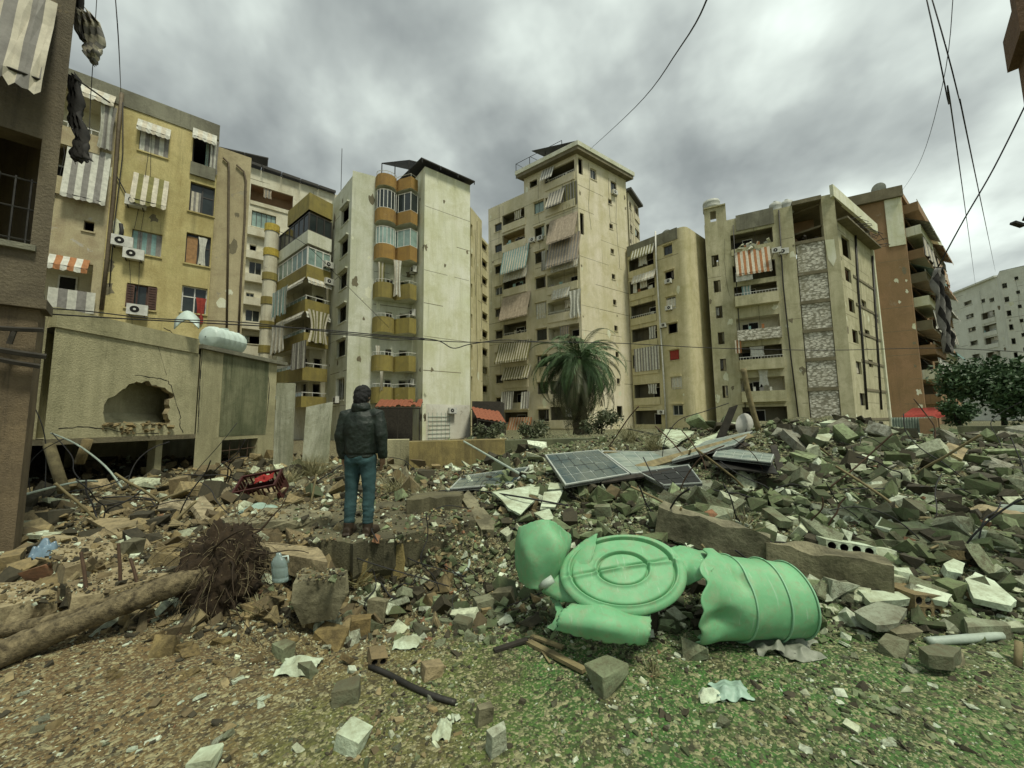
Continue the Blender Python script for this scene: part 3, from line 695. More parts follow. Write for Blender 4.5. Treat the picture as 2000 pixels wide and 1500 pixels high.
# balcony stack: outline in (s along the wall, out)
L3 = F3.L
def outl(grow=0.):
    o = [(-.05, .05)]
    for i in range(9):
        t = math.pi*i/8; o.append((L3*.25-math.cos(t)*L3*.25, .45+.75*math.sin(t)+grow))
    o += [(L3*.54, .75+grow), (L3*.80, 1.75+grow), (L3*1.0, 1.35+grow)]
    return o
def out_balcony(W, zf, ph, mat, glaze=None, slab=True):
    F = W.F; m = MB(); O = outl()
    bot = [F.P(s, zf-.16, o) for s, o in O]; tops = [F.P(s, zf, o) for s, o in O]
    m.poly([F.P(0, zf, 0)]+tops+[F.P(L3, zf, 0)], 1); m.poly([F.P(0, zf-.16, 0)]+bot+[F.P(L3, zf-.16, 0)], 1)
    for (a, b), (c, d) in zip(O, O[1:]):
        q = [F.P(a, zf-.16, b), F.P(c, zf-.16, d), F.P(c, zf+ph, d), F.P(a, zf+ph, b)]
        i_ = [F.P(a, zf-.16, b-.12), F.P(c, zf-.16, d-.12), F.P(c, zf+ph, d-.12), F.P(a, zf+ph, b-.12)]
        m.poly(q, 0); m.poly(i_[::-1], 0); m.poly([q[3], q[2], i_[2], i_[3]], 0)
    bo = m.build('balcony', [G_[mat], G_['C']], W.root)
    if glaze:
        g = MB(); p = MB(); zt = zf+2.95-.17
        for k, ((a, b), (c, d)) in enumerate(zip(O[1:], O[2:])):
            p.poly([F.P(a, zf+ph, b-.06), F.P(c, zf+ph, d-.06), F.P(c, zt, d-.06), F.P(a, zt, b-.06)])
            g.tube([F.P(c, zf+ph, d-.06), F.P(c, zt, d-.06)], .04, 4)
            n = max(1, int(math.hypot(c-a, d-b)/.6))
            for j in range(1, n): u = j/n; g.tube([F.P(a+(c-a)*u, zf+ph, b+(d-b)*u-.06), F.P(a+(c-a)*u, zt, b+(d-b)*u-.06)], .035, 4)
            for z in (zf+ph+.04, zt-.04): g.tube([F.P(a, z, b-.06), F.P(c, z, d-.06)], .04, 4)
        w_ = g.build('window', G_['wframe'], bo); p.build('pane', G_[glaze], w_)
    else:
        g = MB(); O2 = O[1:]
        for (a, b), (c, d) in zip(O2, O2[1:]):
            g.tube([F.P(a, zf+ph+.28, b-.06), F.P(c, zf+ph+.28, d-.06)], .025, 4); g.tube([F.P(a, zf+ph, b-.06), F.P(a, zf+ph+.28, b-.06)], .02, 4)
        g.build('railing', G_['wframe'], bo)
    return bo
yb = [F3.hit(775, y, 1.2)[1] for y in (366, 434, 507, 583, 650, 725, 787)]
out_balcony(W3, yb[1]+.16, 1.0, 'rust', 'glass'); out_balcony(W3, yb[0]+.16, .95, 'rust'); out_balcony(W3, yb[2]+.16, 1.15, 'rust', 'glassg')
for z in yb[3:]: out_balcony(W3, z+.16, 1.2, 'olive')
for z in yb[3:]:
    for a, b in ((.32, .47), (.66, .86)):
        W3.win((L3*a, L3*b, z+.05, z+2.1), 'open', sill=False, frame='wframe')
W3.curtain((738, 512, 752, 560), .9, ('clc', 'clo'), 3, .08, .2, seed=5, ragged=.2); W3.curtain((768, 508, 784, 575), 1.5, ('clc', 'clw'), 3, .1, .3, seed=6, ragged=.3)
W3.curtain((733, 675, 742, 715), .7, ('clw', 'clc'), 2, .1, .3, seed=8, ragged=.3); W3.curtain((742, 725, 748, 760), 1.2, ('clw', 'clc'), 2, .1, .3, seed=8, ragged=.3)
W3.done()
W4.ac(810, 528, .15); W4.ac(808, 612, .12); W4.ac(805, 747, .15)
# body polygon
Pb = [P1, P12, P3, D4, D5, D5+e2*15, P0+e2*6, P0]
back(bC, [D5, D5+e2*15, P0+e2*6, P0], 0, HC, G_['D']); poly_roof(bC, Pb, HC-.5)
back(bC, [D5, D5+e2*8, P3+e2*8, P3], HC-.5, HD, G_['D']); poly_roof(bC, [D4, D5, D5+e2*8, P3+e2*8, P3], HD-.1)
# corner wing with wrap-round balconies
Cc = rpx(605, 377, 33.4); Cr = rpx(651, 385, 35.4); Cl = rpx(540, 430, 38.5)
g1 = (Cr-Cc).normalized(); g2 = (Cl-Cc).normalized(); Lr = (Cr-Cc).length; Ll = (Cl-Cc).length
Bc = Cc+g1*1.2+g2*1.4
FcR = Fac(Cc, Cr); FcL = Fac(Cc, Cl)
fy = [FcR.hit(606, y)[1] for y in (410, 473, 540, 607, 672, 739, 792)]
top_ = FcR.hit(606, 376)[1]
FbR = Fac(Bc, Bc+g1*(Lr+1)); FbL = Fac(Bc, Bc+g2*Ll)
WbR = Wall(bC, FbR, 0, top_-.3, G_['B']); WbL = Wall(bC, FbL, 0, top_-.3, G_['B'])
for k, z in enumerate(fy[2:]):
    WbR.win((.4, 1.2, z+.05, z+2.1), 'open', sill=False); WbL.win((.5, 1.5, z+.05, z+2.1), 'open', sill=False); WbL.win((2.6, 3.6, z+.9, z+2.1), 'g', sill=False)
WbR.done(); WbL.done()
Cbk = [Bc+g1*(Lr+1), Bc+g1*(Lr+1)+g2*Ll, Bc+g2*Ll]; back(bC, Cbk, 0, top_-.3, G_['B']); poly_roof(bC, [Bc]+Cbk, top_-.35)
def corner_balcony(zf, ph, mat, glaze=None, fr='dframe', slabmat='B'):
    m = MB(); q = [Cc, Cc+g1*Lr, Cc+g1*Lr+g2*1.5, Cc+g1*1.3+g2*1.5, Cc+g1*1.3+g2*Ll, Cc+g2*Ll]
    for z in (zf, zf-.2): m.poly([(p.x, p.y, z) for p in q], 1)
    for F, L in ((FcR, Lr), (FcL, Ll)): m.bF(F, 0 if F is FcR else .14, L, zf-.25, zf+ph, -.13, 0, 0)
    bo = m.build('balcony', [G_[mat], G_[slabmat]], bC)
    if glaze:
        for F, L, n in ((FcR, Lr, 3), (FcL, Ll, 7)):
            g = MB(); p = MB(); zt = zf+2.98-.26
            p.poly(F.q(.05, L-.05, zf+ph, zt, -.07))
            for j in range(n+1): s_ = .06+(L-.12)*j/n; g.bF(F, s_-.05, s_+.05, zf+ph+.003, zt, -.12, -.02)
            for z in (zf+ph+.05, zt-.05): g.bF(F, 0.12, L-.12, z-.045, z+.045, -.115, -.025)
            w_ = g.build('window', G_[fr], bo); p.build('pane', G_[glaze], w_)
    else:
        g = MB()
        for F, L in ((FcR, Lr), (FcL, Ll)):
            g.bF(F, .02, L, zf+ph+.32, zf+ph+.38, -.09, -.04); s_ = .1
            while s_ < L: g.bF(F, s_, s_+.04, zf+ph+.002, zf+ph+.32, -.085, -.045); s_ += .9
            p = MB(); p.poly(F.q(.1, L-.1, zf+ph+.02, zf+ph+.31, -.065)); 
            if F is FcL: p.build('pane', G_['glassg'], bo)
        g.build('railing', G_['wframe'], bo)
    return bo
m_ = MB(); q = [Cc, Cr, Cr+g2*3, Cl+g1*3, Cl]; zt_ = fy[0]+.02
for F, L in ((FcR, Lr), (FcL, Ll*.62)): m_.bF(F, 0 if F is FcR else .14, L, zt_, top_, -.2, 0)
m_.poly([(p.x, p.y, zt_) for p in (Cc, Cc+g1*Lr, Cc+g1*Lr+g2*Ll*.62, Cc+g2*Ll*.62)]); m_.build('parapet', G_['olive'], bC)
corner_balcony(fy[1]+.1, 1.0, 'C', 'glass'); corner_balcony(fy[2]+.05, 1.0, 'olive', 'glassg', 'wframe')
for z in fy[3:6]: corner_balcony(z+.05, .95, 'olive')
corner_balcony(fy[6]+.1, .7, 'olive')
WcR = Wall(bC, FcR, 0, 1, G_['C']); WcL = Wall(bC, FcL, 0, 1, G_['C'])
for z in (fy[2], fy[3]):
    WcR.awn(.05, Lr, z-.12, z-.5, .25, ('clw', 'clc'), .2); WcL.awn(.05, Ll*.8, z-.12, z-.5, .25, ('clw', 'clc'), .2)
WcR.curtain((600, 608, 644, 668), .35, ('clc', 'clo'), 2, .12, .35, seed=12, ragged=.2); WcL.curtain((570, 668, 598, 720), .3, ('clw', 'clg'), 5, .06)
WcL.curtain((532, 565, 562, 612), .7, ('clw', 'clt'), 3, .12, .1, seed=14, ragged=.4); WcL.curtain((530, 632, 556, 680), .7, ('clw', 'clc'), 3, .14, .2, seed=15, ragged=.5)
WcR.ac(640, 518, .1); WcR.ac(641, 551, .1)
# column of grey-and-olive drum segments at the far end of the wing
cp = rpx(524, 600, 37.5)
cl_ = thing('duct_tower', (cp.x, cp.y, 0), 'tall round pillar of pale drums with olive rings beside the corner balconies', 'tower')
for k in range(7):
    z0 = at(524, 770-(k)*47, 37.5).z; z1 = at(524, 770-(k+1)*47, 37.5).z; m_ = MB(); a_ = []
    if z0 < -1: continue
    m_.tube([(cp.x, cp.y, max(0, z0)), (cp.x, cp.y, z1-.75)], .62, 14); m_.build('drum', G_['B'], cl_)
    m_ = MB(); m_.tube([(cp.x, cp.y, z1-.747), (cp.x, cp.y, z1-.003)], .68, 14); m_.build('ring', G_['olive'] if k < 5 else plain('yellow_ring', (.5, .38, .06)), cl_)
# canopies on D
F5t = F5; sA_, zA_ = F5.hit(838, 319); sB_, zB_ = F5.hit(917, 358)
edgecan(F5, -.6, F5.L+.3, HD+.35, HD+.3, 0, .5, -5, .8, HD-.1, 'dark sloping roof sheet over the windowless white end wall', th=.1)
pA = at(745, 318, 36); pB = at(800, 312, 34)
canopy([pA, pB, pB+Vector((3, 2.6, .9)), pA+Vector((3, 2.6, .9))], 'dark panel canopy on thin posts above the amber balconies', base=HC-.5, th=.1)
# rear wing right of D
R0 = rpx(919, 404, 40); R1 = rpx(941, 412, 43); HR = at(919, 404, 40).z
bR = thing('apartment_wing', (*R0, 0), 'narrow yellowish rear wing with slit windows behind the white end wall', 'building')
FR = Fac(R0, R1); W = Wall(bR, FR, 0, HR, G_['F'])
for r_ in column(FR, (919, 438, 923, 462), (919, 735, 923, 765), 6): W.win((max(.05, r_[0]), r_[1], r_[2], r_[3]), 'open', sill=False)
W.done(); q_ = [R1, R1+Vector((-2, 6)), R0+Vector((-2, 6)), R0]; back(bR, q_, 0, HR, G_['F']); poly_roof(bR, [R0, R1, q_[1], q_[2]], HR-.2)
K0 = rpx(934, 455, 60); K1 = rpx(962, 462, 66); HK = at(934, 455, 60).z
bK = thing('apartment_building', (*K0, 0), 'thin sandy block with one column of square windows beside the tallest tower', 'building')
FK = Fac(K0, K1); W = Wall(bK, FK, 0, HK, G_['F'])
for r_ in column(FK, (940, 476, 950, 488), (942, 790, 952, 802), 10): W.win(r_, 'open', hood=True)
W.done(); q_ = [K1, K1+Vector((-3, 8)), K0+Vector((-3, 8)), K0]; back(bK, q_, 0, HK, G_['F']); poly_roof(bK, [K0, K1, q_[1], q_[2]], HK-.2)
# ---- E: the tallest tower -------------------------------------------------
HE = 33.6; E0 = rpx(1126, 300, 44); HE = at(1126, 300, 44).z
El = roofpt(1022, 350, HE); Er = roofpt(1222, 352, HE)
dl = (El-E0).normalized(); dr = (Er-E0).normalized()
FEl0 = Fac(E0, E0+dl*40); sEnd = FEl0.hit(955, 600)[0]; sStep = FEl0.hit(1024, 400)[0]
Ef = E0+dl*sEnd
bE = thing('apartment_tower', (*E0, 0), 'tallest beige apartment tower with overhanging flat cornice and rows of drab balcony awnings', 'building')
FEl = Fac(E0, Ef); FEr = Fac(E0, Er)
W = Wall(bE, FEl, 0, HE, G_['E'], 0, sStep); HEs = FEl.hit(1022, 378)[1]; Wl = Wall(bE, FEl, 0, HEs, G_['E'], sStep+.002, sEnd)
for k, r_ in enumerate(column(FEl, (1043, 394, 1062, 416), (1051, 800, 1072, 823), 9)):
    W.win(r_, 'g' if k in (0, 5) else 'open', hood=True, pane='glassg' if k == 0 else 'glass')
for k, r_ in enumerate(column(FEl, (966, 436, 980, 452), (969, 777, 983, 793), 9)):
    Wl.win(r_, 'g' if k in (0, 1, 3) else 'open', hood=k > 1, frame='wframe' if k == 3 else 'dframe')
W.win(W.px(1034, 352, 1049, 366), 'open')
s1_ = .35; s2_ = FEl.hit(1069, 560)[0]
zz_ = [FEl.hit(1100, y)[1] for y in (346, 398, 452, 504, 556, 612, 663, 716, 770, 822)]
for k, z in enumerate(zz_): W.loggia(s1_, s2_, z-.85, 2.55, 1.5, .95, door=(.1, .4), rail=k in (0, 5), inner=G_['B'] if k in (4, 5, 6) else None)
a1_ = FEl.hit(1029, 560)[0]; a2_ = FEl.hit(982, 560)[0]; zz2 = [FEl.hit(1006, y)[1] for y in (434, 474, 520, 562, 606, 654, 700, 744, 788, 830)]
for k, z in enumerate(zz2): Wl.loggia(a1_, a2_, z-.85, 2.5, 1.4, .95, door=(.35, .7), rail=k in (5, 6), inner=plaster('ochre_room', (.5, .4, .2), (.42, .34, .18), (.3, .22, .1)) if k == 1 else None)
W.awning((1068, 374, 1100, 400), 1.0, ('clc', 'clg'), .15); W.curtain((1098, 358, 1127, 404), .08, ('clg', 'clo'), 4, .05)
W.awning((1070, 424, 1126, 468), 1.1, ('tancl', 'tancl'), .15, seed=5); W.awning((1069, 462, 1132, 514), 1.1, ('tancl', 'clg'), .2, seed=6)
W.awning((1076, 506, 1130, 526), .5, ('clw', 'clc'), .18); W.awning((1078, 562, 1112, 582), .6, ('clw', 'clc'), .15)
W.curtain((1110, 566, 1136, 612), .6, ('clw', 'clw'), 3, .15, .3, seed=22, ragged=.6); W.curtain((1057, 490, 1066, 528), .1, ('clw', 'clg'), 3, .06, .2)
W.curtain((1048, 592, 1066, 622), .04, ('clw', 'clc'), 3, .04)
W.ac(1040, 470); W.ac(1056, 466); W.awning((1056, 330, 1080, 348), .8, ('clw', 'clg'), .1)
Wl.awning((980, 484, 1031, 528), 1.0, ('clt', 'clc'), .15, seed=8); Wl.awning((978, 576, 1033, 620), 1.1, ('tancl', 'tancl'), .1, seed=9)
Wl.awning((970, 668, 1035, 706), 1.0, ('clo', 'clc'), .2, seed=10); Wl.awning((982, 716, 1034, 740), .8, ('clc', 'clo'), .1, seed=3)
Wl.curtain((980, 765, 1004, 800), .5, ('clw', 'clg'), 4, .06, off2=.8); Wl.curtain((1019, 765, 1036, 798), .5, ('clw', 'clg'), 3, .06, off2=.8); Wl.awning((984, 524, 1030, 545), .5, ('clw', 'clc'), .1)
Wl.awning((992, 815, 1036, 850), .9, ('clb', 'tancl'), .2, seed=11)
W.done(); Wl.done()
Wr = Wall(bE, FEr, 0, HE, G_['E2'])
for r_ in column(FEr, (1188, 389, 1195, 399), (1205, 739, 1211, 750), 8): Wr.win(r_, 'open')
Wr.win(Wr.px(1153, 330, 1165, 351), 'g', mull=1, frame='wframe'); Wr.win(Wr.px(1193, 355, 1204, 380), 'g', mull=1); Wr.ac(1199, 377); Wr.win(Wr.px(1205, 793, 1216, 815), 'open')
W.s0 = 0; Wr.win((.25, 1.0, zz_[0]-.2, zz_[0]+1.9), 'open', sill=False); Wr.win((.25, .9, zz_[2]-.9, zz_[2]+1.8), 'open', sill=False)
Wr.done()
bk = [Er, Er+dl*12, Ef, ]; back(bE, [Er, Er+dl*sStep, E0+dl*sStep], 0, HE, G_['E2']); back(bE, [Er+dl*sStep, Er+dl*sEnd, Ef], 0, HEs, G_['E2'])
poly_roof(bE, [E0, Er, Er+dl*sStep, E0+dl*sStep], HE-.02); poly_roof(bE, [E0+dl*sStep, Er+dl*sStep, Er+dl*sEnd, Ef], HEs-.02)
m_ = MB(); o_ = .75; cs = [E0-dl*o_-dr*o_, Er-dl*o_+dr*.5, Er+dr*.5+dl*(sStep+.5), E0-dr*o_+dl*(sStep+.5)]
for z0, z1, g in ((HE+.003, HE+.45, 0), (HE+.453, HE+1.0, .12)):
    q = [cs[0]-(dl+dr)*g, cs[1]-dl*g+dr*g, cs[2]+(dl+dr)*g, cs[3]-dr*g+dl*g]; m_.box8([(p.x, p.y, z0) for p in q]+[(p.x, p.y, z1) for p in q], 0 if g == 0 else 1)
m_.build('cornice', [G_['band'], G_['C']], bE)
# space frame on the roof
fr = thing('roof_frame', (*(E0+dl*7+dr*2), HE+1), 'thin steel lattice frame carrying a dark sheet on the tallest tower', 'frame')
m_ = MB(); zt = HE+3.2
def fp(a, b, z): p = E0+dl*a+dr*b; return Vector((p.x, p.y, z))
for a in (2.5, 5.0, 7.5, 9.8):
    for b in (.6, 3.4): m_.tube([fp(a, b, HE+1.0), fp(a, b, zt)], .045, 4)
    m_.tube([fp(a, .6, HE+1.1), fp(a, 3.4, zt)], .035, 4)
for b in (.6, 3.4):
    m_.tube([fp(2.5, b, zt), fp(9.8, b, zt)], .045, 4)
    for a in (2.5, 5.0, 7.4): m_.tube([fp(a, b, HE+1.1), fp(a+2.4, b, zt)], .03, 4)
m_.build('lattice', G_['steel'], fr)
m_ = MB(); q = [fp(-.4, -.4, HE+1.35), fp(-.4, 4, HE+1.4), fp(6.2, 4, zt+.1), fp(6.2, -.4, zt-.1)]; m_.box8([p-Vector((0, 0, .08)) for p in q]+q); m_.build('sheet', G_['steel'], fr)
# lower block to the right behind it
S0 = rpx(1226, 375, 52); S1 = rpx(1246, 385, 56); HS = at(1226, 375, 52).z
bS = thing('apartment_wing', (*S0, 0), 'small beige wing with shaded corner balconies behind the tallest tower', 'building')
FS = Fac(S0, S1); W = Wall(bS, FS, 0, HS, G_['E'])
for y in (395, 440): z = FS.hit(1238, y+18)[1]; W.loggia(FS.L*.55, FS.L-.05, z-1, 2.4, 1.2, .9, door=None)
for r_ in column(FS, (1229, 395, 1233, 408), (1231, 440, 1235, 453), 2): W.win(r_, 'open')
W.done(); q_ = [S1, S1+Vector((-4, 7)), S0+Vector((-4, 7)), S0]; back(bS, q_, 0, HS, G_['E']); poly_roof(bS, [S0, S1, q_[1], q_[2]], HS+.05)
m_ = MB(); m_.bF(FS, -.3, FS.L+.4, HS+.06, HS+.4, -3, .6); m_.build('cornice', G_['roof'], bS)
# ---- F: sand block with curved corner ------------------------------------
HF = at(1337, 440, 43).z; F0 = rpx(1337, 440, 43); Fl_ = roofpt(1230, 482, HF)
dF = (Fl_-F0).normalized(); Fr_ = rpx(1377, 462, 46.5)
bF_ = thing('apartment_building', (*F0, 0), 'seven storey sandy block with rounded blank corner and shaded balconies between taller blocks', 'building')
FFl = Fac(F0, Fl_+dF*.4); W = Wall(bF_, FFl, 0, HF, G_['F'], .9)
st_ = ['g', 'open', 'g', 'open', 'open', 'g', 'g']
for k, r_ in enumerate(column(FFl, (1296, 479, 1313, 498), (1314, 791, 1334, 811), 7)):
    W.win(r_, st_[k], hood=True, mull=1, frame='wframe' if k in (2, 5, 6) else 'dframe')
f1, f2 = FFl.hit(1282, 620)[0], FFl.hit(1232, 620)[0]
for k, y in enumerate((520, 566, 616, 664, 716, 776, 828)):
    z = FFl.hit(1262, y)[1]; W.loggia(f1, f2, z-.9, 2.55, 1.4, .85, door=(.15, .45), rail=k in (2,))
W.awning((1231, 482, 1277, 500), .6, ('clw', 'clo'), .15); W.awning((1234, 532, 1280, 548), .6, ('clc', 'clw'), .15)
W.curtain((1236, 544, 1245, 572), .3, ('clw', 'clw'), 1, .08, .2); W.curtain((1250, 542, 1264, 562), .1, ('clw', 'clc'), 2, .05)
W.curtain((1239, 678, 1288, 724), .2, ('clw', 'clg'), 6, .05); W.curtain((1302, 584, 1320, 604), .03, ('clw', 'clc'), 3, .03); W.curtain((1312, 735, 1332, 760), .03, ('clw', 'clc'), 3, .03)
W.curtain((1309, 684, 1326, 702), -.05, ('clr', 'clr'), 1, .03)
for p in ((1306, 550), (1307, 602), (1296, 636), (1292, 805)): W.ac(*p, .1, .9)
W.pipe([(1280, 452), (1281, 500), (1287, 600), (1295, 720), (1302, 838)], .1, 'acw', .15); W.done()
# rounded corner
c_ = MB(); pts = []; dR = (Fr_-F0).normalized(); 
for i in range(9):
    t = i/8; pts.append((F0+dF*.9).lerp(F0, t).lerp(F0.lerp(F0+dR*.9, t), t))
pts.append(F0+dR*8.5)
zt = HF
for a, b in zip(pts, pts[1:]): c_.poly([(a.x, a.y, 0), (b.x, b.y, 0), (b.x, b.y, zt), (a.x, a.y, zt)])
c_.build('wall', G_['F'], bF_, False, weld=True)
E1_ = F0+dR*8.5; back(bF_, [E1_, E1_+dF*14, Fl_+dF*.4], 0, HF, G_['F']); poly_roof(bF_, [F0+dF*.9]+pts[4:5]+[E1_, E1_+dF*14, Fl_+dF*.4], HF-.8)
m_ = MB(); m_.bF(FFl, .9, FFl.L, HF-1.3, HF+.1, .003, .1); m_.build('parapet', G_['A_grey'], bF_)
def dish(p, r, label, k='galv', tilt=.5, yaw=0):
    t = thing('satellite_dish', p, label, 'dish'); p = Vector(p); m = MB(); R = Matrix.Rotation(yaw, 3, 'Z') @ Matrix.Rotation(-math.pi/2+tilt, 3, 'X'); c = p+Vector((0, 0, .9+r*.4)); Gd = []
    for i in range(5):
        q = r*i/4+.01; Gd.append([c+R @ Vector((math.cos(a)*q, math.sin(a)*q, -.2*r+.2*q*q/r)) for a in [j*math.pi/8 for j in range(17)]])
    m.grid(Gd); m.build('reflector', G_[k], t, True); m = MB(); m.tube([p, c], .04, 5); m.tube([c, c+R @ Vector((0, 0, r*.8))], .02, 4); m.build('mast', G_['steel'], t); return t
dpos = F0.lerp(Fl_, .45)-FFl.n*2
dish((dpos.x, dpos.y, HF-.8), .9, 'round satellite dish on the roof of the sandy block with rounded corner', 'tankg', .6, .4)
# ---- G: drab block with blockwork panels ---------------------------------
HG = at(1375, 432, 44).z; G0 = rpx(1375, 432, 44); G1 = rpx(1630, 392, 38.2); HGr = at(1630, 392, 38.2).z
Hg = (HG+HGr)/2
bG = thing('apartment_building', (*G1, 0), 'shell damaged drab block with pale blockwork panels and a torn open top storey', 'building')
FG = Fac(G0, G1); zG = FG.hit(1590, 462)[1]
sB0, sB1, sC0 = FG.hit(1436, 600)[0], FG.hit(1521, 600)[0], FG.hit(1560, 600)[0]
W = Wall(bG, FG, 0, Hg, G_['G'], 0, sB1+1.9)
for k, r_ in enumerate(column(FG, (1390, 498, 1404, 521), (1411, 753, 1422, 777), 6)): W.win(r_, 'open', frame='dframe', sill=False)
rows = (478, 0, 580, 648, 706, 768, 826)
for k, y in enumerate(rows):
    if not y: continue
    z = FG.hit(1480, y)[1]; W.loggia(sB0, sB1, z-.75, 2.5, 1.5, .95 if k else .7, door=(.3, .55), rail=k in (2, 4), out=.7 if k else 0, parmat=G_['G'] if k != 3 else G_['blocks'], inner=G_['B'] if k in (3, 5) else None)
zA1 = FG.hit(1480, 540)[1]; W.loggia(sB0, sB1, zA1-.8, 2.5, 1.5, .5, door=None)
W.awning((1436, 484, 1506, 534), 1.0, ('clc', 'clb'), .2, strip=.25, seed=14)
W.curtain((1437, 530, 1470, 548), .9, ('clw', 'clw'), 2, .05); W.curtain((1480, 720, 1502, 750), .3, ('clw', 'clw'), 1, .08, .3, ragged=.3); W.curtain((1436, 664, 1448, 690), .8, ('clc', 'clb'), 2, .08)
W.ac(1530, 492, .3, 1.1); W.ac(1516, 490, .9)
W.pipe([(1432, 440), (1436, 520), (1444, 640), (1456, 800)], .05, 'steel', .1); W.pipe([(1521, 410), (1530, 560), (1545, 700), (1560, 820)], .07, 'steel', .1)
W.done()
# broken plaster lying in the collapsed top balcony
m_ = MB(); rr = random.Random(3)
for i in range(26):
    s_ = rr.uniform(sB0+.2, sB1-.2); z_ = FG.hit(1480, 478)[1]-.7+rr.uniform(0, 1.1); a_ = Vector((rr.uniform(-1, 1), rr.uniform(-1, 1), rr.uniform(-1, 1))).normalized()
    m_.box(FG.P(s_, z_, rr.uniform(-.9, .12)), (rr.uniform(.3, .9), rr.uniform(.2, .5), .12), 0, Matrix.Rotation(rr.uniform(0, 3), 3, a_))
m_.build('collapsed_plaster', G_['C'], bG)
# skeleton bay: corner column, slab bands, recessed blockwork panels
sp0 = sB1+1.9; sp1 = FG.L-1.1
m_ = MB(); m_.bF(FG, sp1, FG.L, 0, Hg+.3, -1.0, .0); m_.build('corner_column', G_['G'], bG)
ys = [FG.hit(1595, y)[1] for y in (468, 531, 588, 645, 702, 760, 820)]
for k, z in enumerate(ys):
    m_ = MB(); m_.bF(FG, sp0+.003, sp1-.003, z-.18, z+.18, -.4, .03); m_.build('slab_edge', G_['band'], bG)
    zl = ys[k+1]+.182 if k+1 < len(ys) else 0
    m_ = MB(); m_.bF(FG, sp0+.1, sp1-.05, zl+.01, z-.183, -.35, -.08); m_.build('infill_panel', G_['blocks'], bG)
zt = ys[0]+.18
m_ = MB(); m_.poly(FG.q(sp0, sp1, zt, Hg, -4), 0); m_.poly([FG.P(sp0, zt, 0), FG.P(sp0, Hg, 0), FG.P(sp0, Hg, -4), FG.P(sp0, zt, -4)], 0); m_.poly([FG.P(sp0, zt+.005, -.4), FG.P(sp1, zt+.005, -.4), FG.P(sp1, zt+.005, -4), FG.P(sp0, zt+.005, -4)], 0)
for i in range(14): m_.box(FG.P(rr.uniform(sp0+.3, sp1-.3), zt+.15+rr.random()*.4, rr.uniform(-3, -.3)), (rr.uniform(.3, 1.2), .3, .15), 1, Matrix.Rotation(rr.uniform(0, 3), 3, Vector((rr.random(), rr.random(), .5)).normalized()))
m_.build('open_room', [G_['H'], G_['dwood']], bG)
m_ = MB(); m_.bF(FG, sp0, sp1-.01, Hg-.1, Hg+.35, -5, .25); m_.build('top_slab', G_['band'], bG)
m_ = MB(); a_, b_ = FG.P(sp1+.25, Hg+.4, .12), FG.P(sp1+.5, ys[1]+.5, .12)
m_.raw([FG.P(sp1-.0, ys[0]-.2, .02), FG.P(sp1+.75, ys[0]-.3, .02), FG.P(sp1+.8, ys[1]+1.2, .02), FG.P(sp1+.5, ys[1]+.3, .02), FG.P(sp1+.1, ys[1]+1.2, .02)], [(0, 1, 2, 3, 4)]); m_.build('bare_patch', G_['D'], bG)
# right flank
Gr = rpx(1697, 440, 45.5); FGr = Fac(G1, Gr); W = Wall(bG, FGr, 0, Hg-2.6, G_['G'])
for r_ in column(FGr, (1651, 525, 1662, 550), (1680, 768, 1690, 792), 5): W.win(r_, 'open', sill=False)
for r_ in column(FGr, (1683, 587, 1692, 603), (1697, 703, 1705, 717), 3):
    if r_[1] < FGr.L: W.win(r_, 'open', sill=False)
W.win(W.px(1645, 465, 1660, 502), 'open', sill=False, frame='dframe')
W.done(); W.pipe([(1671, 455), (1676, 560), (1684, 660), (1694, 800)], .1, 'steel', .12); W.pipe([(1704, 500), (1712, 640), (1722, 800)], .1, 'steel', .12)
for z in ys[1:]:
    m_ = MB(); m_.bF(FGr, FGr.L*.3, FGr.L-.02, z-.15, z+.12, .004, .07); m_.build('slab_edge', G_['band'], bG)
    m_ = MB(); m_.bF(FGr, FGr.L*.38, FGr.L*.93, z-2.4, z-.2, .003, .03) if z > 3 else m_.bF(FGr, FGr.L*.38, FGr.L*.93, .2, z-.2, .003, .03); 
    if False: m_.build('infill_panel', G_['blocks'], bG)
m_ = MB(); m_.bF(FGr, FGr.L-.45, FGr.L+.1, 0, Hg-2.2, .004, .2); m_.build('pilaster', G_['D'], bG)
m_ = MB()   # tilted broken edge beam over the open top storey
a_, b_ = FGr.P(0, Hg+1.1, .3), FGr.P(FGr.L*.98, Hg+.35, 1.0)
for d_ in (0,): m_.box8([FGr.P(-.5, Hg-.2, .1), FGr.P(FGr.L*.98, Hg-.9, .8), FGr.P(FGr.L*.98, Hg-.9, .5), FGr.P(-.5, Hg-.2, -.2), FGr.P(-.5, Hg+1.1, .1), FGr.P(FGr.L*.98, Hg+.25, .8), FGr.P(FGr.L*.98, Hg+.25, .5), FGr.P(-.5, Hg+1.1, -.2)])
m_.build('edge_beam', G_['D'], bG)
m_ = MB(); m_.bF(FGr, .02, FGr.L, Hg-2.75, Hg-2.55, -4, .9); m_.bF(FGr, .02, FGr.L, Hg-.35, Hg-.12, -4.5, .05)
for s_ in (.05, .5, .95): m_.bF(FGr, max(.03, FGr.L*s_-.15), FGr.L*s_+.15, Hg-2.55, Hg-.35, -.5, -.2)
m_.build('top_slab', G_['band'], bG)
rb = MB()
for i in range(16):
    p = FGr.P(rr.uniform(.2, FGr.L), Hg-2.6+rr.uniform(-.1, .2), .85); rb.tube([p, p+Vector((rr.uniform(.1, .8), -rr.uniform(.1, .8), rr.uniform(-.3, .2))), p+Vector((rr.uniform(.2, 1.2), -rr.uniform(.2, 1.), rr.uniform(-.9, .1)))], .035, 4)
rb.build('rebar', G_['steel'], bG)
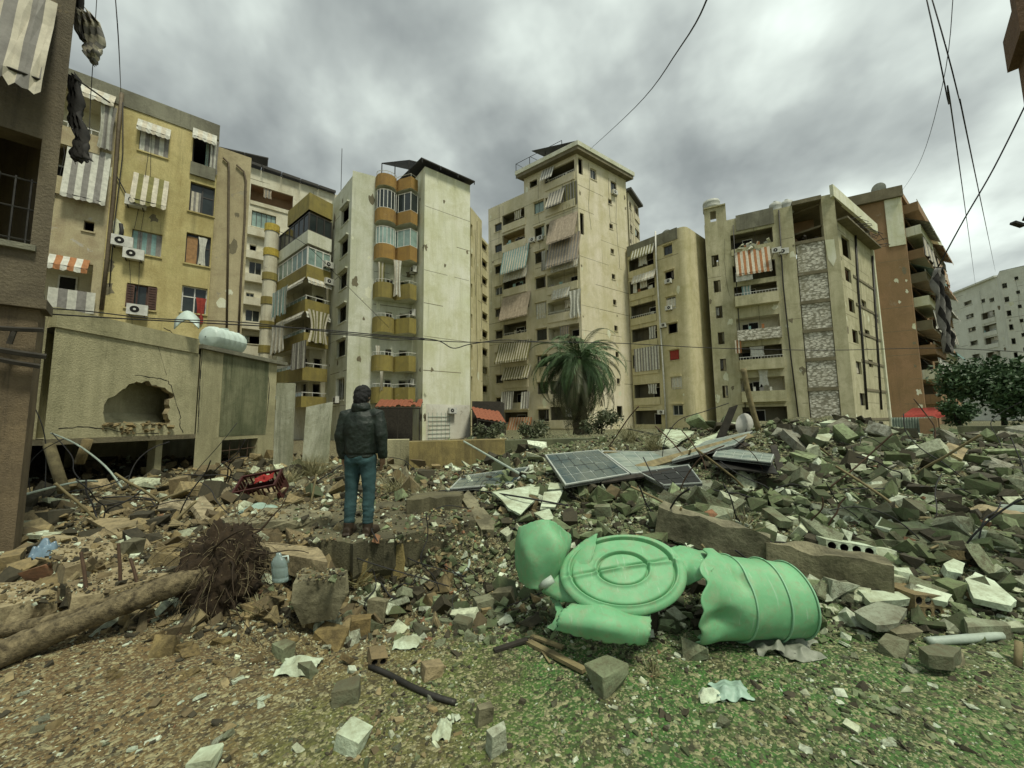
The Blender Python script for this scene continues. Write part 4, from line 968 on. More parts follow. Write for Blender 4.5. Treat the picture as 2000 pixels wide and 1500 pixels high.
Bk = [Gr, Gr-FG.n*9, G0-FG.n*12, G0]; back(bG, Bk, 0, Hg-.1, G_['G']); poly_roof(bG, [G0, FG.P(sp0, 0).to_2d(), (FG.P(sp0, 0, -12)).to_2d(), G0-FG.n*12], Hg-.15)
m_ = MB(); m_.bF(FG, FG.hit(1437, 430)[0], sB1+.2, Hg-1.6, Hg+.25, .003, .12); m_.build('parapet', G_['A_grey'], bG)
# rooftop hut and tanks
hs, he = 0.05, FG.hit(1418, 420)[0]; m_ = MB(); m_.wall(FG, hs, he, Hg-.01, Hg+1.9, [(hs+(he-hs)*.28, hs+(he-hs)*.55, Hg+.2, Hg+1.5)], .2)
m_.bF(FG, hs, he, Hg+1.9, Hg+2.05, -3, .15); m_.poly([FG.P(he, Hg, 0), FG.P(he, Hg+1.9, 0), FG.P(he, Hg+1.9, -3), FG.P(he, Hg, -3)]); m_.build('roof_hut', G_['G'], bG)
def tank(p, r, h, label, mat='tankg', group=None):
    t = thing('water_tank', p, label, 'tank', group); p = Vector(p); m = MB(); prof = [(.02, 0), (r, .02), (r, h*.25), (r*1.02, h*.28), (r, h*.31), (r, h*.6), (r*1.02, h*.63), (r, h*.66), (r*.95, h*.82), (r*.6, h*.93), (r*.28, h*.96), (r*.28, h), (.01, h)]
    m.grid([[p+Vector((math.cos(a)*q, math.sin(a)*q, z)) for a in [j*math.pi/9 for j in range(19)]] for q, z in prof]); m.build('drum', G_[mat], t, True)
    m = MB(); m.tube([p+Vector((0, 0, h)), p+Vector((0, 0, h+.06))], r*.3, 12); m.build('lid', G_[mat], t); return t
p = FG.P((hs+he)/2-.3, Hg+2.05, -1.2); tank(p, .95, 1.5, 'grey domed water tank on the roof hut of the shell damaged block')
for k, s_ in enumerate((sB1+.6, sB1+1.7)):
    p = FG.P(s_, Hg-.15, -1.3-.2*k); tank(p, .62, 1.6, 'grey water tank in the pair beside the torn open top storey', group='pair of roof tanks')
# ---- H: terracotta block -------------------------------------------------
H0 = rpx(1757, 366, 46); HH = at(1757, 366, 46).z; Hl = roofpt(1650, 390, HH); dH = (Hl-H0).normalized(); Hr = rpx(1822, 500, 60)
bH = thing('apartment_building', (*H0, 0), 'terracotta coloured block with ragged balconies hung with cloth along its flank', 'building')
FH = Fac(H0, Hl+dH*5); W = Wall(bH, FH, 0, HH, G_['H']); W.done()
m_ = MB(); m_.bF(FH, -.1, FH.L, HH-1.3, HH+.05, .003, .5); m_.build('parapet', G_['band'], bH)
m_ = MB(); m_.bF(FH, .02, 1.6, HH-7.5, HH-1.31, .003, .12); m_.build('pilaster', G_['D'], bH)
FHr = Fac(H0, Hr); W = Wall(bH, FHr, 0, HH, G_['H'])
for k in range(9):
    z = HH-3.2-k*3.0
    if z < .3: break
    for j, (a, b) in enumerate(((.6, FHr.L*.42), (FHr.L*.5, FHr.L*.95))):
        W.loggia(a, b, z, 2.5, 1.3, .95, door=(.3, .6), rail=(k+j) % 3 == 0, out=1.2, parmat=G_['D'] if (k+j) % 3 == 1 else (G_['band'] if k % 2 else G_['H']))
cc = [('clt', 'clt'), ('clb', 'clw'), ('clw', 'clg'), ('clg', 'clc'), ('clc', 'clb')]
for k, (z_, sty, c) in enumerate(((3, 'a', 0), (4, 'a', 1), (5, 'c', 2), (7, 'c', 2), (1, 'a', 3), (2, 'c', 3), (6, 'a', 4))):
    z = HH-3.2-z_*3.0
    for j, (a, b) in enumerate(((.6, FHr.L*.42), (FHr.L*.5, FHr.L*.95))):
        if sty == 'a': W.awn(a, b, z+2.4, z+.9, 2.1, cc[(c+j) % 5], .3, .35, k+j)
        else:
            m_ = MB(); sheet(m_, FHr, a, b, z+.2, z+2.4, 1.4, 1.55, 3, .15, .4, .1, True, .3, k+j); m_.build('curtain', [G_[cc[(c+j) % 5][0]], G_[cc[(c+j) % 5][1]]], bH)
W.done(); q_ = [Hr, Hr-FHr.n*14, Hl+dH*5]; back(bH, q_, 0, HH, G_['H']); poly_roof(bH, [H0, Hr, q_[1], q_[2]], HH-.3)
dish((*(H0.lerp(Hl, .3)-FH.n*1.2), HH-.3), .8, 'small grey satellite dish on the roof of the terracotta block', 'tankg', .5, -.3)
# ---- I: far white block ---------------------------------------------------
I0 = rpx(1945, 536, 80); HI = at(1945, 536, 80).z; Il = roofpt(1838, 580, HI); dI = (Il-I0).normalized(); HIl = at(1838, 580, 80).z
bI = thing('apartment_building', (*I0, 0), 'distant long white apartment block with small dark windows behind the leafy tree', 'building')
FI = Fac(I0, Il+dI*10); W = Wall(bI, FI, 0, HI-.6, G_['I'])
for T_, B_, n in (((1882, 588, 1898, 596), (1903, 718, 1918, 728), 6), ((1850, 594, 1858, 602), (1860, 722, 1876, 731), 6), ((1826, 620, 1832, 632), (1833, 740, 1842, 750), 5)):
    for r_ in column(FI, T_, B_, n): W.win(r_, 'open')
fa, fb = FI.hit(1947, 640)[0], FI.hit(1919, 640)[0]; fa = max(fa, .2)
for y in (622, 648, 673, 702, 730, 757): z = FI.hit(1934, y)[1]; W.loggia(fa, fb, z-.8, 2.4, 1.4, .9, door=(.2, .7))
for r_ in column(FI, (1916, 584, 1924, 592), (1932, 582, 1942, 590), 2): W.win((r_[0], r_[1], r_[2], r_[3]), 'open')
W.done(); m_ = MB(); m_.bF(FI, 0, FI.L, HI-.598, HI-.2, -.5, .4); m_.build('parapet', G_['I'], bI)
I2 = rpx(1952, 528, 76); I3 = rpx(2060, 515, 70); HI2 = at(1952, 530, 76).z
FI2 = Fac(I2, I3); W = Wall(bI, FI2, 0, HI2, G_['I'])
for T_, B_, n in (((1957, 553, 1967, 563), (1980, 688, 1988, 700), 6), ((1981, 540, 1989, 547), (2005, 735, 2013, 743), 8)):
    for r_ in column(FI2, T_, B_, n): W.win(r_, 'open')
W.done(); back(bI, [I2, I0], 0, HI2, G_['I']); back(bI, [I3, I3+Vector((6, 20)), Il+dI*10+Vector((4, 14)), Il+dI*10], 0, HI-1, G_['I'])
poly_roof(bI, [I0, I2, I3, I3+Vector((6, 20)), Il+dI*10+Vector((4, 14)), Il+dI*10], HI-.8)
# ================================================================ near structures
def jag(p, q, n, amp, seed):
    r = random.Random(seed); p, q = Vector(p), Vector(q); d = (q-p).normalized(); nn = Vector((-d.y, d.x)) if len(p) == 2 else None
    return [p.lerp(q, i/n)+(nn*r.uniform(-amp, amp) if 0 < i < n else nn*0) for i in range(n+1)]
G_['mossyw'] = plaster('spalled_white', (.50, .51, .40), (.34, .35, .24), (.18, .19, .11), (.06, .06, .04), .9, (.20, .19, .12), 3)
# ---- M: low damaged concrete building -------------------------------------
HM = at(112, 600, 10.2).z; M0 = rpx(112, 600, 10.2); M1 = roofpt(392, 664, HM); dM = (M1-M0).normalized()
HM2 = HM-.35
FM = Fac(M0, M1); sM2 = FM.hit(540, 700)[0]; M2 = M0+dM*sM2
bM = thing('damaged_building', (*((M0+M2)/2), 0), 'low yellowish concrete building with a jagged blast hole above an open dark basement', 'building')
zS = FM.hit(230, 853)[1]
hx = FM.rect(190, 738, 345, 838)
W = Wall(bM, FM, zS, HM-.55, G_['M'], 0, FM.L, depth=.02); W.holes.append(hx); 
m_ = MB(); m_.wall(FM, 0, FM.L, zS, HM-.55, [hx], .0); 
hp = [(203, 800), (208, 783), (224, 773), (240, 760), (262, 748), (285, 744), (305, 752), (322, 757), (340, 770), (330, 790), (328, 812), (331, 828), (300, 830), (262, 826), (228, 829), (204, 823)]
_r = random.Random(8); _h = []
for (x0, y0), (x1, y1) in zip(hp, hp[1:]+hp[:1]):
    for j in range(3): _h.append((x0+(x1-x0)*j/3+(_r.uniform(-3.5, 3.5) if j else 0), y0+(y1-y0)*j/3+(_r.uniform(-3.5, 3.5) if j else 0)))
hp = _h
hp = [FM.hit(*p) for p in hp]; cxy = (sum(p[0] for p in hp)/len(hp), sum(p[1] for p in hp)/len(hp))
def torect(p):
    dx, dz = p[0]-cxy[0], p[1]-cxy[1]; k = []
    if dx: k += [(hx[1]-cxy[0])/dx, (hx[0]-cxy[0])/dx]
    if dz: k += [(hx[3]-cxy[1])/dz, (hx[2]-cxy[1])/dz]
    t = min(x for x in k if x > 0); return (cxy[0]+dx*t, cxy[1]+dz*t)
cor = [(hx[0], hx[2]), (hx[1], hx[2]), (hx[1], hx[3]), (hx[0], hx[3])]
ang = lambda p: math.atan2(p[1]-cxy[1], p[0]-cxy[0])
ring = sorted([(ang(p), p, torect(p)) for p in hp])
for c in cor:      # carry the corners of the frame by splitting the nearest segment
    a = ang(c)
    for i in range(len(ring)):
        a0, a1 = ring[i][0], ring[(i+1) % len(ring)][0]+(2*math.pi if i == len(ring)-1 else 0)
        aa = a if a >= a0 else a+2*math.pi
        if a0 <= aa <= a1:
            t = (aa-a0)/(a1-a0); q = lerp(ring[i][1], ring[(i+1) % len(ring)][1], t); ring.insert(i+1, (a, q, c)); ring = sorted(ring); break
n_ = len(ring)
for i in range(n_):
    (_, p, P), (_, q, Q) = ring[i], ring[(i+1) % n_]
    m_.poly([FM.P(*P), FM.P(*Q), FM.P(*q), FM.P(*p)]); m_.poly([FM.P(*p), FM.P(*q), FM.P(*q, -.2), FM.P(*p, -.2)], 1)
m_.build('wall', [G_['M'], G_['concb']], bM)
m_ = MB(); m_.bF(FM, -.05, FM.L, zS-.16, zS-.003, -6, .06); m_.build('floor_slab', G_['band'], bM)
m_ = MB(); m_.bF(FM, -.02, FM.L-.1, HM-.548, HM, -.2, .05); m_.build('parapet', G_['M'], bM)
m_ = MB(); m_.poly(FM.q(.0, FM.L, zS, HM-.5, -1.0)); m_.poly([FM.P(0, zS+.02, -.01), FM.P(FM.L, zS+.02, -.01), FM.P(FM.L, zS+.02, -6), FM.P(0, zS+.02, -6)]); m_.build('inner_wall', G_['M'], bM)
m_ = MB(); c0 = FM.hit(262, 800); m_.box(FM.P(c0[0]+.1, c0[1]-.35, -.62), (2.6, .7, .06), 0, Matrix.Rotation(math.atan2(dM.y, dM.x), 3, 'Z') @ Matrix.Rotation(.75, 3, 'X'))
m_.box(FM.P(c0[0]-.6, c0[1]-.4, -.45), (1.0, .5, .05), 0, Matrix.Rotation(math.atan2(dM.y, dM.x), 3, 'Z') @ Matrix.Rotation(.9, 3, 'X') @ Matrix.Rotation(.3, 3, 'Y')); m_.build('fallen_board', G_['M'], bM)
# rubble on the sill of the hole
m_ = MB(); rr = random.Random(5)
for i in range(70):
    s_, z_ = FM.hit(rr.uniform(200, 335), rr.uniform(826, 846)); k = rr.uniform(.03, .12)
    m_.box(FM.P(s_, z_, rr.uniform(-.12, .06)), (k*rr.uniform(1, 2), k, k*.6), 0, Matrix.Rotation(rr.uniform(0, 3), 3, Vector((rr.random(), rr.random(), 1)).normalized()))
o = m_.build('broken_edge', G_['concb'], bM)
def crack(F, pts, w, parent, seed=1, off=.004):
    r = random.Random(seed); m = MB(); P = []
    for (x0, y0), (x1, y1) in zip(pts, pts[1:]):
        for i in range(4): t = i/4; P.append((x0+(x1-x0)*t+r.uniform(-1.3, 1.3), y0+(y1-y0)*t+r.uniform(-1.3, 1.3)))
    H = [F.hit(*p) for p in P]
    for (a, b), (c, d) in zip(H, H[1:]):
        k = w*r.uniform(.5, 1.4); l = math.hypot(c-a, d-b) or 1; nx_, nz_ = -(d-b)/l*k, (c-a)/l*k
        m.poly([F.P(a-nx_, b-nz_, off), F.P(c-nx_, d-nz_, off), F.P(c+nx_, d+nz_, off), F.P(a+nx_, b+nz_, off)])
    return m.build('crack', G_['dark'], parent)
crack(FM, [(265, 732), (300, 738), (325, 742), (336, 757), (345, 790), (352, 815), (350, 830), (360, 850)], .012, bM)
crack(FM, [(305, 665), (315, 700), (328, 742)], .006, bM, 2); crack(FM, [(320, 640), (345, 655), (385, 667)], .014, bM, 3); crack(FM, [(115, 838), (150, 834), (200, 836), (250, 846), (330, 848)], .01, bM, 4)
# basement: dark cave with piers
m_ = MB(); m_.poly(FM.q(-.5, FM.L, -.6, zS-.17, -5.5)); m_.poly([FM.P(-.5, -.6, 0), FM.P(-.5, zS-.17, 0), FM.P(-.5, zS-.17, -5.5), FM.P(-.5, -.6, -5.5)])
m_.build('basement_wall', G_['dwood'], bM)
for x0, x1 in ((318, 331),):
    a, b = FM.hit(x0, 890)[0], FM.hit(x1, 890)[0]; m_ = MB(); m_.bF(FM, a, b, -.5, zS-.165, -.6, -.3); m_.build('pier', G_['M'], bM)
# right half: solid wall down to a broken window
FM2 = Fac(M1+FM.n*.05, M2+FM.n*.05); W = Wall(bM, FM2, -.3, HM2, G_['mossy'] if False else G_['M'], 0, None, depth=.3)
zb = FM2.hit(470, 905)[1]
W.holes.append(FM2.rect(432, 858, 502, 920)); W.done()
r_ = FM2.rect(432, 858, 502, 920); m_ = MB()
for i in range(1, 4): s_ = r_[0]+(r_[1]-r_[0])*i/4; m_.tube([FM2.P(s_, r_[2], -.1), FM2.P(s_+.03, r_[3], -.1)], .015, 4)
for i in range(1, 3): z_ = r_[2]+(r_[3]-r_[2])*i/3; m_.tube([FM2.P(r_[0], z_, -.1), FM2.P(r_[1], z_+.05, -.1)], .015, 4)
m_.build('window', G_['rustm'], bM)
crack(FM2, [(395, 672), (392, 740), (388, 800), (384, 860)], .02, bM, 7); crack(FM2, [(526, 690), (524, 780), (518, 860)], .02, bM, 8)
m_ = MB(); m_.bF(FM2, -.1, FM2.L+.5, HM2+.003, HM2+.16, -3, .18); m_.build('roof_slab', G_['A_grey'], bM)
p_ = FM2.rect(432, 690, 522, 850); m_ = MB(); m_.bF(FM2, p_[0], p_[1], p_[2], p_[3], .003, .012); m_.build('mould_patch', plaster('mould', (.30, .30, .18), (.15, .17, .09), (.07, .085, .04), (.04, .045, .02), .95, (.26, .26, .16), 2.5), bM)
back(bM, [M2, M2-FM.n*6, M0-FM.n*6], -.5, HM2, G_['M']); poly_roof(bM, [M0, M2, M2-FM.n*6, M0-FM.n*6], HM-.56)
# brick return and barred window at its left end
FMl = Fac(M0-dM*1.6-FM.n*.25, M0-FM.n*.25); W = Wall(bM, FMl, zS, HM-.1, G_['M'])
r_ = FMl.rect(88, 618, 118, 686); r_ = (max(.05, r_[0]), min(FMl.L-.1, r_[1]), r_[2], r_[3]); W.holes.append(r_)
W.done(); m_ = MB()
for i in range(5): s_ = r_[0]+(r_[1]-r_[0])*(i+.5)/5; m_.tube([FMl.P(s_, r_[2], -.05), FMl.P(s_, r_[3], -.05)], .012, 4)
m_.build('window', G_['steel'], bM)
br = MB(); br.bF(FMl, 0, .28, 0, .12, .02, .06); z = zS+.1; k = 0
brick = None
while z < r_[2]-.15:
    x = .02+(.15 if k % 2 else 0)
    while x < FMl.L-.25:
        if brick is None:
            m_ = MB(); m_.bF(FMl, x, x+.27, z, z+.11, .004, .05); brick = m_.build('brick', G_['D'], bM); bo = (x, z)
        else:
            o = brick.copy(); COL.objects.link(o); o.parent = bM; d = FMl.P(x, z)-FMl.P(*bo); o.location = d+Vector((0, 0, rr.uniform(-.008, .008)))
        x += .295
    z += .135; k += 1
# pale ribbed tank lying on the roof, and a curved sheet beside it
tk = thing('water_tank', FM2.P(.2, HM2+.16, -.5), 'pale ribbed plastic water tank lying on the low building roof', 'tank')
a_ = FM2.hit(402, 650, -.5); b_ = FM2.hit(470, 660, -.5); R_ = .48; m_ = MB(); prof = []; n = 26
for i in range(n+1):
    t = i/n; e_ = min(t, 1-t); q = R_*min(1, math.sqrt(max(0, 1-(max(0, .14-e_)/.14)**2))+.05)
    prof.append((a_[0]+(b_[0]-a_[0])*t, q*(1+.035*math.sin(t*n*1.57))))
m_.grid([[FM2.P(s_, HM2+.16+R_+math.sin(j*math.pi/8)*q, -.5+math.cos(j*math.pi/8)*q) for j in range(17)] for s_, q in prof]); m_.build('drum', G_['tankw'], tk, True)
m_ = MB(); m_.tube([FM2.P((a_[0]+b_[0])/2, HM2+.16+R_*1.95, -.5), FM2.P((a_[0]+b_[0])/2, HM2+.16+R_*2.1, -.5)], .15, 12); m_.build('lid', G_['tankw'], tk)
m_ = MB(); m_.grid([[at(340+50*u, 632-18*math.sin(u*3.1), 13.6+.6*v)+Vector((0, 0, .35*v-.2)) for u in [i/8 for i in range(9)]] for v in (0, .5, 1)])
o = m_.build('curved_sheet', G_['tankw'], None, True); mods(o, ('SOLIDIFY', dict(thickness=.03))); tag(o, 'pale curved plastic sheet behind the parapet of the low concrete building', 'sheet')
# ---- L: sooty building at the left edge ------------------------------------
Kc = V2(at(30, 1090, 4.5)); dL = Vector((-.72, -.69)).normalized(); FL = Fac(Kc, Kc+dL*4.5)
bL = thing('corner_building', (*Kc, 0), 'sooty plaster building on a pillar with a barred window and striped awning', 'building')
G_['Lp'] = plaster('battered_pillar', (.24, .18, .10), (.15, .115, .07), (.08, .06, .035), (.03, .025, .018), .9, (.30, .25, .15), 4); zl = FL.hit(45, 582)[1]; HL = 11.5
W = Wall(bL, FL, zl, HL, G_['L'], depth=.3); s_a = FL.hit(70, 380)[0]; zw = FL.rect(0, 255, 60, 474)
r_ = (s_a, s_a+1.3, FL.hit(30, 476)[1], FL.hit(40, 258)[1]); W.holes.append(r_)
W.awning((-60, -30, 102, 158), .35, ('clc', 'clg'), .15, strip=.085, seed=2)
W.done(); m_ = MB()
for i in range(11): s_ = r_[0]+.05+i*.12; m_.tube([FL.P(s_, r_[2], -.06), FL.P(s_, r_[2]+(r_[3]-r_[2])*.62, -.06)], .011, 5)
for t in (.06, .34, .6): m_.tube([FL.P(r_[0], r_[2]+(r_[3]-r_[2])*t, -.06), FL.P(r_[1], r_[2]+(r_[3]-r_[2])*t, -.06)], .012, 5)
m_.build('grille', G_['steel'], bL)
m_ = MB(); m_.bF(FL, r_[0]-.05, r_[1]+.05, r_[2]-.06, r_[2]+.01, -.2, .06); m_.build('sill', G_['A_grey'], bL)
m_ = MB(); m_.bF(FL, -.04, FL.L, zl-.12, zl-.003, -.35, .10); m_.build('ledge', G_['L'], bL)
m_ = MB(); m_.bF(FL, .02, .36, -.2, zl-.123, -.4, .02); m_.build('pillar', G_['Lp'], bL)
m_ = MB(); m_.bF(FL, -.03, FL.L, zl+5.6, zl+5.75, .003, .15); m_.build('string_course', G_['A_grey'], bL)
bd = Vector((-.9, .43)); back(bL, [Kc, Kc+bd*4, Kc+dL*4.5+bd*4, Kc+dL*4.5], zl-.1, HL, G_['L']); poly_roof(bL, [Kc, Kc+bd*4, Kc+dL*4.5+bd*4, Kc+dL*4.5], HL)
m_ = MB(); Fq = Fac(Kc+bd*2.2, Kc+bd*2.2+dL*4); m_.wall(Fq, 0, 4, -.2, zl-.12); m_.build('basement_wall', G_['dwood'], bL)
for i, (x0, y0, x1, y1, r) in enumerate(((-20, 640, 85, 645, .03), (-10, 682, 90, 697, .035), (-15, 700, 78, 716, .03), (18, 672, 30, 640, .025))):
    m_ = MB(); m_.tube([FL.P(*FL.hit(x0, y0, .15), .15), FL.P(*FL.hit((x0+x1)/2, (y0+y1)/2+1, .15), .16), FL.P(*FL.hit(x1, y1, .15), .15)], r, 5)
    o = m_.build('charred_beam', G_['dwood']); recenter(o); tag(o, 'short charred timber beam hung across the pillar of the sooty building', 'beam', 'charred beams at the pillar')
# cloth torn from it
def rag(name, path, wid, mats, label, cat='cloth', nw=3, amp=.04, seed=0, stripe=2, grp=None):
    """a hanging strip of cloth: path of (px,py,Y), widths in px"""
    r = random.Random(seed); P = [at(*p) for p in path]; n = len(P); Gd = []; sub = 5; cols = 12
    for i in range((n-1)*sub+1):
        k, f = divmod(i, sub); f /= sub; k2 = min(k+1, n-1); p = P[k].lerp(P[k2], f); wd = (wid[k]+(wid[k2]-wid[k])*f)*p.y/750
        Gd.append([p+RT0*(wd*(j/cols-.5))+Vector((0, math.sin(j/cols*6.28*nw+i*.5+seed)*amp, math.sin(j*1.3+seed)*amp*.3)) for j in range(cols+1)])
    m = MB(); m.grid(Gd, mfun=lambda i, j: (j//stripe) % 2 if stripe > 0 else (i//-stripe) % 2)
    o = m.build(name, [G_[q] for q in mats], None, True); mods(o, ('SOLIDIFY', dict(thickness=.006))); recenter(o)
    tag(o, label, cat, grp); return o
rag('torn_cloth', [(165, 20, 5), (180, 50, 5), (182, 85, 5.05), (180, 105, 5.05), (183, 124, 5.1)], [20, 46, 40, 30, 8], ('clc', 'clg'), 'brown and cream striped cloth flapping from the sooty building corner', stripe=-2, seed=3, amp=.05)
rag('torn_cloth', [(146, 150, 4.9), (147, 200, 4.9), (148, 225, 4.9), (152, 245, 4.9), (160, 275, 4.9), (157, 300, 4.9), (157, 314, 4.9)], [18, 24, 14, 30, 16, 30, 36], ('cld', 'cld'), 'dark twisted cloth dangling from the sooty building corner', amp=.06, seed=5)
rag('torn_cloth', [(152, -60, 5), (152, 20, 5), (156, 60, 5), (162, 80, 5)], [20, 18, 16, 8], ('clg', 'cld'), 'long grey cloth edge hanging above the brown striped cloth', amp=.03, seed=6)
m_ = MB(); m_.tube([at(143, 150, 4.8), at(214, 200, 5.6)], .012, 5); o = m_.build('awning_rod', G_['steel']); recenter(o); tag(o, 'thin bare awning rod sticking out from the sooty building corner', 'rod')
m_ = MB(); m_.tube([at(190, -20, 5.2), at(182, 115, 5.2), at(177, 190, 5.2), at(174, 270, 5.2)], .006, 4); o = m_.build('cord', G_['cable']); tag(o, 'thin cord hanging straight down past the striped cloth', 'cord')
# ---- right edge: corner of another building ---------------------------------
q0 = at(2000, 60, 3.2); bX = thing('corner_building', (q0.x, q0.y, 0), 'brown pillar edge with a projecting ledge of a building beside the street lamp', 'building')
FX = Fac((q0.x, q0.y), (q0.x+.8, q0.y-.8)); zx = at(1984, 60, 3.2).z
m_ = MB(); za = at(1992, 195, 3.2).z
m_.bF(FX, 0.05, .8, za, zx, -.6, -.05); m_.bF(FX, -.02, .82, zx+.002, zx+.35, -.6, .0) ; m_.bF(FX, .06, .8, zx+.352, zx+3, -.6, -.05)
m_.build('ledge', plaster('brown_render', (.20, .11, .06), (.15, .085, .05), (.08, .05, .03)), bX)
m_ = MB(); m_.bF(FX, .45, .8, -.1, za-.003, -.6, -.2); m_.build('pillar', G_['L'], bX)
# ---- walls and ruins in the middle distance ---------------------------------
def boxthing(name, corners, z0, z1, mat, label, cat, group=None):
    """upright prism from plan corners (px, Y)"""
    pts = [V2(at(px, 823, Y)) for px, Y in corners]; m = MB(); n = len(pts)
    m.poly([(p.x, p.y, z1) for p in pts]); m.poly([(p.x, p.y, z0) for p in reversed(pts)])
    for i in range(n): a, b = pts[i], pts[(i+1) % n]; m.poly([(a.x, a.y, z0), (b.x, b.y, z0), (b.x, b.y, z1), (a.x, a.y, z1)])
    o = m.build(name, G_[mat] if isinstance(mat, str) else mat, weld=True); recenter(o); return tag(o, label, cat, group)
earth = plaster('yellow_earth_wall', (.34, .27, .10), (.22, .18, .07), (.10, .08, .035), (.04, .035, .018), .9, (.38, .33, .16), 4)
boxthing('retaining_wall', [(800, 11.6), (985, 12.6), (990, 13.4), (800, 12.4)], -.3, 1.02, earth, 'low yellow stained retaining wall below the windowless white end wall', 'wall')
boxthing('retaining_wall', [(985, 12.7), (1160, 13.5), (1160, 14.2), (985, 13.5)], -.3, .98, 'mossy', 'dark mossy retaining wall behind the solar panels', 'wall')
boxthing('garden_wall', [(1868, 14.5), (2080, 13), (2100, 13.6), (1870, 15)], 0, 1.22, 'mossy', 'greenish concrete garden wall under the leafy tree', 'wall')
boxthing('concrete_pier', [(748, 12.5), (800, 12.6), (800, 13.2), (748, 13.2)], -.2, 1.05, 'M', 'short olive stained concrete pier beyond the standing person', 'pier')
boxthing('broken_column', [(537, 15.2), (574, 15.4), (575, 16), (537, 16)], -.3, at(555, 748, 15.3).z, 'mossyw', 'white broken column with spalled plaster beside the low building', 'column')
m_ = MB(); P = [at(*q) for q in ((590, 900, 13.2), (637, 905, 13.0), (646, 785, 13.6), (598, 795, 13.8))]; m_.box8(P+[p+Vector((.03, .1, 0)) for p in P]); o = m_.build('leaning_board', G_['mossyw']); recenter(o); tag(o, 'large pale board leaning upright beside the standing person', 'board')
def plate(name, pts, th, mat, label, cat, group=None, lift=.1, seed=0, Ys=None):
    """slab with its upper face through photo points that rest just above the rubble"""
    P = []
    for i, (x, y) in enumerate(pts):
        r = ray(x, y)
        if Ys: P.append(at(x, y, Ys[i])); continue
        ts = np.arange(1.2, 40, .02); k = np.nonzero(EYE+r.z*ts <= hgt(r.x*ts, r.y*ts)+lift)[0]; t = ts[k[0]] if len(k) else 40; P.append(CAMP+r*t)
    c = sum(P, Vector())/len(P); nn = Vector()
    for i in range(len(P)): nn += (P[i]-c).cross(P[(i+1) % len(P)]-c)
    nn.normalize()
    if nn.z < 0: nn = -nn
    P = [p-nn*(p-c).dot(nn) for p in P]
    rr = random.Random(seed); Q = []
    for i in range(len(P)):          # jagged outline
        a, b = P[i], P[(i+1) % len(P)]; Q.append(a)
        L = (b-a).length
        for j in range(1, 3): Q.append(a.lerp(b, j/3+rr.uniform(-.08, .08))+(c-a).normalized()*rr.uniform(-.03, .05)*L)
    n = len(Q); m = MB(); B = [q-nn*th+(c-q)*rr.uniform(-.06, .10) for q in Q]
    m.raw(Q+B+[c, c-nn*th], [(i, (i+1) % n, 2*n) for i in range(n)]+[(n+(i+1) % n, n+i, 2*n+1) for i in range(n)]+[((i+1) % n, i, n+i, n+(i+1) % n) for i in range(n)])
    o = m.build(name, G_[mat] if isinstance(mat, str) else mat, weld=True); recenter(o); return tag(o, label, cat, group)
# tiled canopies at the foot of the pale block
def tilecan(A, B, dz, dout, label):
    A, B = Vector(A), Vector(B); r = thing('tiled_canopy', ((A.x+B.x)/2, (A.y+B.y)/2, 0), label, 'canopy'); n = int((B-A).length/.35)
    dn = Vector((dout[0], dout[1], -dz)); t0 = None
    for i in range(n):
        for j in range(4):
            a = A.lerp(B, i/n)+dn*(j/4); b = A.lerp(B, (i+1)/n)+dn*(j/4)
            if t0 is None:
                m = MB(); q = [a+Vector((0, 0, .06)), b+Vector((0, 0, .06)), b+dn*.27+Vector((0, 0, .0)), a+dn*.27]; mid0 = (q[0]+q[1])/2+Vector((0, 0, .07)); mid1 = (q[2]+q[3])/2+Vector((0, 0, .07))
                m.raw(q+[mid0, mid1], [(0, 4, 5, 3), (4, 1, 2, 5)]); t0 = m.build('tile', G_['tile'], r); o0 = a; mods(t0, ('SOLIDIFY', dict(thickness=.03)))
            else:
                if RNG.random() < .12: continue
                o = t0.copy(); COL.objects.link(o); o.parent = r; o.location = a-o0+Vector((0, 0, RNG.uniform(-.03, .02))); o.rotation_euler = (0, 0, 0)
    m = MB()
    for t in (.02, .5, .98): p = A.lerp(B, t)+dn; m.tube([(p.x, p.y, 0), p-Vector((0, 0, .08))], .05, 5)
    m.tube([A-Vector((0, 0, .1)), B-Vector((0, 0, .1))], .06, 5); m.tube([A+dn-Vector((0, 0, .1)), B+dn-Vector((0, 0, .1))], .05, 5); m.build('post', G_['dwood'], r); return r
tilecan(at(742, 783, 31.0), at(826, 783, 31.0), .55, (0.2, -1.6), 'broken red tiled canopy at the foot of the olive balconies')
tilecan(at(921, 797, 33), at(975, 806, 34.5), .9, (.6, -1.6), 'sagging red tiled canopy of the dark shed behind the solar panels')
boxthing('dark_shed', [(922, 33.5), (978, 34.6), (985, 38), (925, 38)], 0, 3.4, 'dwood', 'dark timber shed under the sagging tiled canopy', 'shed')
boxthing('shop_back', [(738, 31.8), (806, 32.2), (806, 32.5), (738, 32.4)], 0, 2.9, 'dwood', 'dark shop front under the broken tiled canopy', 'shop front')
m_ = MB(); F_ = Fac(V2(at(1785, 823, 26)), V2(at(1870, 823, 24))); 
sheet(m_, F_, 0, F_.L, at(1820, 812, 25).z, at(1820, 796, 25).z, 0, 1.2, 1, .1, .5, 0, False, .2, 3); o = m_.build('red_awning', G_['clr']); recenter(o); tag(o, 'faded red awning sagging before the terracotta block', 'awning')
m_ = MB(); F_ = Fac(V2(at(1742, 823, 22)), V2(at(1822, 823, 21))); a_ = F_.L
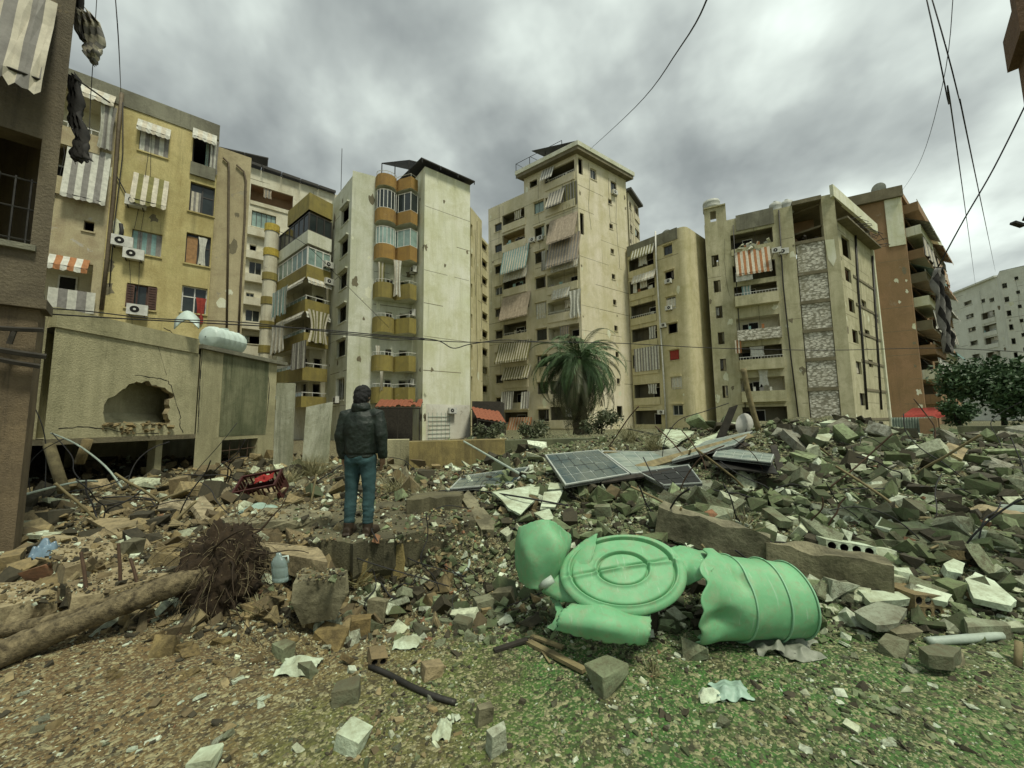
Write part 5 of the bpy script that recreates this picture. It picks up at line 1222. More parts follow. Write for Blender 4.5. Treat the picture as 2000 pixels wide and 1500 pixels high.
m_.grid([[F_.P(a_*j/60, z, .05*math.cos(j*1.5708*1.0)) for j in range(61)] for z in (.3, at(1780, 815, 21.5).z)]); o = m_.build('corrugated_fence', G_['galv']); mods(o, ('SOLIDIFY', dict(thickness=.02))); recenter(o); tag(o, 'pale corrugated sheet fence below the faded red awning', 'fence')
boxthing('brick_hut', [(1795, 20), (1830, 19.6), (1835, 21), (1797, 21.3)], 0, 1.5, 'H', 'low brown masonry stub at the end of the corrugated fence', 'masonry')
# ================================================================ person, seen from behind
def remeshed(mb, name, mat, parent, vox, smooth=6, fac=.5, disp=None, cutz=None):
    o = mb.build(name+'_tmp', mat); mods(o, ('REMESH', dict(mode='VOXEL', voxel_size=vox)), ('SMOOTH', dict(iterations=smooth, factor=fac)))
    dg = bpy.context.evaluated_depsgraph_get(); me = bpy.data.meshes.new_from_object(o.evaluated_get(dg)); me.name = name
    bpy.data.objects.remove(o, do_unlink=True)
    if disp:
        for v in me.vertices: v.co += v.normal*disp(v.co)
    me.polygons.foreach_set('use_smooth', [True]*len(me.polygons)); me.materials.clear(); me.materials.append(mat)
    q = bpy.data.objects.new(name, me); COL.objects.link(q)
    if parent: q.parent = parent
    return q
def loft(mb, secs, seg=14):
    """secs: (cx, cy, z, rx, ry)"""
    b = len(mb.v)
    for cx, cy, z, rx, ry in secs:
        for k in range(seg): a = 2*math.pi*k/seg; mb.v.append((cx+rx*math.cos(a), cy+ry*math.sin(a), z))
    for i in range(len(secs)-1):
        for k in range(seg): k2 = (k+1) % seg; mb.f.append((b+i*seg+k, b+i*seg+k2, b+(i+1)*seg+k2, b+(i+1)*seg+k)); mb.m.append(0)
    mb.f.append(tuple(b+k for k in reversed(range(seg)))); mb.f.append(tuple(b+(len(secs)-1)*seg+k for k in range(seg))); mb.m += [0, 0]
def ball(mb, c, r, seg=10):
    c = Vector(c); r = Vector(r) if not isinstance(r, (int, float)) else Vector((r, r, r)); rings = seg//2+1
    loft(mb, [(c.x, c.y, c.z-r.z*math.cos(math.pi*(i+.15)/(rings+.3)), r.x*math.sin(math.pi*(i+.15)/(rings+.3)), r.y*math.sin(math.pi*(i+.15)/(rings+.3))) for i in range(rings+1)], seg)
PZ = .41
PP = at(701, 1036, 4.25); PP = Vector((PP.x, PP.y, PZ))
skin = plain('skin', (.30, .18, .11), .6, .2, 20); leather = plain('dark_green_leather', (.014, .024, .017), .55, .45, 9, 0, .8, None, .4); denim = plain('teal_denim', (.035, .085, .09), .85, .4, 9, 0, .5); hairm = plain('black_hair', (.008, .008, .008), .75, .4, 30, 0, .8); boot = plain('brown_boot', (.045, .03, .018), .6, .4, 12)
b_ = MB()
ball(b_, (0, .02, 1.555), (.076, .095, .115), 14); loft(b_, [(0, 0, 1.36, .06, .06), (0, .005, 1.5, .055, .06)]); ball(b_, (0, .115, 1.54), (.014, .02, .02), 8); ball(b_, (0, .09, 1.47), (.03, .03, .025), 8)
for s in (-1, 1): ball(b_, (s*.078, .0, 1.55), (.012, .022, .032), 8)
loft(b_, [(0, 0, .86, .14, .095), (0, 0, 1.0, .125, .085), (0, 0, 1.2, .15, .10), (0, 0, 1.34, .16, .09), (0, 0, 1.4, .08, .07)])
ARM = {-1: [(-.185, -.005, 1.345), (-.235, -.02, 1.10), (-.225, .02, .90), (-.222, .035, .855)], 1: [(.185, -.005, 1.345), (.245, -.02, 1.10), (.245, .01, .90), (.243, .025, .855)]}
LEG = {-1: [(-.085, 0, .86), (-.105, .01, .48), (-.115, -.01, .1)], 1: [(.085, 0, .86), (.10, .01, .48), (.105, -.01, .1)]}
for s in (-1, 1):
    b_.tube(ARM[s], [.05, .042, .034, .028], 10); b_.tube(LEG[s], [.085, .058, .042], 10)
    w_ = Vector(ARM[s][-1]); pal = w_+Vector((-s*.004, .018, -.05))
    b_.tube([w_, pal, pal+Vector((-s*.004, .008, -.035))], [.027, .036, .03], 8)
    for k, (dy, ln) in enumerate(((.028, .068), (.01, .078), (-.008, .072), (-.024, .055))):
        p0 = pal+Vector((-s*.006, dy, -.03)); b_.tube([p0, p0+Vector((-s*.004, .004, -ln*.5)), p0+Vector((-s*.016, .010, -ln))], [.0105, .0095, .008], 6)
    p0 = pal+Vector((-s*.01, .03, .005)); b_.tube([p0, p0+Vector((-s*.012, .022, -.025)), p0+Vector((-s*.018, .026, -.055))], [.012, .0105, .009], 6)
body = remeshed(b_, 'person', skin, None, .0075, 3, .4)
body.location = PP; body.scale = (.955, .955, .955); body.rotation_euler = (0, 0, math.radians(-4)); BASE[body.name] = tuple(PP)
tag(body, 'person in dark leather jacket and teal jeans standing back turned on a concrete slab', 'person')
# jacket
j = MB()
loft(j, [(0, -.005, .855, .165, .125), (0, -.005, .90, .178, .135), (0, -.01, 1.0, .182, .135), (0, -.012, 1.12, .19, .14), (0, -.012, 1.24, .20, .142), (0, -.005, 1.33, .19, .125), (0, .0, 1.385, .135, .10), (0, .0, 1.42, .085, .08)], 20)
for s in (-1, 1):
    A = [Vector(p) for p in ARM[s]]; j.tube([A[0]+Vector((-s*.05, 0, .0)), A[0], A[0].lerp(A[1], .5), A[1], A[1].lerp(A[2], .5), A[2], A[3]+Vector((0, 0, -.005))], [.07, .082, .076, .070, .064, .056, .05], 14)
def wr(co):
    q = mnoise.noise(Vector((co.x*10+co.z*4, co.y*9, co.z*9-co.x*6)))*.012+mnoise.noise(Vector((co.x*22, co.y*22, co.z*26+5)))*.004
    hem = .012*math.exp(-((co.z-.895)/.012)**2) if abs(co.x) < .2 else 0
    return q-hem
jk = remeshed(j, 'jacket', leather, body, .010, 5, .5, wr)
m_ = MB(); loft(m_, [(0, -.02, 1.375, .10, .095), (0, -.022, 1.41, .112, .105), (0, -.025, 1.45, .105, .10), (0, -.02, 1.48, .085, .085)], 16); hd = remeshed(m_, 'collar', leather, body, .010, 3, .4, lambda c: mnoise.noise(Vector(c)*20)*.008)
# jeans
j = MB(); loft(j, [(0, -.005, .80, .155, .11), (0, -.01, .86, .162, .122), (0, -.008, .93, .15, .11)], 16); ball(j, (-.07, -.045, .83), (.085, .075, .09)); ball(j, (.07, -.045, .83), (.085, .075, .09))
for s in (-1, 1):
    L = [Vector(p) for p in LEG[s]]; j.tube([L[0]+Vector((0, 0, .03)), L[0], L[0].lerp(L[1], .5), L[1], L[1].lerp(L[2], .4), L[1].lerp(L[2], .8), L[2]+Vector((0, 0, .03))], [.09, .098, .086, .068, .068, .06, .058], 14)
remeshed(j, 'jeans', denim, body, .010, 5, .5, lambda c: mnoise.noise(Vector((c.x*8, c.y*8, c.z*(34 if c.z < .3 else 18))))*(.010 if c.z < .35 else .006))
for s in (-1, 1):
    L = Vector(LEG[s][2]); k = MB(); k.tube([(L.x, L.y, .15), (L.x, L.y, .07)], [.058, .055], 12); 
    k.tube([(L.x, L.y-.06, .045), (L.x+s*.006, L.y+.02, .05), (L.x+s*.02, L.y+.12, .042), (L.x+s*.028, L.y+.19, .036)], [.044, .05, .046, .032], 12); k.box((L.x+s*.012, L.y+.06, .012), (.085, .27, .022), 0, Matrix.Rotation(-s*.12, 3, 'Z'))
    remeshed(k, 'boot', boot, body, .009, 3, .4)
k = MB(); ball(k, (0, .005, 1.58), (.094, .112, .112), 14); ball(k, (0, -.045, 1.53), (.088, .075, .10), 12)
hr = remeshed(k, 'hair', hairm, body, .009, 3, .4, lambda c: mnoise.noise(Vector(c)*26)*.012+mnoise.noise(Vector(c)*60)*.005)
for v in hr.data.vertices:
    if v.co.y > .085 and v.co.z < 1.60: v.co.y = .06
for s in (-1, 1):
    k = MB(); ball(k, (s*.03, .108, 1.562), .011, 8); e_ = k.build('eye', G_['wframe']); e_.parent = body
# ================================================================ the burst green tank
tg, tt, tb = newmat('green_plastic'); _co = objco(tt)
_n = noise(tt, _co, 3.5, 5, .65); _c = mixc(tt, ramp(tt, _n, (.38, .55), (.62, 0.)), (.18, .44, .225), (.115, .31, .145))
_d = noise(tt, _co, 19, 5, .75); _c = mixc(tt, ramp(tt, _d, (.50, 0.), (.72, .7)), _c, (.24, .27, .15))
_e = noise(tt, _co, 7, 7, .8, None, .5); _c = mixc(tt, ramp(tt, _e, (.50, 0.), (.66, .5)), _c, (.30, .36, .22))
_s = noise(tt, _co, 5, 4, .6, (9, 1.2, 1.2)); _c = mixc(tt, ramp(tt, _s, (.62, 0.), (.68, .35)), _c, (.40, .52, .38))
tt.links.new(_c, tb.inputs['Base Color']); tb.inputs['Roughness'].default_value = .62; tb.inputs['Specular IOR Level'].default_value = .35
bump(tt, tb, noise(tt, _co, 6, 4, .6), .25, .02)
tseam = plain('seam_plastic', (.28, .54, .33), .5, .25, 5)
TKP = T(1290, 1262); tk = thing('burst_tank', TKP, 'burst pale green plastic water tank torn open with its ringed round end facing out', 'tank')
def spl(P, n):
    """Catmull-Rom through points"""
    out = []
    for i in range(len(P)-1):
        p0, p1, p2, p3 = P[max(i-1, 0)], P[i], P[i+1], P[min(i+2, len(P)-1)]
        for k in range(n):
            t = k/n; out.append(.5*((2*p1)+(p2-p0)*t+(2*p0-5*p1+4*p2-p3)*t*t+(3*p1-p0-3*p2+p3)*t**3))
    out.append(P[-1]); return out
def patch(name, rows, n=5, th=.014, wob=.0, ragged=0., seed=1):
    n += 3; ragged *= 1.6; r = random.Random(seed); R = [spl([at(*q) for q in row], n) for row in rows]
    cols = list(zip(*R)); Cc_ = [spl(list(c), n) for c in cols]; Gd = list(map(list, zip(*Cc_)))
    nr, nc = len(Gd), len(Gd[0])
    for i in range(nr):
        for j in range(nc):
            e_ = i in (0, nr-1) or j in (0, nc-1); p = Gd[i][j]
            k = mnoise.noise(p*5+Vector((seed, 0, 0)))*wob+(r.uniform(-ragged, ragged) if e_ else 0)
            Gd[i][j] = p+Vector((k*.4, -k, k))
    m = MB(); m.grid(Gd); o = m.build(name, tg, tk, True); mods(o, ('SOLIDIFY', dict(thickness=th*.6, offset=-1))); return o
# ringed end disc (tilted back), radius from the photo at its real distance
dc = at(1216, 1112, 2.92); ux = (at(1332, 1096, 2.98)-at(1104, 1124, 2.96)); RX = ux.length/2; ux.normalize()
vv = at(1240, 1034, 3.22)-at(1200, 1192, 2.72); vv = (vv-ux*vv.dot(ux)); RV = vv.length/2; vv.normalize(); nn = ux.cross(vv); nn = nn if nn.y < 0 else -nn
def dome(r): return .018*math.cos(min(1, r)*1.57)
prof = []
for r in [0, .05, .1, .15, .2, .25, .3, .35, .38, .395, .408, .42, .435, .455, .48, .52, .56, .6, .65, .7, .75, .8, .83, .842, .853, .865, .88, .895, .92, .95, 1.0, 1.06]:
    g = -.030*math.exp(-((r-.408)/.016)**2)+.016*math.exp(-((r-.455)/.022)**2)-.032*math.exp(-((r-.853)/.016)**2)+.018*math.exp(-((r-.895)/.024)**2)
    prof.append((r, dome(r)+g-(.03 if r > 1.03 else 0)))
Gd = []
for r, h_ in prof:
    row = []
    for k in range(129):
        a = k*math.pi/64; x, y = math.cos(a)*r, math.sin(a)*r
        d_ = (y-.06*x-0.0) ; rib = (-.028*math.exp(-((d_-.05)/.026)**2)+.022*math.exp(-((d_+.02)/.035)**2)) if r < 1.0 else 0
        w_ = .02*math.sin(a*2+.6)*max(0, r-.5)+.012*math.sin(3*a)*max(0, r-.6)
        row.append(dc+ux*(x*RX)+vv*(y*RV)+nn*(h_+rib+w_))
    Gd.append(row)
m_ = MB(); m_.grid(Gd); o = m_.build('end_disc', tg, tk, True, weld=True); mods(o, ('SOLIDIFY', dict(thickness=.012)), ('SUBSURF', dict(levels=1, render_levels=1)))
# barrel on the right: torn on its left rim, closed and rounded on its right
A_ = at(1356, 1160, 3.0); B_ = at(1556, 1170, 3.02); ax = (B_-A_).normalized(); u_ = Vector((0, 0, 1)); u_ = (u_-ax*u_.dot(ax)).normalized(); w_ = ax.cross(u_); L_ = (B_-A_).length
Gd = []; N = 40
for i in range(N+1):
    t = i/N; rad = .335-.07*t
    if t > .93: rad *= (1-.16*((t-.93)/.07)**2) if i < N else .02
    for c_ in (.36, .68, .93): rad += .013*math.exp(-((t-c_)/.014)**2)
    row = []
    for k in range(65):
        a = k*2*math.pi/64; sn, cs_ = math.sin(a), math.cos(a); p = A_+ax*(min(t, .985)*L_); q = rad; aw = ((a+math.pi) % (2*math.pi))-math.pi
        q -= math.exp(-(((t-.16)/.11)**2+((aw-1.75)/.40)**2))*.085-math.exp(-(((t-.05)/.10)**2+((aw-2.5)/.35)**2))*.045
        q -= math.exp(-(((t-.30)/.045)**2+((aw-.75)/.22)**2))*.05
        q += mnoise.noise(Vector((t*3.5, cs_*1.2, sn*1.2)))*(.05*max(0, 1-t*2.6)+.010)
        tear = max(0, 1-t/.34)*(-.13*max(0, sn)+.30*max(0, -sn)+.05*max(0, cs_)+.07*mnoise.noise(Vector((cs_*2.5+3, sn*2.5, 0)))+.03*mnoise.noise(Vector((cs_*9+3, sn*9, 0))))
        row.append(p+ax*tear+(u_*cs_*.90+w_*sn)*max(q, .01))
    Gd.append(row)
m_ = MB(); m_.grid(Gd); o = m_.build('barrel', tg, tk, True, weld=True); mods(o, ('SOLIDIFY', dict(thickness=.014)), ('SUBSURF', dict(levels=1, render_levels=1)))
for i_ in (14, 27, 37):
    m_ = MB(); m_.tube([p+(p-(A_+ax*(p-A_).dot(ax))).normalized()*.002 for p in Gd[i_]], .006, 6); m_.build('seam', tseam, tk, True)
zmin = min(p.z for row in Gd for p in row); BZ = zmin
# left end: a bulging upright corner of the drum
patch('end_corner', [[(1014, 1030, 3.25), (1030, 1022, 3.12), (1065, 1021, 3.08), (1098, 1030, 3.14), (1112, 1046, 3.28)],
                     [(1008, 1060, 3.20), (1026, 1062, 3.0), (1062, 1064, 2.95), (1100, 1066, 3.02), (1113, 1070, 3.2)],
                     [(1010, 1105, 3.16), (1030, 1110, 2.98), (1062, 1114, 2.92), (1090, 1104, 2.98), (1104, 1094, 3.12)],
                     [(1016, 1138, 3.14), (1036, 1148, 3.0), (1062, 1150, 2.95), (1082, 1136, 2.98), (1096, 1116, 3.06)]], 5, .014, .06, .004, 3)
patch('end_corner', [[(1014, 1030, 3.25), (1050, 1022, 3.12), (1085, 1024, 3.14), (1112, 1046, 3.28)], [(1020, 1030, 3.4), (1055, 1024, 3.42), (1088, 1028, 3.42), (1112, 1046, 3.42)], [(1016, 1052, 3.52), (1050, 1046, 3.55), (1085, 1050, 3.55), (1110, 1066, 3.5)]], 5, .014, .01, .003, 4)
# sheet joining corner and disc
patch('torn_sheet', [[(1104, 1092, 3.12), (1120, 1074, 3.13), (1142, 1056, 3.16), (1168, 1040, 3.2)],
                     [(1090, 1120, 3.02), (1112, 1105, 3.0), (1136, 1092, 3.0), (1160, 1078, 3.02)],
                     [(1072, 1142, 2.96), (1100, 1132, 2.94), (1124, 1126, 2.93), (1150, 1116, 2.94)],
                     [(1060, 1152, 2.98), (1090, 1160, 2.9), (1118, 1162, 2.86), (1150, 1160, 2.84)],
                     [(1066, 1160, 3.0), (1092, 1172, 2.9), (1118, 1178, 2.86), (1148, 1178, 2.8)]], 4, .012, .015, .006, 5)
# curled flap below
patch('torn_flap', [[(1118, 1178, 2.84), (1150, 1174, 2.80), (1190, 1184, 2.74), (1232, 1194, 2.73), (1268, 1196, 2.76)],
                    [(1098, 1194, 2.76), (1140, 1196, 2.67), (1188, 1204, 2.62), (1232, 1210, 2.62), (1270, 1212, 2.68)],
                    [(1088, 1214, 2.72), (1136, 1220, 2.62), (1186, 1228, 2.56), (1232, 1234, 2.57), (1268, 1236, 2.63)],
                    [(1084, 1234, 2.74), (1134, 1244, 2.66), (1186, 1252, 2.60), (1232, 1258, 2.60), (1258, 1258, 2.66)]], 5, .014, .025, .010, 6)
patch('torn_strip', [[(1074, 1166, 3.0), (1092, 1172, 2.96)], [(1086, 1190, 2.9), (1100, 1194, 2.86)], [(1084, 1210, 2.84), (1098, 1214, 2.80)], [(1068, 1226, 2.86), (1082, 1232, 2.82)]], 5, .012, .01, .004, 7)
# sheet over the top between disc and barrel
patch('torn_sheet', [[(1300, 1070, 3.12), (1326, 1068, 3.16), (1356, 1072, 3.18), (1396, 1084, 3.2)],
                     [(1316, 1086, 3.0), (1340, 1084, 3.02), (1368, 1088, 3.02), (1402, 1094, 3.02)],
                     [(1328, 1112, 2.93), (1344, 1112, 2.92), (1364, 1112, 2.86), (1392, 1112, 2.82)],
                     [(1320, 1138, 2.92), (1340, 1142, 2.9), (1358, 1136, 2.86), (1374, 1128, 2.82)]], 5, .012, .03, .006, 8)
m_ = MB(); m_.tube([at(1056, 1146, 2.94), at(1066, 1140, 2.86), at(1080, 1130, 2.86)], [.018, .03, .028], 10); m_.build('outlet_valve', G_['galv'], tk, True)
# ================================================================ named debris
def hullmesh(name, dims, n, seed, mats, rnd=.25, blocky=.0):
    r = random.Random(seed); bm = bmesh.new(); dx, dy, dz = dims
    for i in range(n):
        if r.random() < blocky: p = [r.choice((-1, 1))*r.uniform(.75, 1) for _ in range(3)]
        else:
            p = [r.uniform(-1, 1) for _ in range(3)]; k = max(abs(x) for x in p); p = [x/k*r.uniform(1-rnd, 1) for x in p]
        bm.verts.new((p[0]*dx/2, p[1]*dy/2, p[2]*dz/2))
    res = bmesh.ops.convex_hull(bm, input=bm.verts); bmesh.ops.delete(bm, geom=list({g for g in res['geom_interior']+res['geom_unused'] if isinstance(g, bmesh.types.BMVert)}), context='VERTS')
    bmesh.ops.dissolve_limit(bm, angle_limit=.12, verts=bm.verts, edges=bm.edges); bmesh.ops.triangulate(bm, faces=bm.faces)
    me = bpy.data.meshes.new(name); bm.to_mesh(me); bm.free()
    for m in (mats if isinstance(mats, (list, tuple)) else [mats]): me.materials.append(m)
    return me
def mobj(name, me, loc, rot, sc_=(1, 1, 1)):
    o = bpy.data.objects.new(name, me); COL.objects.link(o); o.location = loc; o.rotation_euler = rot; o.scale = sc_; return o
def stone(name, px, py, wpx, hpx, mat, label, cat='stone', group=None, seed=0, depth=.8, blocky=.8, n=26, tilt=.15, lift=0):
    """px,py: where its foot meets the ground"""
    p = T(px, py); k = p.y/750; r = random.Random(seed+int(px)); w_, h_ = wpx*k*.8, hpx*k*.72
    me = hullmesh(name, (w_, w_*depth, h_*1.15), n, seed+int(px*7+py), G_[mat], .3, blocky)
    o = mobj(name, me, p+Vector((0, w_*depth*.3, h_*.42+lift)), (r.uniform(-tilt, tilt), r.uniform(-tilt, tilt), r.uniform(-.6, .6))); return tag(o, label, cat, group)
G_['slabd'] = plaster('earthy_slab', (.17, .155, .085), (.10, .095, .05), (.06, .055, .03), (.025, .022, .014), .8, (.24, .23, .14), 3.)
# the slab the person stands on, and its broken pieces
def prism(name, pts, z1, z0, mat, label, cat, jagn=3, amp=.04, seed=1, taper=.0):
    P = [V2(p) for p in pts]; r = random.Random(seed); Q = []
    for i in range(len(P)):
        a, b = P[i], P[(i+1) % len(P)]; d = (b-a).normalized(); n = Vector((-d.y, d.x))
        for k in range(jagn): Q.append(a.lerp(b, k/jagn)+(n*r.uniform(-amp, amp) if k else n*0))
    m = MB(); c = sum(Q, Vector((0, 0)))/len(Q); n = len(Q)
    top = [(q.x, q.y, z1+r.uniform(-.012, .012)) for q in Q]; mid = [((q+(q-c).normalized()*r.uniform(-.02, .03)).x, (q+(q-c).normalized()*r.uniform(-.02, .03)).y, z1-(z1-z0)*.45+r.uniform(-.03, .03)) for q in Q]
    bot = [((q+(c-q)*taper).x, (q+(c-q)*taper).y, z0) for q in Q]
    m.raw(top+mid+bot+[(c.x, c.y, z1)], [(i, (i+1) % n, 3*n) for i in range(n)]+[((i+1) % n, i, n+i, n+(i+1) % n) for i in range(n)]+[(n+(i+1) % n, n+i, 2*n+i, 2*n+(i+1) % n) for i in range(n)]+[tuple(2*n+i for i in range(n))])
    o = m.build(name, G_[mat] if isinstance(mat, str) else mat, weld=True); recenter(o); return tag(o, label, cat)
zt = PZ-.004
prism('concrete_slab', [atz(*q, zt) for q in ((690, 1064), (800, 1044), (928, 1016), (905, 985), (760, 980), (600, 1002), (556, 1032), (620, 1052))], zt, -.25, 'slabd', 'thick broken concrete slab under the standing person with earth cut away beneath', 'slab', 6, .05, 2, .34)
prism('plaster_face', [atz(*q, .30)-Vector((0, .03, 0)) for q in ((692, 1078), (786, 1066), (788, 1062), (694, 1074))], .32, -.08, earth, 'ochre stained vertical concrete face below the standing person', 'slab', 5, .01, 3)
prism('concrete_slab', [atz(*q, .50) for q in ((640, 1008), (645, 1000), (520, 992), (430, 1014), (440, 1024), (560, 1018))], .50, .40, 'slab', 'long thin tan slab edge beside the uprooted stump', 'slab', 3, .02, 4)
prism('concrete_block', [atz(*q, .27) for q in ((572, 1138), (676, 1126), (668, 1108), (590, 1112))], .27, -.1, 'slab', 'dark square concrete block topped with crumbs under the plastic jug', 'block', 5, .035, 5, .35)
prism('concrete_slab', [atz(*q, .36) for q in ((620, 1068), (640, 1100), (530, 1078), (505, 1058))], .36, .18, 'concb', 'brown toppled slab behind the plastic jug', 'slab', 3, .02, 6)
prism('concrete_wall', [atz(*q, .62) for q in ((795, 972), (895, 966), (900, 956), (806, 960))], .60, .2, 'slabd', 'low ragged concrete upstand behind the standing person', 'wall', 7, .05, 7)
# left foreground slabs with ochre broken edges
earthy = rock_mat('ochre_slab', [(.30, .25, .14), (.34, .29, .17)], (.12, .09, .045), 4, .8)
prism('concrete_slab', [atz(*q, .40) for q in ((128, 1108), (240, 1080), (190, 1046), (80, 1046))], .40, .02, earthy, 'cracked floor slab with an ochre broken edge beside the sooty building pillar', 'slab', 4, .03, 8, .04)
prism('concrete_slab', [atz(*q, .30) for q in ((140, 1166), (236, 1150), (330, 1120), (240, 1098), (122, 1118))], .30, .0, earthy, 'rubble strewn floor slab pierced by upright rebars behind the felled trunk', 'slab', 4, .03, 9, .05)
prism('concrete_slab', [atz(*q, .27) for q in ((5, 1188), (100, 1160), (118, 1150), (60, 1136), (-60, 1140), (-80, 1180))], .27, -.02, earthy, 'ochre edged slab lying between the sooty building pillar and the felled trunk', 'slab', 4, .03, 10, .05)
for k, (x, y0, y1, dx) in enumerate(((168, 1150, 1078, -10), (235, 1144, 1062, -4), (268, 1140, 1090, -14))):
    p = atz(x, y0, .29); q = at(x+dx, y1, p.y+.02); m_ = MB(); m_.tube([p-Vector((0, 0, .1)), p, p.lerp(q, .5)+Vector((.006, 0, 0)), q], [.013, .013, .012, .011], 6); o = m_.build('rebar', G_['rustm']); recenter(o); tag(o, 'short rusty rebar standing upright in the rubble strewn slab', 'rebar', 'upright rebars in the slab')
# pale plates
LW = 'white broken tile plate beneath the fallen solar panel'
for k, pts in enumerate(([(961, 962), (1035, 948), (1045, 976), (1017, 1007), (993, 990)], [(1035, 944), (1054, 951), (1051, 967), (1035, 965)], [(1073, 943), (1101, 943), (1098, 955), (1070, 955)], [(1063, 960), (1100, 958), (1084, 990), (1056, 990)], [(1042, 1000), (1073, 995), (1084, 1011), (1066, 1018)])):
    plate('tile_plate', pts, .035, 'white', LW, 'tile', 'white tiles under the solar panel', .16, k)
PL = [([(1600, 824), (1656, 811), (1662, 819), (1636, 828)], .1, 'white', 'white slab on the crest of the rubble heap'),
 ([(1590, 861), (1597, 847), (1628, 847), (1619, 861)], .06, 'white', 'pale plate just below the crest of the rubble heap'),
 ([(1674, 900), (1684, 888), (1709, 891), (1692, 903)], .06, 'white', 'small white plate below the big grey slab of the heap'),
 ([(1653, 875), (1706, 850), (1704, 884), (1664, 888)], .22, 'conc', 'big grey broken slab high on the rubble heap'),
 ([(1842, 878), (1852, 864), (1891, 877), (1880, 898)], .1, 'concb', 'beige square plate tipped up on the shoulder of the heap'),
 ([(1684, 945), (1720, 933), (1734, 937), (1700, 962)], .08, 'conc', 'grey triangular plate halfway up the rubble heap'),
 ([(1709, 1026), (1720, 1010), (1751, 1029), (1737, 1036)], .07, 'white', 'white shard on the slope above the hollow blocks'),
 ([(1488, 993), (1507, 990), (1549, 1019), (1524, 1018)], .08, 'conc', 'long leaning plate above the concrete beam'),
 ([(1843, 1100), (1862, 1092), (1885, 1100), (1880, 1120), (1850, 1116)], .07, 'white', 'white chipped plate above the big white shard'),
 ([(1885, 1130), (1905, 1116), (1942, 1136), (1986, 1172), (1975, 1182), (1902, 1170)], .05, 'white', 'big white stone shard at the foot of the heap'),
 ([(1675, 1152), (1770, 1156), (1778, 1170), (1700, 1176)], .06, 'white', 'flat white slab between the green tank and hollow block'),
 ([(1779, 1143), (1794, 1141), (1860, 1162), (1850, 1176), (1792, 1164)], .05, 'white', 'white slab lying on a hollow block'),
 ([(1668, 1196), (1715, 1172), (1772, 1190), (1755, 1216), (1712, 1220)], .05, 'conc', 'mottled grey slab lying flat in front of the flat white slab'),
 ([(1793, 1262), (1830, 1256), (1877, 1266), (1862, 1282), (1812, 1280)], .08, 'conc', 'flat grey slab under the plastic pipe'),
 ([(1882, 1204), (1962, 1214), (1974, 1222), (1890, 1226)], .12, 'conc', 'grey slab with a clean pale edge behind the plastic pipe'),
 ([(168, 1012), (272, 1010), (262, 1040), (228, 1044)], .05, 'concb', 'flat beige board on the rubble before the dark basement'),
 ([(31, 1032), (96, 1036), (98, 1044), (34, 1046)], .05, 'white', 'white plank beside the sooty building pillar'),
 ([(142, 1072), (196, 1062), (204, 1076), (150, 1086)], .04, 'white', 'white tile lying on the cracked floor slab'),
 ([(320, 1070), (365, 1046), (372, 1054), (334, 1078)], .05, 'concb', 'pale shard propped against the brown stones'),
 ([(372, 980), (398, 968), (418, 992), (414, 1016), (392, 1012)], .06, 'concb', 'upright tan shard near the red crate'),
 ([(900, 968), (914, 962), (968, 1010), (964, 1040), (940, 1034)], .10, 'slab', 'tall leaning yellowish slab behind the green tank'),
 ([(1282, 862), (1300, 842), (1356, 838), (1348, 852), (1310, 872)], .05, 'white', 'white door panel thrown on the heap behind the solar panels'),
 ([(1340, 880), (1368, 858), (1375, 866), (1352, 886)], .05, 'white', 'small white window sash behind the solar panels'),
 ([(1330, 1050), (1356, 1046), (1366, 1062), (1344, 1070)], .04, 'white', 'small white chip behind the torn green sheet')]
for k, (pts, th, mt, lb) in enumerate(PL): plate('broken_slab' if th > .055 else 'stone_plate', pts, th, mt, lb, 'slab', None, .14 if k < 14 else .1, 40+k)
# hollow blocks
def hollow(name, c, R, nx, nz, cell, dep, mat, label, group=None):
    r = thing(name, c, label, 'block', group); m = MB(); W2, H2 = nx*cell, nz*cell; c = Vector(c)
    def P(x, y, z): return c+R @ Vector((x-W2/2, y, z))
    for i in range(nx):
        for k in range(nz):
            cx, cz = (i+.5)*cell, (k+.5)*cell; n = 12; e_ = []; h_ = []
            for a in range(n):
                t = 2*math.pi*a/n+math.pi/n; x, z = math.cos(t), math.sin(t); q = max(abs(x), abs(z)); e_.append((cx+x/q*cell/2, cz+z/q*cell/2)); h_.append((cx+x*cell*.36, cz+z*cell*.36))
            for a in range(n):
                b = (a+1) % n
                m.poly([P(e_[a][0], 0, e_[a][1]), P(e_[b][0], 0, e_[b][1]), P(h_[b][0], .004, h_[b][1]), P(h_[a][0], .004, h_[a][1])], 0)
                m.poly([P(h_[a][0], .004, h_[a][1]), P(h_[b][0], .004, h_[b][1]), P(h_[b][0], dep-.01, h_[b][1]), P(h_[a][0], dep-.01, h_[a][1])], 1)
            m.poly([P(x, dep-.01, z) for x, z in h_], 1)
    for q in ([P(0, 0, H2), P(W2, 0, H2), P(W2, dep, H2), P(0, dep, H2)], [P(0, 0, 0), P(0, dep, 0), P(W2, dep, 0), P(W2, 0, 0)], [P(0, 0, 0), P(0, 0, H2), P(0, dep, H2), P(0, dep, 0)], [P(W2, 0, 0), P(W2, dep, 0), P(W2, dep, H2), P(W2, 0, H2)], [P(0, dep, 0), P(0, dep, H2), P(W2, dep, H2), P(W2, dep, 0)]): m.poly(q, 0)
    m.build('shell', [G_[mat], G_['dwood']], r); return r  # hole walls coloured dark to stand for the shade inside
def RZ(a, b=0, c=0): return Matrix.Rotation(a, 3, 'Z') @ Matrix.Rotation(b, 3, 'X') @ Matrix.Rotation(c, 3, 'Y')
hollow('hollow_block', T(1662, 1104)+Vector((0, 0, .0)), RZ(-.25, -.1, .12), 4, 2, .10, .2, 'white', 'white hollow block with two rows of round holes on the concrete beam')
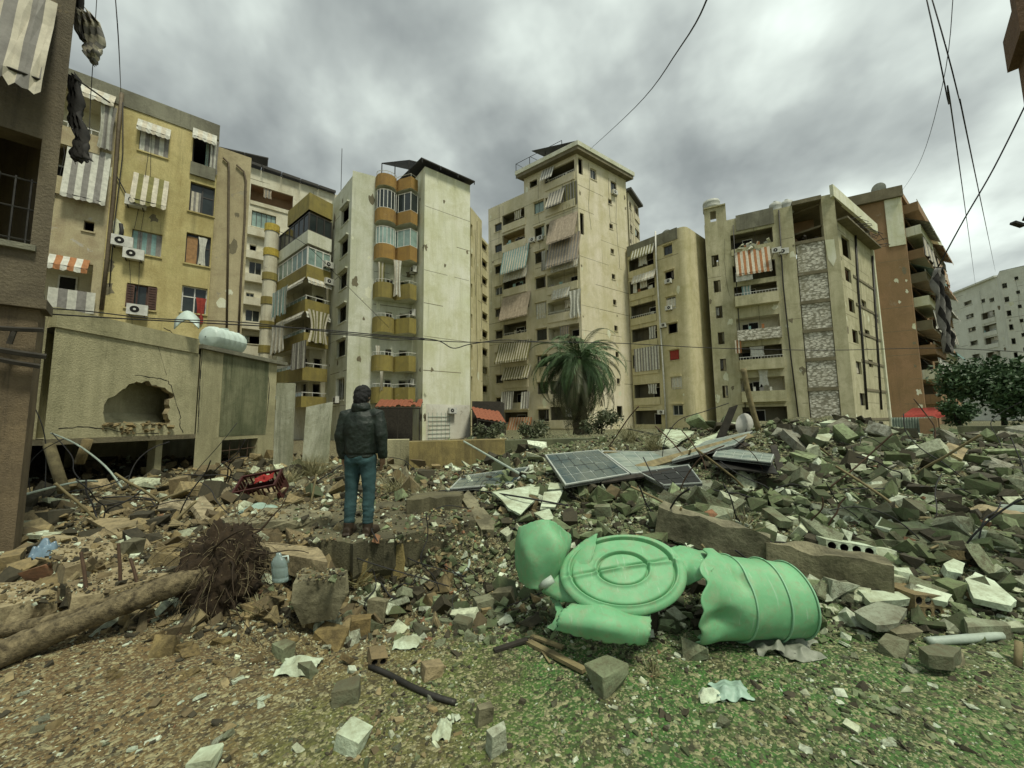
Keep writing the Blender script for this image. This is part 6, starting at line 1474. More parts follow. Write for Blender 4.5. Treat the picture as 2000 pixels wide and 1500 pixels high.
hollow('hollow_block', T(1576, 1200), RZ(-.1, 0, 0), 2, 2, .075, .2, 'conc', 'grey hollow block standing behind the green tank barrel')
hollow('hollow_block', T(1815, 1208), RZ(.15, 0, .1), 3, 2, .085, .25, 'concb', 'hollow block under a white slab near the big white shard')
hollow('hollow_block', T(738, 1302), RZ(.5, .2, .2), 2, 1, .055, .12, 'concb', 'small broken hollow block end beside the black hose')
hollow('hollow_block', T(1935, 1180), RZ(.4, -.2, .1), 4, 1, .08, .25, 'concb', 'dusty hollow block half buried behind the big white shard')
hollow('hollow_block', T(1905, 1100), RZ(.4, -.2, .3), 4, 1, .08, .25, 'concb', 'dusty hollow block buried up the slope beside the white chipped plate')
# long beams
def beam(name, a, b, w_, h_, mat, label, cat='beam', seed=1, sink=.5, na=30):
    a, b = Vector(a), Vector(b); d = (b-a).normalized(); s = Vector((0, 0, 1)).cross(d).normalized(); u = d.cross(s); r = random.Random(seed); m = MB(); Gd = []
    for i in range(na+1):
        p = a.lerp(b, i/na); jc = [0]
        def j(): jc[0] += 1; return .22*mnoise.noise(Vector((i*.137+.31, jc[0]*3.37, seed+.43)))+.05*mnoise.noise(Vector((i*.43+.7, jc[0]*3.37, seed+.2)))
        Gd.append([p+s*w_*(-.5+j()*.3)+u*h_*(-.5), p+s*w_*(.5+j()*.3)+u*h_*(-.5), p+s*w_*(.5+j()*.3)+u*h_*(.5+j()), p+s*w_*(-.5+j()*.3)+u*h_*(.5+j())])
    for i in range(na):
        for k in range(4): m.poly([Gd[i][k], Gd[i][(k+1) % 4], Gd[i+1][(k+1) % 4], Gd[i+1][k]])
    m.poly(Gd[0][::-1]); m.poly(Gd[-1]); o = m.build(name, G_[mat] if isinstance(mat, str) else mat, weld=True); recenter(o); return tag(o, label, cat)
beam('concrete_beam', at(1288, 1012, 4.3), at(1500, 1078, 3.75), .22, .30, 'slab', 'long mossy concrete beam lying across the heap behind the green tank')
beam('concrete_beam', at(1495, 1084, 3.72), at(1738, 1128, 3.3), .2, .26, 'slab', 'lower end of a snapped mossy beam beside the white hollow block', seed=2)
beam('concrete_beam', at(1858, 1012, 4.9), at(2060, 1040, 4.2), .3, .28, earthy, 'beige beam with bare parallel bars at the edge of the heap', seed=3)
rbs = MB()
for i in range(6):
    p0, p1 = at(1850+4*i, 996-1.5*i, 5.0+.04*i)+Vector((0, 0, .02)), at(2060, 1012-2.5*i, 4.3+.08*i)+Vector((0, 0, .04)); m_ = MB(); m_.tube([p0, p0.lerp(p1, .5)+Vector((0, 0, .015)), p1], .010, 5); o = m_.build('rebar', G_['galv']); recenter(o); tag(o, 'straight pale bar lying along the beige beam', 'rebar', 'bars on the beige beam')
# solar panels
scell = plain('solar_cell', (.035, .07, .085), .22, .4, 3, 0, 0, (.10, .13, .12), .6); sfr = plain('aluminium', (.55, .60, .55), .4, .3, 5, .3); sback = plain('panel_back', (.02, .022, .02), .7, .3); dust = plain('dusty_cell', (.14, .19, .17), .5, .5, 2.5, 0, .2, (.30, .34, .28))
def solar(pts, nx, ny, label, cm, cells=True):
    A, B, C, D = [at(*q) for q in pts]; r = thing('solar_panel', (A+B+C+D)/4, label, 'solar panel'); n = (B-A).cross(D-A).normalized(); n = n if n.z > 0 else -n; th = .04
    def P(u, v, h=0): return A.lerp(B, u).lerp(D.lerp(C, u), v)+n*h
    m = MB(); m.box8([P(0, 0, -th), P(1, 0, -th), P(1, 1, -th), P(0, 1, -th), P(0, 0, -.006), P(1, 0, -.006), P(1, 1, -.006), P(0, 1, -.006)]); m.build('backing', sback, r)
    m = MB(); e_ = .022
    for u0, u1, v0, v1 in ((0, 1, 0, e_), (0, 1, 1-e_, 1), (0, e_, e_, 1-e_), (1-e_, 1, e_, 1-e_)): m.box8([P(u0, v0, -th-.003), P(u1, v0, -th-.003), P(u1, v1, -th-.003), P(u0, v1, -th-.003), P(u0, v0, .012), P(u1, v0, .012), P(u1, v1, .012), P(u0, v1, .012)])
    m.build('frame', sfr, r)
    for i in range(nx):
        for j in range(ny):
            g = .04; u0, u1, v0, v1 = e_+(1-2*e_)*(i+g)/nx, e_+(1-2*e_)*(i+1-g)/nx, e_+(1-2*e_)*(j+g)/ny, e_+(1-2*e_)*(j+1-g)/ny
            m = MB(); m.box8([P(u0, v0, -.005), P(u1, v0, -.005), P(u1, v1, -.005), P(u0, v1, -.005), P(u0, v0, .003), P(u1, v0, .003), P(u1, v1, .003), P(u0, v1, .003)]); m.build('cell', cm, r)
    m = MB(); m.poly([P(e_, e_, -.0055), P(1-e_, e_, -.0055), P(1-e_, 1-e_, -.0055), P(e_, 1-e_, -.0055)]); m.build('grid_sheet', sfr, r)
    return r
solar([(1064, 889, 6.9), (1169, 879, 7.5), (1230, 926, 6.1), (1104, 948, 5.5)], 6, 4, 'blue solar panel lying tilted on the rubble nearest the white tile plates', scell)
solar([(1173, 881, 7.5), (1352, 884, 8.4), (1345, 915, 6.9), (1233, 926, 6.15)], 6, 4, 'dust covered solar panel overlapping the tilted blue one', dust)
solar([(1378, 862, 8.6), (1470, 842, 9.0), (1436, 868, 7.6), (1312, 900, 6.9)], 4, 8, 'long pale solar panel propped up over the dark hollow', dust)
solar([(1404, 874, 7.8), (1512, 888, 6.9), (1506, 904, 6.2), (1392, 892, 6.9)], 6, 3, 'solar panel jutting out past the dark hollow toward the heap', dust)
solar([(903, 930, 7.4), (1034, 912, 7.9), (1006, 944, 6.3), (878, 955, 6.0)], 6, 3, 'crumpled blue solar panel half buried beside the leaning pole', scell)
solar([(1246, 922, 6.3), (1345, 908, 6.6), (1372, 944, 5.75), (1296, 948, 5.6)], 3, 3, 'black panel leaning face up in the dark hollow', sback)
m_ = MB(); m_.tube([at(906, 862, 9.2), at(1040, 940, 6.1)], .022, 8); o = m_.build('pole', G_['galv']); recenter(o); tag(o, 'long pale metal pole leaning down onto the crumpled blue panel', 'pole')
def stick(name, pts, r, mat, label, cat, seg=6, group=None, smooth=True):
    m = MB(); P = spl([Vector(p) for p in pts], 4) if len(pts) > 2 else [Vector(p) for p in pts]; m.tube(P, r if not isinstance(r, (list, tuple)) else [r[0]+(r[1]-r[0])*i/(len(P)-1) for i in range(len(P))], seg); o = m.build(name, G_[mat] if isinstance(mat, str) else mat, None, smooth); recenter(o); return tag(o, label, cat, group)
def gp(px, py, l=.02): p = T(px, py); return p+Vector((0, 0, l))
stick('hose', [gp(722, 1308), gp(760, 1324), gp(800, 1346), gp(845, 1366), gp(890, 1380)], .017, 'steel', 'dark thick hose lying on the bare earth', 'hose', 8)
stick('plastic_pipe', [gp(1812, 1262, .03), gp(1885, 1258, .035), gp(1956, 1252, .04)], .028, 'galv', 'pale broken plastic pipe lying in front of the heap', 'pipe', 10)
stick('wooden_stake', [at(1988, 1304, 2.6), at(1990, 1254, 2.66)], .02, 'wood', 'wooden stake leaning at the foot of the plastic pipe', 'stake')
stick('iron_rod', [gp(910, 958), at(1000, 968, 5.3), gp(1110, 1000, .08)], .012, 'cable', 'dark bent rod across the white tile plates', 'rod')
stick('wooden_post', [at(1482, 842, 9.5), at(1462, 770, 9.5), at(1452, 720, 9.5)], .07, 'wood', 'splintered upright post behind the solar panels', 'post')
m_ = MB(); m_.box8([at(1398, 856, 8.8), at(1416, 856, 8.8), at(1416, 856, 8.95), at(1398, 856, 8.95), at(1424, 796, 8.8), at(1442, 790, 8.8), at(1442, 790, 8.95), at(1424, 796, 8.95)]); o = m_.build('charred_plank', G_['dwood']); recenter(o); tag(o, 'black charred plank standing tilted by the splintered post', 'plank')
dsh = T(1456, 850); t_ = dish(Vector((dsh.x, dsh.y, dsh.z-.75)), .28, 'fallen white satellite dish on the heap beside the splintered post', 'wframe', .1, .3)
for k, (a, b, r_, lb) in enumerate((((1030, 1258), (1142, 1318), .022, 'splintered yellow lath lying before the torn flap'), ((1028, 1244), (1100, 1272), .016, 'thin yellow lath beside the splintered one'), ((965, 1276), (1030, 1256), .018, 'flat dark lath near the splintered laths'), ((1052, 1268), (1074, 1302), .006, 'short pale splinter beside the splintered laths'))):
    p, q = gp(*a, .02), gp(*b, .025); d = (q-p); m_ = MB(); m_.box((p+q)/2, (d.length, r_*2.2, r_), 0, d.to_track_quat('X', 'Z').to_matrix()); o = m_.build('wooden_lath', G_['wood'] if k != 2 else G_['dwood']); recenter(o); tag(o, lb, 'lath')
# single stones and blocks
ST = [(1190, 1352, 92, 55, 'conc', 'cut grey concrete block with a notch before the torn flap', .7), (684, 1470, 66, 42, 'white', 'clean pale grey paving block on the bare earth', .9), (388, 1512, 66, 36, 'white', 'grey paving block corner beside the gravel', .8),
 (1362, 1290, 60, 40, 'conc', 'brown chipped stone at the torn rim of the barrel', .7), (945, 1198, 46, 34, 'conc', 'pale block beside the yellow block near the green tank', .8), (985, 1188, 46, 44, 'slab', 'yellow rough block touching the green tank', .7), (902, 1235, 44, 30, 'conc', 'small grey block before the concrete slab', .7),
 (640, 1265, 70, 40, 'ochre', 'rounded ochre stone below the dark square block', .6), (700, 1240, 46, 40, 'ochre', 'square ochre stone next to the rounded one', .8), (600, 1222, 60, 26, 'ochre', 'flat ochre stone leaning on the dark square block', .6), (735, 1215, 46, 56, 'slab', 'tall yellowish rock against the concrete slab', .6),
 (328, 1118, 80, 46, 'concb', 'big pale porous stone behind the felled trunk', .7), (250, 1090, 36, 46, 'slab', 'dark square stone beside the big porous stone', .8), (348, 965, 40, 46, 'concb', 'upright rock before the dark basement', .6), (312, 1280, 52, 44, 'ochre', 'ochre cube stone below the felled trunk', .8),
 (1872, 1092, 62, 40, 'conc', 'grey boulder on the slope above the chipped plate', .8), (1775, 1148, 50, 44, 'white', 'pale square block between hollow blocks', .5), (1778, 1262, 62, 40, 'slab', 'yellowish block behind the flat grey slab', .5), (1758, 1284, 52, 36, 'conc', 'grey rock beside the yellowish block', .8), (1868, 1300, 44, 26, 'slab', 'dark round stone before the flat grey slab', .8),
 (1625, 1024, 36, 24, 'white', 'pale rounded stone on the slope behind the beam', .8), (1735, 1100, 40, 34, 'white', 'grey white block touching the hollow block', .7), (1410, 1018, 60, 34, 'conc', 'grey boulder above the concrete beam', .7), (1180, 1010, 40, 30, 'conc', 'small grey boulder under the solar panels', .7), (972, 1480, 50, 62, 'conc', 'wedge shaped stone standing in the gravel', .6), (945, 1420, 40, 50, 'slab', 'dark upright wedge on the bare earth', .6),
 (548, 1290, 44, 36, 'conc', 'pale crumbling plaster lump on the brown earth', .8), (600, 1322, 44, 34, 'conc', 'brown grey lump beside the bent tin sheet', .7), (672, 1376, 60, 40, 'conc', 'dark split rock on the bare earth', .8), (842, 1328, 50, 34, 'concb', 'tan lump by the dark hose', .7)]
for k, (x, y, w_, h_, mt, lb, dp) in enumerate(ST): stone('stone' if 'stone' in lb or 'rock' in lb else 'stone_block', x, y, w_, h_, mt, lb, 'stone', None, k, dp, .7)
# bent sheet metal, bags, crate, jug
def crumple(name, c, wpx, dpx, hpx, mat, label, cat, seed=1, amp=.5, n=12, up=.5, th=.004):
    p = T(*c); k = p.y/750*.8; r = random.Random(seed); Gd = []
    for i in range(n):
        row = []
        for j in range(n):
            u, v = j/(n-1)-.5, i/(n-1)-.5; e_ = max(0, 1-4*(u*u+v*v)); q = Vector((u*3+seed, v*3, seed))
            row.append(p+Vector((u*wpx*k+mnoise.noise(q*2)*.12*wpx*k, dpx*k*(v+.4)+mnoise.noise(q*2+Vector((9, 0, 0)))*.12*dpx*k, hpx*k*(up*e_+amp*(mnoise.noise(q*1.7)+.5*mnoise.noise(q*4)))+.02)))
        Gd.append(row)
    m = MB(); m.grid(Gd); o = m.build(name, G_[mat] if isinstance(mat, str) else mat, None, True); mods(o, ('SOLIDIFY', dict(thickness=th)), ('SUBSURF', dict(levels=1, render_levels=1))); recenter(o); return tag(o, label, cat)
grey_sheet = plain('grey_sheet', (.26, .28, .22), .6, .4, 4, .1)
crumple('metal_sheet', (1520, 1282), 90, 90, 40, grey_sheet, 'crumpled grey sheet beside the foot of the barrel', 'sheet', 2, .7)
crumple('metal_sheet', (1575, 1292), 90, 70, 22, grey_sheet, 'long grey sheet strip lying right of the crumpled one', 'sheet', 5, .5)
crumple('metal_sheet', (1568, 1262), 70, 60, 34, grey_sheet, 'bent grey channel behind the grey sheet strip', 'sheet', 8, .5)
crumple('tin_sheet', (572, 1322), 90, 60, 40, G_['white'], 'bent pale tin sheet with an ochre fold on the brown earth', 'sheet', 9, .4)
crumple('plastic_bag', (60, 1106), 60, 60, 52, plain('blue_film', (.20, .30, .38), .3, .4, 6), 'crumpled bluish plastic bag at the foot of the sooty building pillar', 'bag', 11, .6, 14, .8)
crumple('tarpaulin', (480, 1022), 120, 110, 46, plain('pale_green_film', (.33, .46, .38), .35, .3, 4), 'pale green tarpaulin over the slab before the red crate', 'tarpaulin', 12, .3, 14, .7)
crumple('white_bag', (790, 1270), 60, 50, 16, 'white', 'white crumpled paper near the dark hose', 'paper', 13, .6)
crumple('green_film', (1440, 1370), 80, 60, 22, plain('mint_film', (.33, .48, .38), .5, .3, 5), 'mint coloured crumpled film on the earth before the barrel', 'film', 14, .7)
crumple('white_bag', (1395, 1378), 60, 40, 26, 'white', 'white crumbled plaster bag beside the mint film', 'bag', 15, .6)
crumple('white_bag', (862, 1450), 40, 60, 30, 'white', 'torn pale plastic scrap standing on the gravel', 'scrap', 16, .5)
# crate
cp_ = T(500, 975); cr = thing('plastic_crate', cp_, 'dark maroon plastic crate tipped over on the rubble', 'crate'); Rc = RZ(.25, .55, -.2); k_ = cp_.y/750; cw, cd, ch = 72*k_, 46*k_, 44*k_
redm = plain('red_plastic', (.065, .016, .014), .5, .4, 8); cc_ = cp_+Vector((0, .15, .16))
def cb(x, y, z, a, b, c, nm, mt=redm):
    m = MB(); m.box(cc_+Rc @ Vector((x*cw, y*cd, z*ch)), (a*cw, b*cd, c*ch), 0, Rc); return m.build(nm, mt, cr)
cb(0, 0, -.5, 1, 1, .05, 'base'); 
for s in (-1, 1):
    cb(0, s*.5, .44, 1.04, .06, .1, 'rim'); cb(s*.5, 0, .44, .05, .93, .1, 'rim'); cb(0, s*.5, -.25, 1, .05, .44, 'side'); cb(s*.5, 0, -.25, .05, .94, .44, 'side')
    for i in range(8): cb(-.45+.9*i/7, s*.5, .18, .035, .045, .42, 'slat')
    for i in range(5): cb(s*.5, -.4+.8*i/4, .18, .045, .05, .42, 'slat')
m_ = MB(); m_.grid([[cc_+Rc @ Vector((cw*(.22*u+.1), cd*(.22*v+.2), ch*(.40+.08*math.sin(u*5)*math.cos(v*4)))) for u in (-1, -.6, -.2, .2, .6, 1)] for v in (-1, -.5, 0, .5, 1)]); o = m_.build('red_cloth', plain('bright_red', (.30, .02, .016), .8)); mods(o, ('SOLIDIFY', dict(thickness=.01))); recenter(o); tag(o, 'bright red cloth stuffed in the tipped plastic crate', 'cloth')
# jug
clearp = plain('clouded_plastic', (.42, .55, .52), .25, .25, 8); clearp.node_tree.nodes['Principled BSDF'].inputs['Transmission Weight'].default_value = .55
jp = atz(548, 1136, .27); jg = thing('plastic_jug', jp, 'clouded pale plastic jug without a label standing on the dark block', 'jug'); kk = jp.y/750
prof = [(.001, 0), (.17, .0), (.20, .03), (.20, .12), (.19, .14), (.20, .16), (.20, .42), (.19, .45), (.20, .48), (.19, .60), (.14, .72), (.07, .80), (.06, .88), (.001, .88)]
sc_ = 52*kk/.88; m_ = MB(); m_.grid([[jp+Vector((math.cos(a)*q*1.25*sc_-.12*z*sc_, math.sin(a)*q*.8*sc_, z*sc_)) for a in [i*math.pi/10 for i in range(21)]] for q, z in prof]); m_.build('bottle', clearp, jg, True)
m_ = MB(); m_.tube([jp+Vector((.05*sc_-.1*sc_, 0, .74*sc_)), jp+Vector((.2*sc_, 0, .78*sc_)), jp+Vector((.22*sc_, 0, .58*sc_))], .03*sc_, 8); m_.build('handle', G_['tankw'], jg, True)
crumple('white_bag', (515, 1140), 40, 30, 24, 'white', 'white scrap beside the plastic jug', 'scrap', 18, .5)
# tyre-like coil of hose behind the slab
ps = [T(890, 1120)+Vector((math.cos(a)*.14, .1+math.sin(a)*.12, .05+.06*math.sin(a)+.01*(a/6.28))) for a in [i*.35 for i in range(38)]]; stick('hose_coil', ps, .016, 'galv', 'coil of pale hose at the corner of the thick slab', 'hose', 6)
# felled trunk and uprooted stump
bark = plain('bark', (.22, .18, .10), .95, .6, 22, 0, 1., (.05, .04, .022)); soil = plain('root_soil', (.045, .03, .016), 1, .6, 9, 0, 1.)
tr = thing('felled_tree', T(420, 1190), 'felled tree trunk with an uprooted earthy root ball lying across the ground', 'tree')
P = spl([at(420, 1120, 3.35), at(340, 1140, 3.2), at(260, 1172, 3.05), at(180, 1205, 2.95), at(100, 1236, 2.85), at(0, 1278, 2.7), at(-90, 1312, 2.55)], 6); n = len(P); m_ = MB(); Gd = []
for i, p in enumerate(P):
    d = (P[min(i+1, n-1)]-P[max(i-1, 0)]).normalized(); s = d.cross(Vector((0, 0, 1))).normalized(); u = s.cross(d); r_ = .075+.03*abs(i/n-.4)+mnoise.noise(p*3)*.012
    Gd.append([p+(s*math.cos(a)+u*math.sin(a))*(r_*(1+.2*mnoise.noise(Vector((math.cos(a)*2, math.sin(a)*2, i*.35)))+.16*mnoise.noise(Vector((math.cos(a)*5, math.sin(a)*5, i*.5))))) for a in [k*math.pi/8 for k in range(17)]])
m_.grid(Gd); m_.build('trunk', bark, tr, True)
P = spl([at(240, 1160, 3.2), at(160, 1192, 3.12), at(80, 1216, 3.05), at(0, 1232, 3.0), at(-60, 1240, 2.95)], 5); m_ = MB(); m_.tube(P, [.03+.03*i/len(P) for i in range(len(P))], 8); m_.build('branch', bark, tr, True)
rb_ = at(440, 1105, 3.5); m_ = MB(); rr = random.Random(9)
me_ = bmesh.new(); bmesh.ops.create_icosphere(me_, subdivisions=5, radius=1)
for v in me_.verts:
    q = v.co.copy(); k = 1+.25*mnoise.noise(q*1.6)+.2*mnoise.noise(q*4)+.16*mnoise.noise(q*10)+.08*mnoise.noise(q*22); v.co = Vector((q.x*.30*k, q.y*.28*k, q.z*.42*k))
me = bpy.data.meshes.new('root_ball'); me_.to_mesh(me); me_.free(); me.polygons.foreach_set('use_smooth', [True]*len(me.polygons)); me.materials.append(soil); ro = bpy.data.objects.new('root_ball', me); COL.objects.link(ro); ro.parent = tr; ro.location = rb_-Vector((0, 0, .08))-Vector(tr.location)
for i in range(150):
    a, b = rr.uniform(0, 6.28), rr.uniform(-.9, 1.0); d = Vector((math.cos(a)*math.cos(b), math.sin(a)*math.cos(b)-.3, math.sin(b))).normalized(); d0 = d; p = rb_+Vector((d.x*.24, d.y*.22, d.z*.34)); L = rr.uniform(.15, .6); Q = [p]; d = (d0*.5+Vector((rr.uniform(-1, 1), rr.uniform(-1, 1), rr.uniform(-1.2, .3)))).normalized()
    for k in range(4): d = (d+Vector((rr.uniform(-.5, .5), rr.uniform(-.5, .5), rr.uniform(-.7, .2)))*.8).normalized(); p = p+d*L/4; p.z = max(p.z, h1(p.x, p.y)+.01); Q.append(p)
    m_ = MB(); r0 = rr.choice((.003, .003, .004, .005, .008, .012)); m_.tube(spl(Q, 3), [r0*(1-.7*j/12) for j in range(13)], 5); m_.build('root', soil if i % 3 else bark, tr, True)
m_ = MB()
for i in range(420):
    a, b = rr.uniform(0, 6.28), rr.uniform(-1.2, 1.2); d = Vector((math.cos(a)*math.cos(b), math.sin(a)*math.cos(b), math.sin(b))); p = rb_+Vector((d.x*.27, d.y*.25, d.z*.38))-Vector((0, 0, .06)); Q = [p]; d = (d*.6+Vector((rr.uniform(-1, 1), rr.uniform(-1, 1), rr.uniform(-1, .4)))).normalized(); L = rr.uniform(.06, .3)
    for k in range(3): p = p+d*L/3; d = (d+Vector((rr.uniform(-.8, .8), rr.uniform(-.8, .8), rr.uniform(-.9, .3)))).normalized(); Q.append(p)
    m_.tube(Q, rr.choice((.0015, .002, .003)), 3)
m_.build('root_fibres', bark, tr)['kind'] = 'stuff'
# leaning timber posts by the dark basement
stick('timber_post', [at(125, 960, 8.6), at(96, 870, 9.0)], .10, 'wood', 'thick timber post leaning in the mouth of the dark basement', 'post')
stick('timber_post', [at(155, 905, 9.6), at(172, 858, 9.6)], .10, 'concb', 'short square prop hanging under the basement slab', 'prop')
for k, (pts, lb) in enumerate((([(100, 846, 9.2), (150, 868, 8.9), (205, 910, 8.6), (238, 952, 8.4)], 'pale drooping hose in front of the dark basement'), ([(40, 968, 6), (110, 950, 7), (160, 940, 7.6), (190, 940, 8)], 'pale bent conduit lying before the dark basement'), ([(102, 846, 9.1), (140, 890, 8.8), (144, 920, 8.6), (162, 942, 8.5)], 'thin looped wire hanging from the basement slab'), ([(60, 780, 9), (82, 830, 9), (90, 880, 9), (88, 960, 8.6)], 'dark cable hanging beside the pale brick return'))):
    stick('hose' if k < 2 else 'wire', [at(*q) for q in pts], .02 if k < 2 else .01, 'galv' if k < 2 else 'cable', lb, 'hose' if k < 2 else 'wire')
# twisted sheets, boards and planks heaped with the solar panels
def board(pts, th, mat, label, cat='board'):
    P = [at(*q) for q in pts]; n = (P[1]-P[0]).cross(P[3]-P[0]).normalized(); n = n if n.z > 0 else -n
    m = MB(); m.box8([p-n*th for p in P]+P); o = m.build('board' if cat == 'board' else 'metal_sheet', G_[mat] if isinstance(mat, str) else mat, weld=True); recenter(o); return tag(o, label, cat)
board([(1240, 908, 6.7), (1462, 846, 8.6), (1474, 852, 8.5), (1252, 918, 6.6)], .03, 'wood', 'long grey plank running up across the solar panels')
board([(1300, 898, 7.3), (1452, 862, 8.4), (1466, 868, 8.2), (1318, 908, 7.1)], .03, 'dwood', 'dark plank under the long pale solar panel')
board([(1392, 886, 7.4), (1508, 902, 6.7), (1520, 925, 6.2), (1398, 912, 6.6)], .02, 'steel', 'black sheet added to darken the hollow of the heap', 'sheet')  # dark sheet added where the hollow is only in shade
board([(1268, 884, 7.9), (1330, 872, 8.4), (1352, 884, 8.0), (1290, 896, 7.5)], .02, grey_sheet, 'grey sheet tucked behind the dust covered solar panel', 'sheet')
board([(1170, 936, 5.9), (1340, 912, 6.5), (1344, 917, 6.4), (1176, 943, 5.8)], .03, 'dwood', 'dark batten along the near edge of the solar panels')
board([(1356, 862, 9.0), (1400, 846, 9.4), (1412, 852, 9.2), (1368, 870, 8.8)], .03, 'white', 'white shelf board behind the long grey plank')
board([(1504, 870, 7.4), (1516, 868, 7.4), (1536, 925, 6.6), (1522, 930, 6.6)], .04, 'dwood', 'dark splintered rafter leaning off the panels')
# ================================================================ loose rubble
def Tmany(px, py):
    u = (px-1000)/FPX; v = (750-py)/FPX
    R = np.stack([FW[i]+RTV[i]*u+UPV[i]*v for i in range(3)], -1)
    t = np.full(len(px), np.nan); alive = np.ones(len(px), bool); s = 1.0
    while s < 45 and alive.any():
        idx = np.nonzero(alive)[0]; P = R[idx]*s
        hit = EYE+P[:, 2] <= hgt(P[:, 0], P[:, 1]); t[idx[hit]] = s; alive[idx[hit]] = False; s *= 1.006
    ok = ~np.isnan(t); return R[ok]*t[ok][:, None]+np.array([0, 0, EYE]), ok
# low-poly pieces shared by all rubble
VAR = [hullmesh('piece', d, n, 100+i, G_['conc'], .35, bl) for i, (d, n, bl) in enumerate((((1, .8, .6), 16, .6), ((1, .7, .4), 16, .7), ((1, .9, .8), 18, .3), ((1, .6, .4), 14, .6), ((1, .8, .28), 15, .6), ((1, .5, .45), 14, .7), ((.9, .9, .6), 18, .4), ((1, .32, .25), 12, .8)))]
VV = []
for me in VAR:
    c_ = np.empty(len(me.vertices)*3); me.vertices.foreach_get('co', c_); f_ = np.array([tuple(p.vertices) for p in me.polygons]); VV.append((c_.reshape(-1, 3), f_))
def rotmats(n, tilt):
    a = NR.uniform(0, 2*np.pi, n); b = NR.normal(0, tilt, n); c = NR.normal(0, tilt, n)
    ca, sa, cb_, sb, cc, s3 = np.cos(a), np.sin(a), np.cos(b), np.sin(b), np.cos(c), np.sin(c)
    Z = np.zeros(n); O = np.ones(n)
    Rz = np.stack([ca, -sa, Z, sa, ca, Z, Z, Z, O], -1).reshape(-1, 3, 3); Rx = np.stack([O, Z, Z, Z, cb_, -sb, Z, sb, cb_], -1).reshape(-1, 3, 3); Ry = np.stack([cc, Z, s3, Z, O, Z, -s3, Z, cc], -1).reshape(-1, 3, 3)
    return Rz @ Rx @ Ry
def scatter(name, P, size, pal, weights, mat, tilt=.5, sink=.12, label=None, cat=None):
    cos, fcs, tin = [], [], []; base = 0; vi = NR.integers(0, len(VV), len(P)); R = rotmats(len(P), tilt)
    pal = np.array(pal); ci = weights(P) if callable(weights) else NR.choice(len(pal), len(P), p=weights); col = pal[ci]*NR.uniform(.7, 1.25, (len(P), 1))
    for k, (vc, fc_) in enumerate(VV):
        idx = np.nonzero(vi == k)[0]
        if not len(idx): continue
        s = size[idx][:, None, None]*NR.uniform(.75, 1.3, (len(idx), 1, 3)); v = np.einsum('nij,nkj->nki', R[idx], vc[None]*s)
        v += P[idx][:, None, :]; v[:, :, 2] += (size[idx]*(.22-sink))[:, None]
        cos.append(v.reshape(-1, 3)); fcs.append((fc_[None]+(np.arange(len(idx))*len(vc))[:, None, None]+base).reshape(-1, 3)); base += len(idx)*len(vc)
        tin.append(np.repeat(np.concatenate([col[idx], np.ones((len(idx), 1))], 1), len(vc), 0))
    o = fastmesh(name, np.concatenate(cos), np.concatenate(fcs), 3, mat, np.concatenate(tin)); o['kind'] = 'stuff'
    if label: o['label'] = label; o['category'] = cat
    return o
# palettes: brown dust on the left, green grey on the right, some whites
PAL = [(.31, .25, .125), (.24, .185, .085), (.13, .10, .05), (.13, .172, .075), (.22, .28, .145), (.068, .095, .04), (.50, .55, .38), (.62, .70, .53), (.035, .032, .018), (.24, .12, .06)]
def wts(P):
    x = P[:, 0]/np.maximum(P[:, 1], .1); n = len(P); g = np.clip((x+.55)/.7+NR.normal(0, .22, n), 0, 1) > NR.random(n); r = NR.random(n); out = np.where(g, 3+NR.integers(0, 3, n), NR.integers(0, 3, n))
    out = np.where(r < .14, 6, out); out = np.where(r < .065, 7, out); out = np.where((r > .70), 8, out); out = np.where((r > .992), 9, out); return out
# gravel on the open earth
n = 42000; px = NR.uniform(-120, 2120, n); py = 1500-NR.power(1.0, n)*300+NR.normal(0, 25, n); py = np.clip(py, 1130, 1540)
P, ok = Tmany(px, py); dn = _vn(P[:, 0]*1.6, P[:, 1]*1.6, 21)+.6*_vn(P[:, 0]*4.5, P[:, 1]*4.5, 22); P = P[NR.random(len(P)) < np.clip(.62+1.5*dn, .12, 1)]; sz = (NR.pareto(2.7, len(P))*2.2+2.6).clip(2.6, 19)*P[:, 1]/750
scatter('gravel', P, sz, PAL, wts, G_['tint'], .35, .14, 'gravel and small crumbs of rubble strewn over the bare earth', 'gravel')
# rubble over the heaps
n = 26000; px = NR.uniform(-100, 2100, n); py = NR.uniform(822, 1235, n)
P, ok = Tmany(px, py); keep = (P[:, 1] < 19); qx, qy = px[ok][keep], py[ok][keep]; P = P[keep]; sz = (NR.pareto(2.0, len(P))*4.6+4).clip(4, 44)*P[:, 1]/750; sz = sz.clip(.02, .55); inp = (qx > 1050) & (qx < 1520) & (qy > 845) & (qy < 950); sz[inp] = sz[inp].clip(0, .07); inp = (qx > 540) & (qx < 945) & (qy > 975) & (qy < 1070); sz[inp] = sz[inp].clip(0, .05); inp = (qx > 660) & (qx < 990) & (qy >= 1040) & (qy < 1160); sz[inp] = sz[inp].clip(0, .10)
scatter('rubble', P, sz, PAL, wts, G_['tint'], .55, .02, 'broken rubble of concrete crumbs and stones covering the heaps', 'rubble')
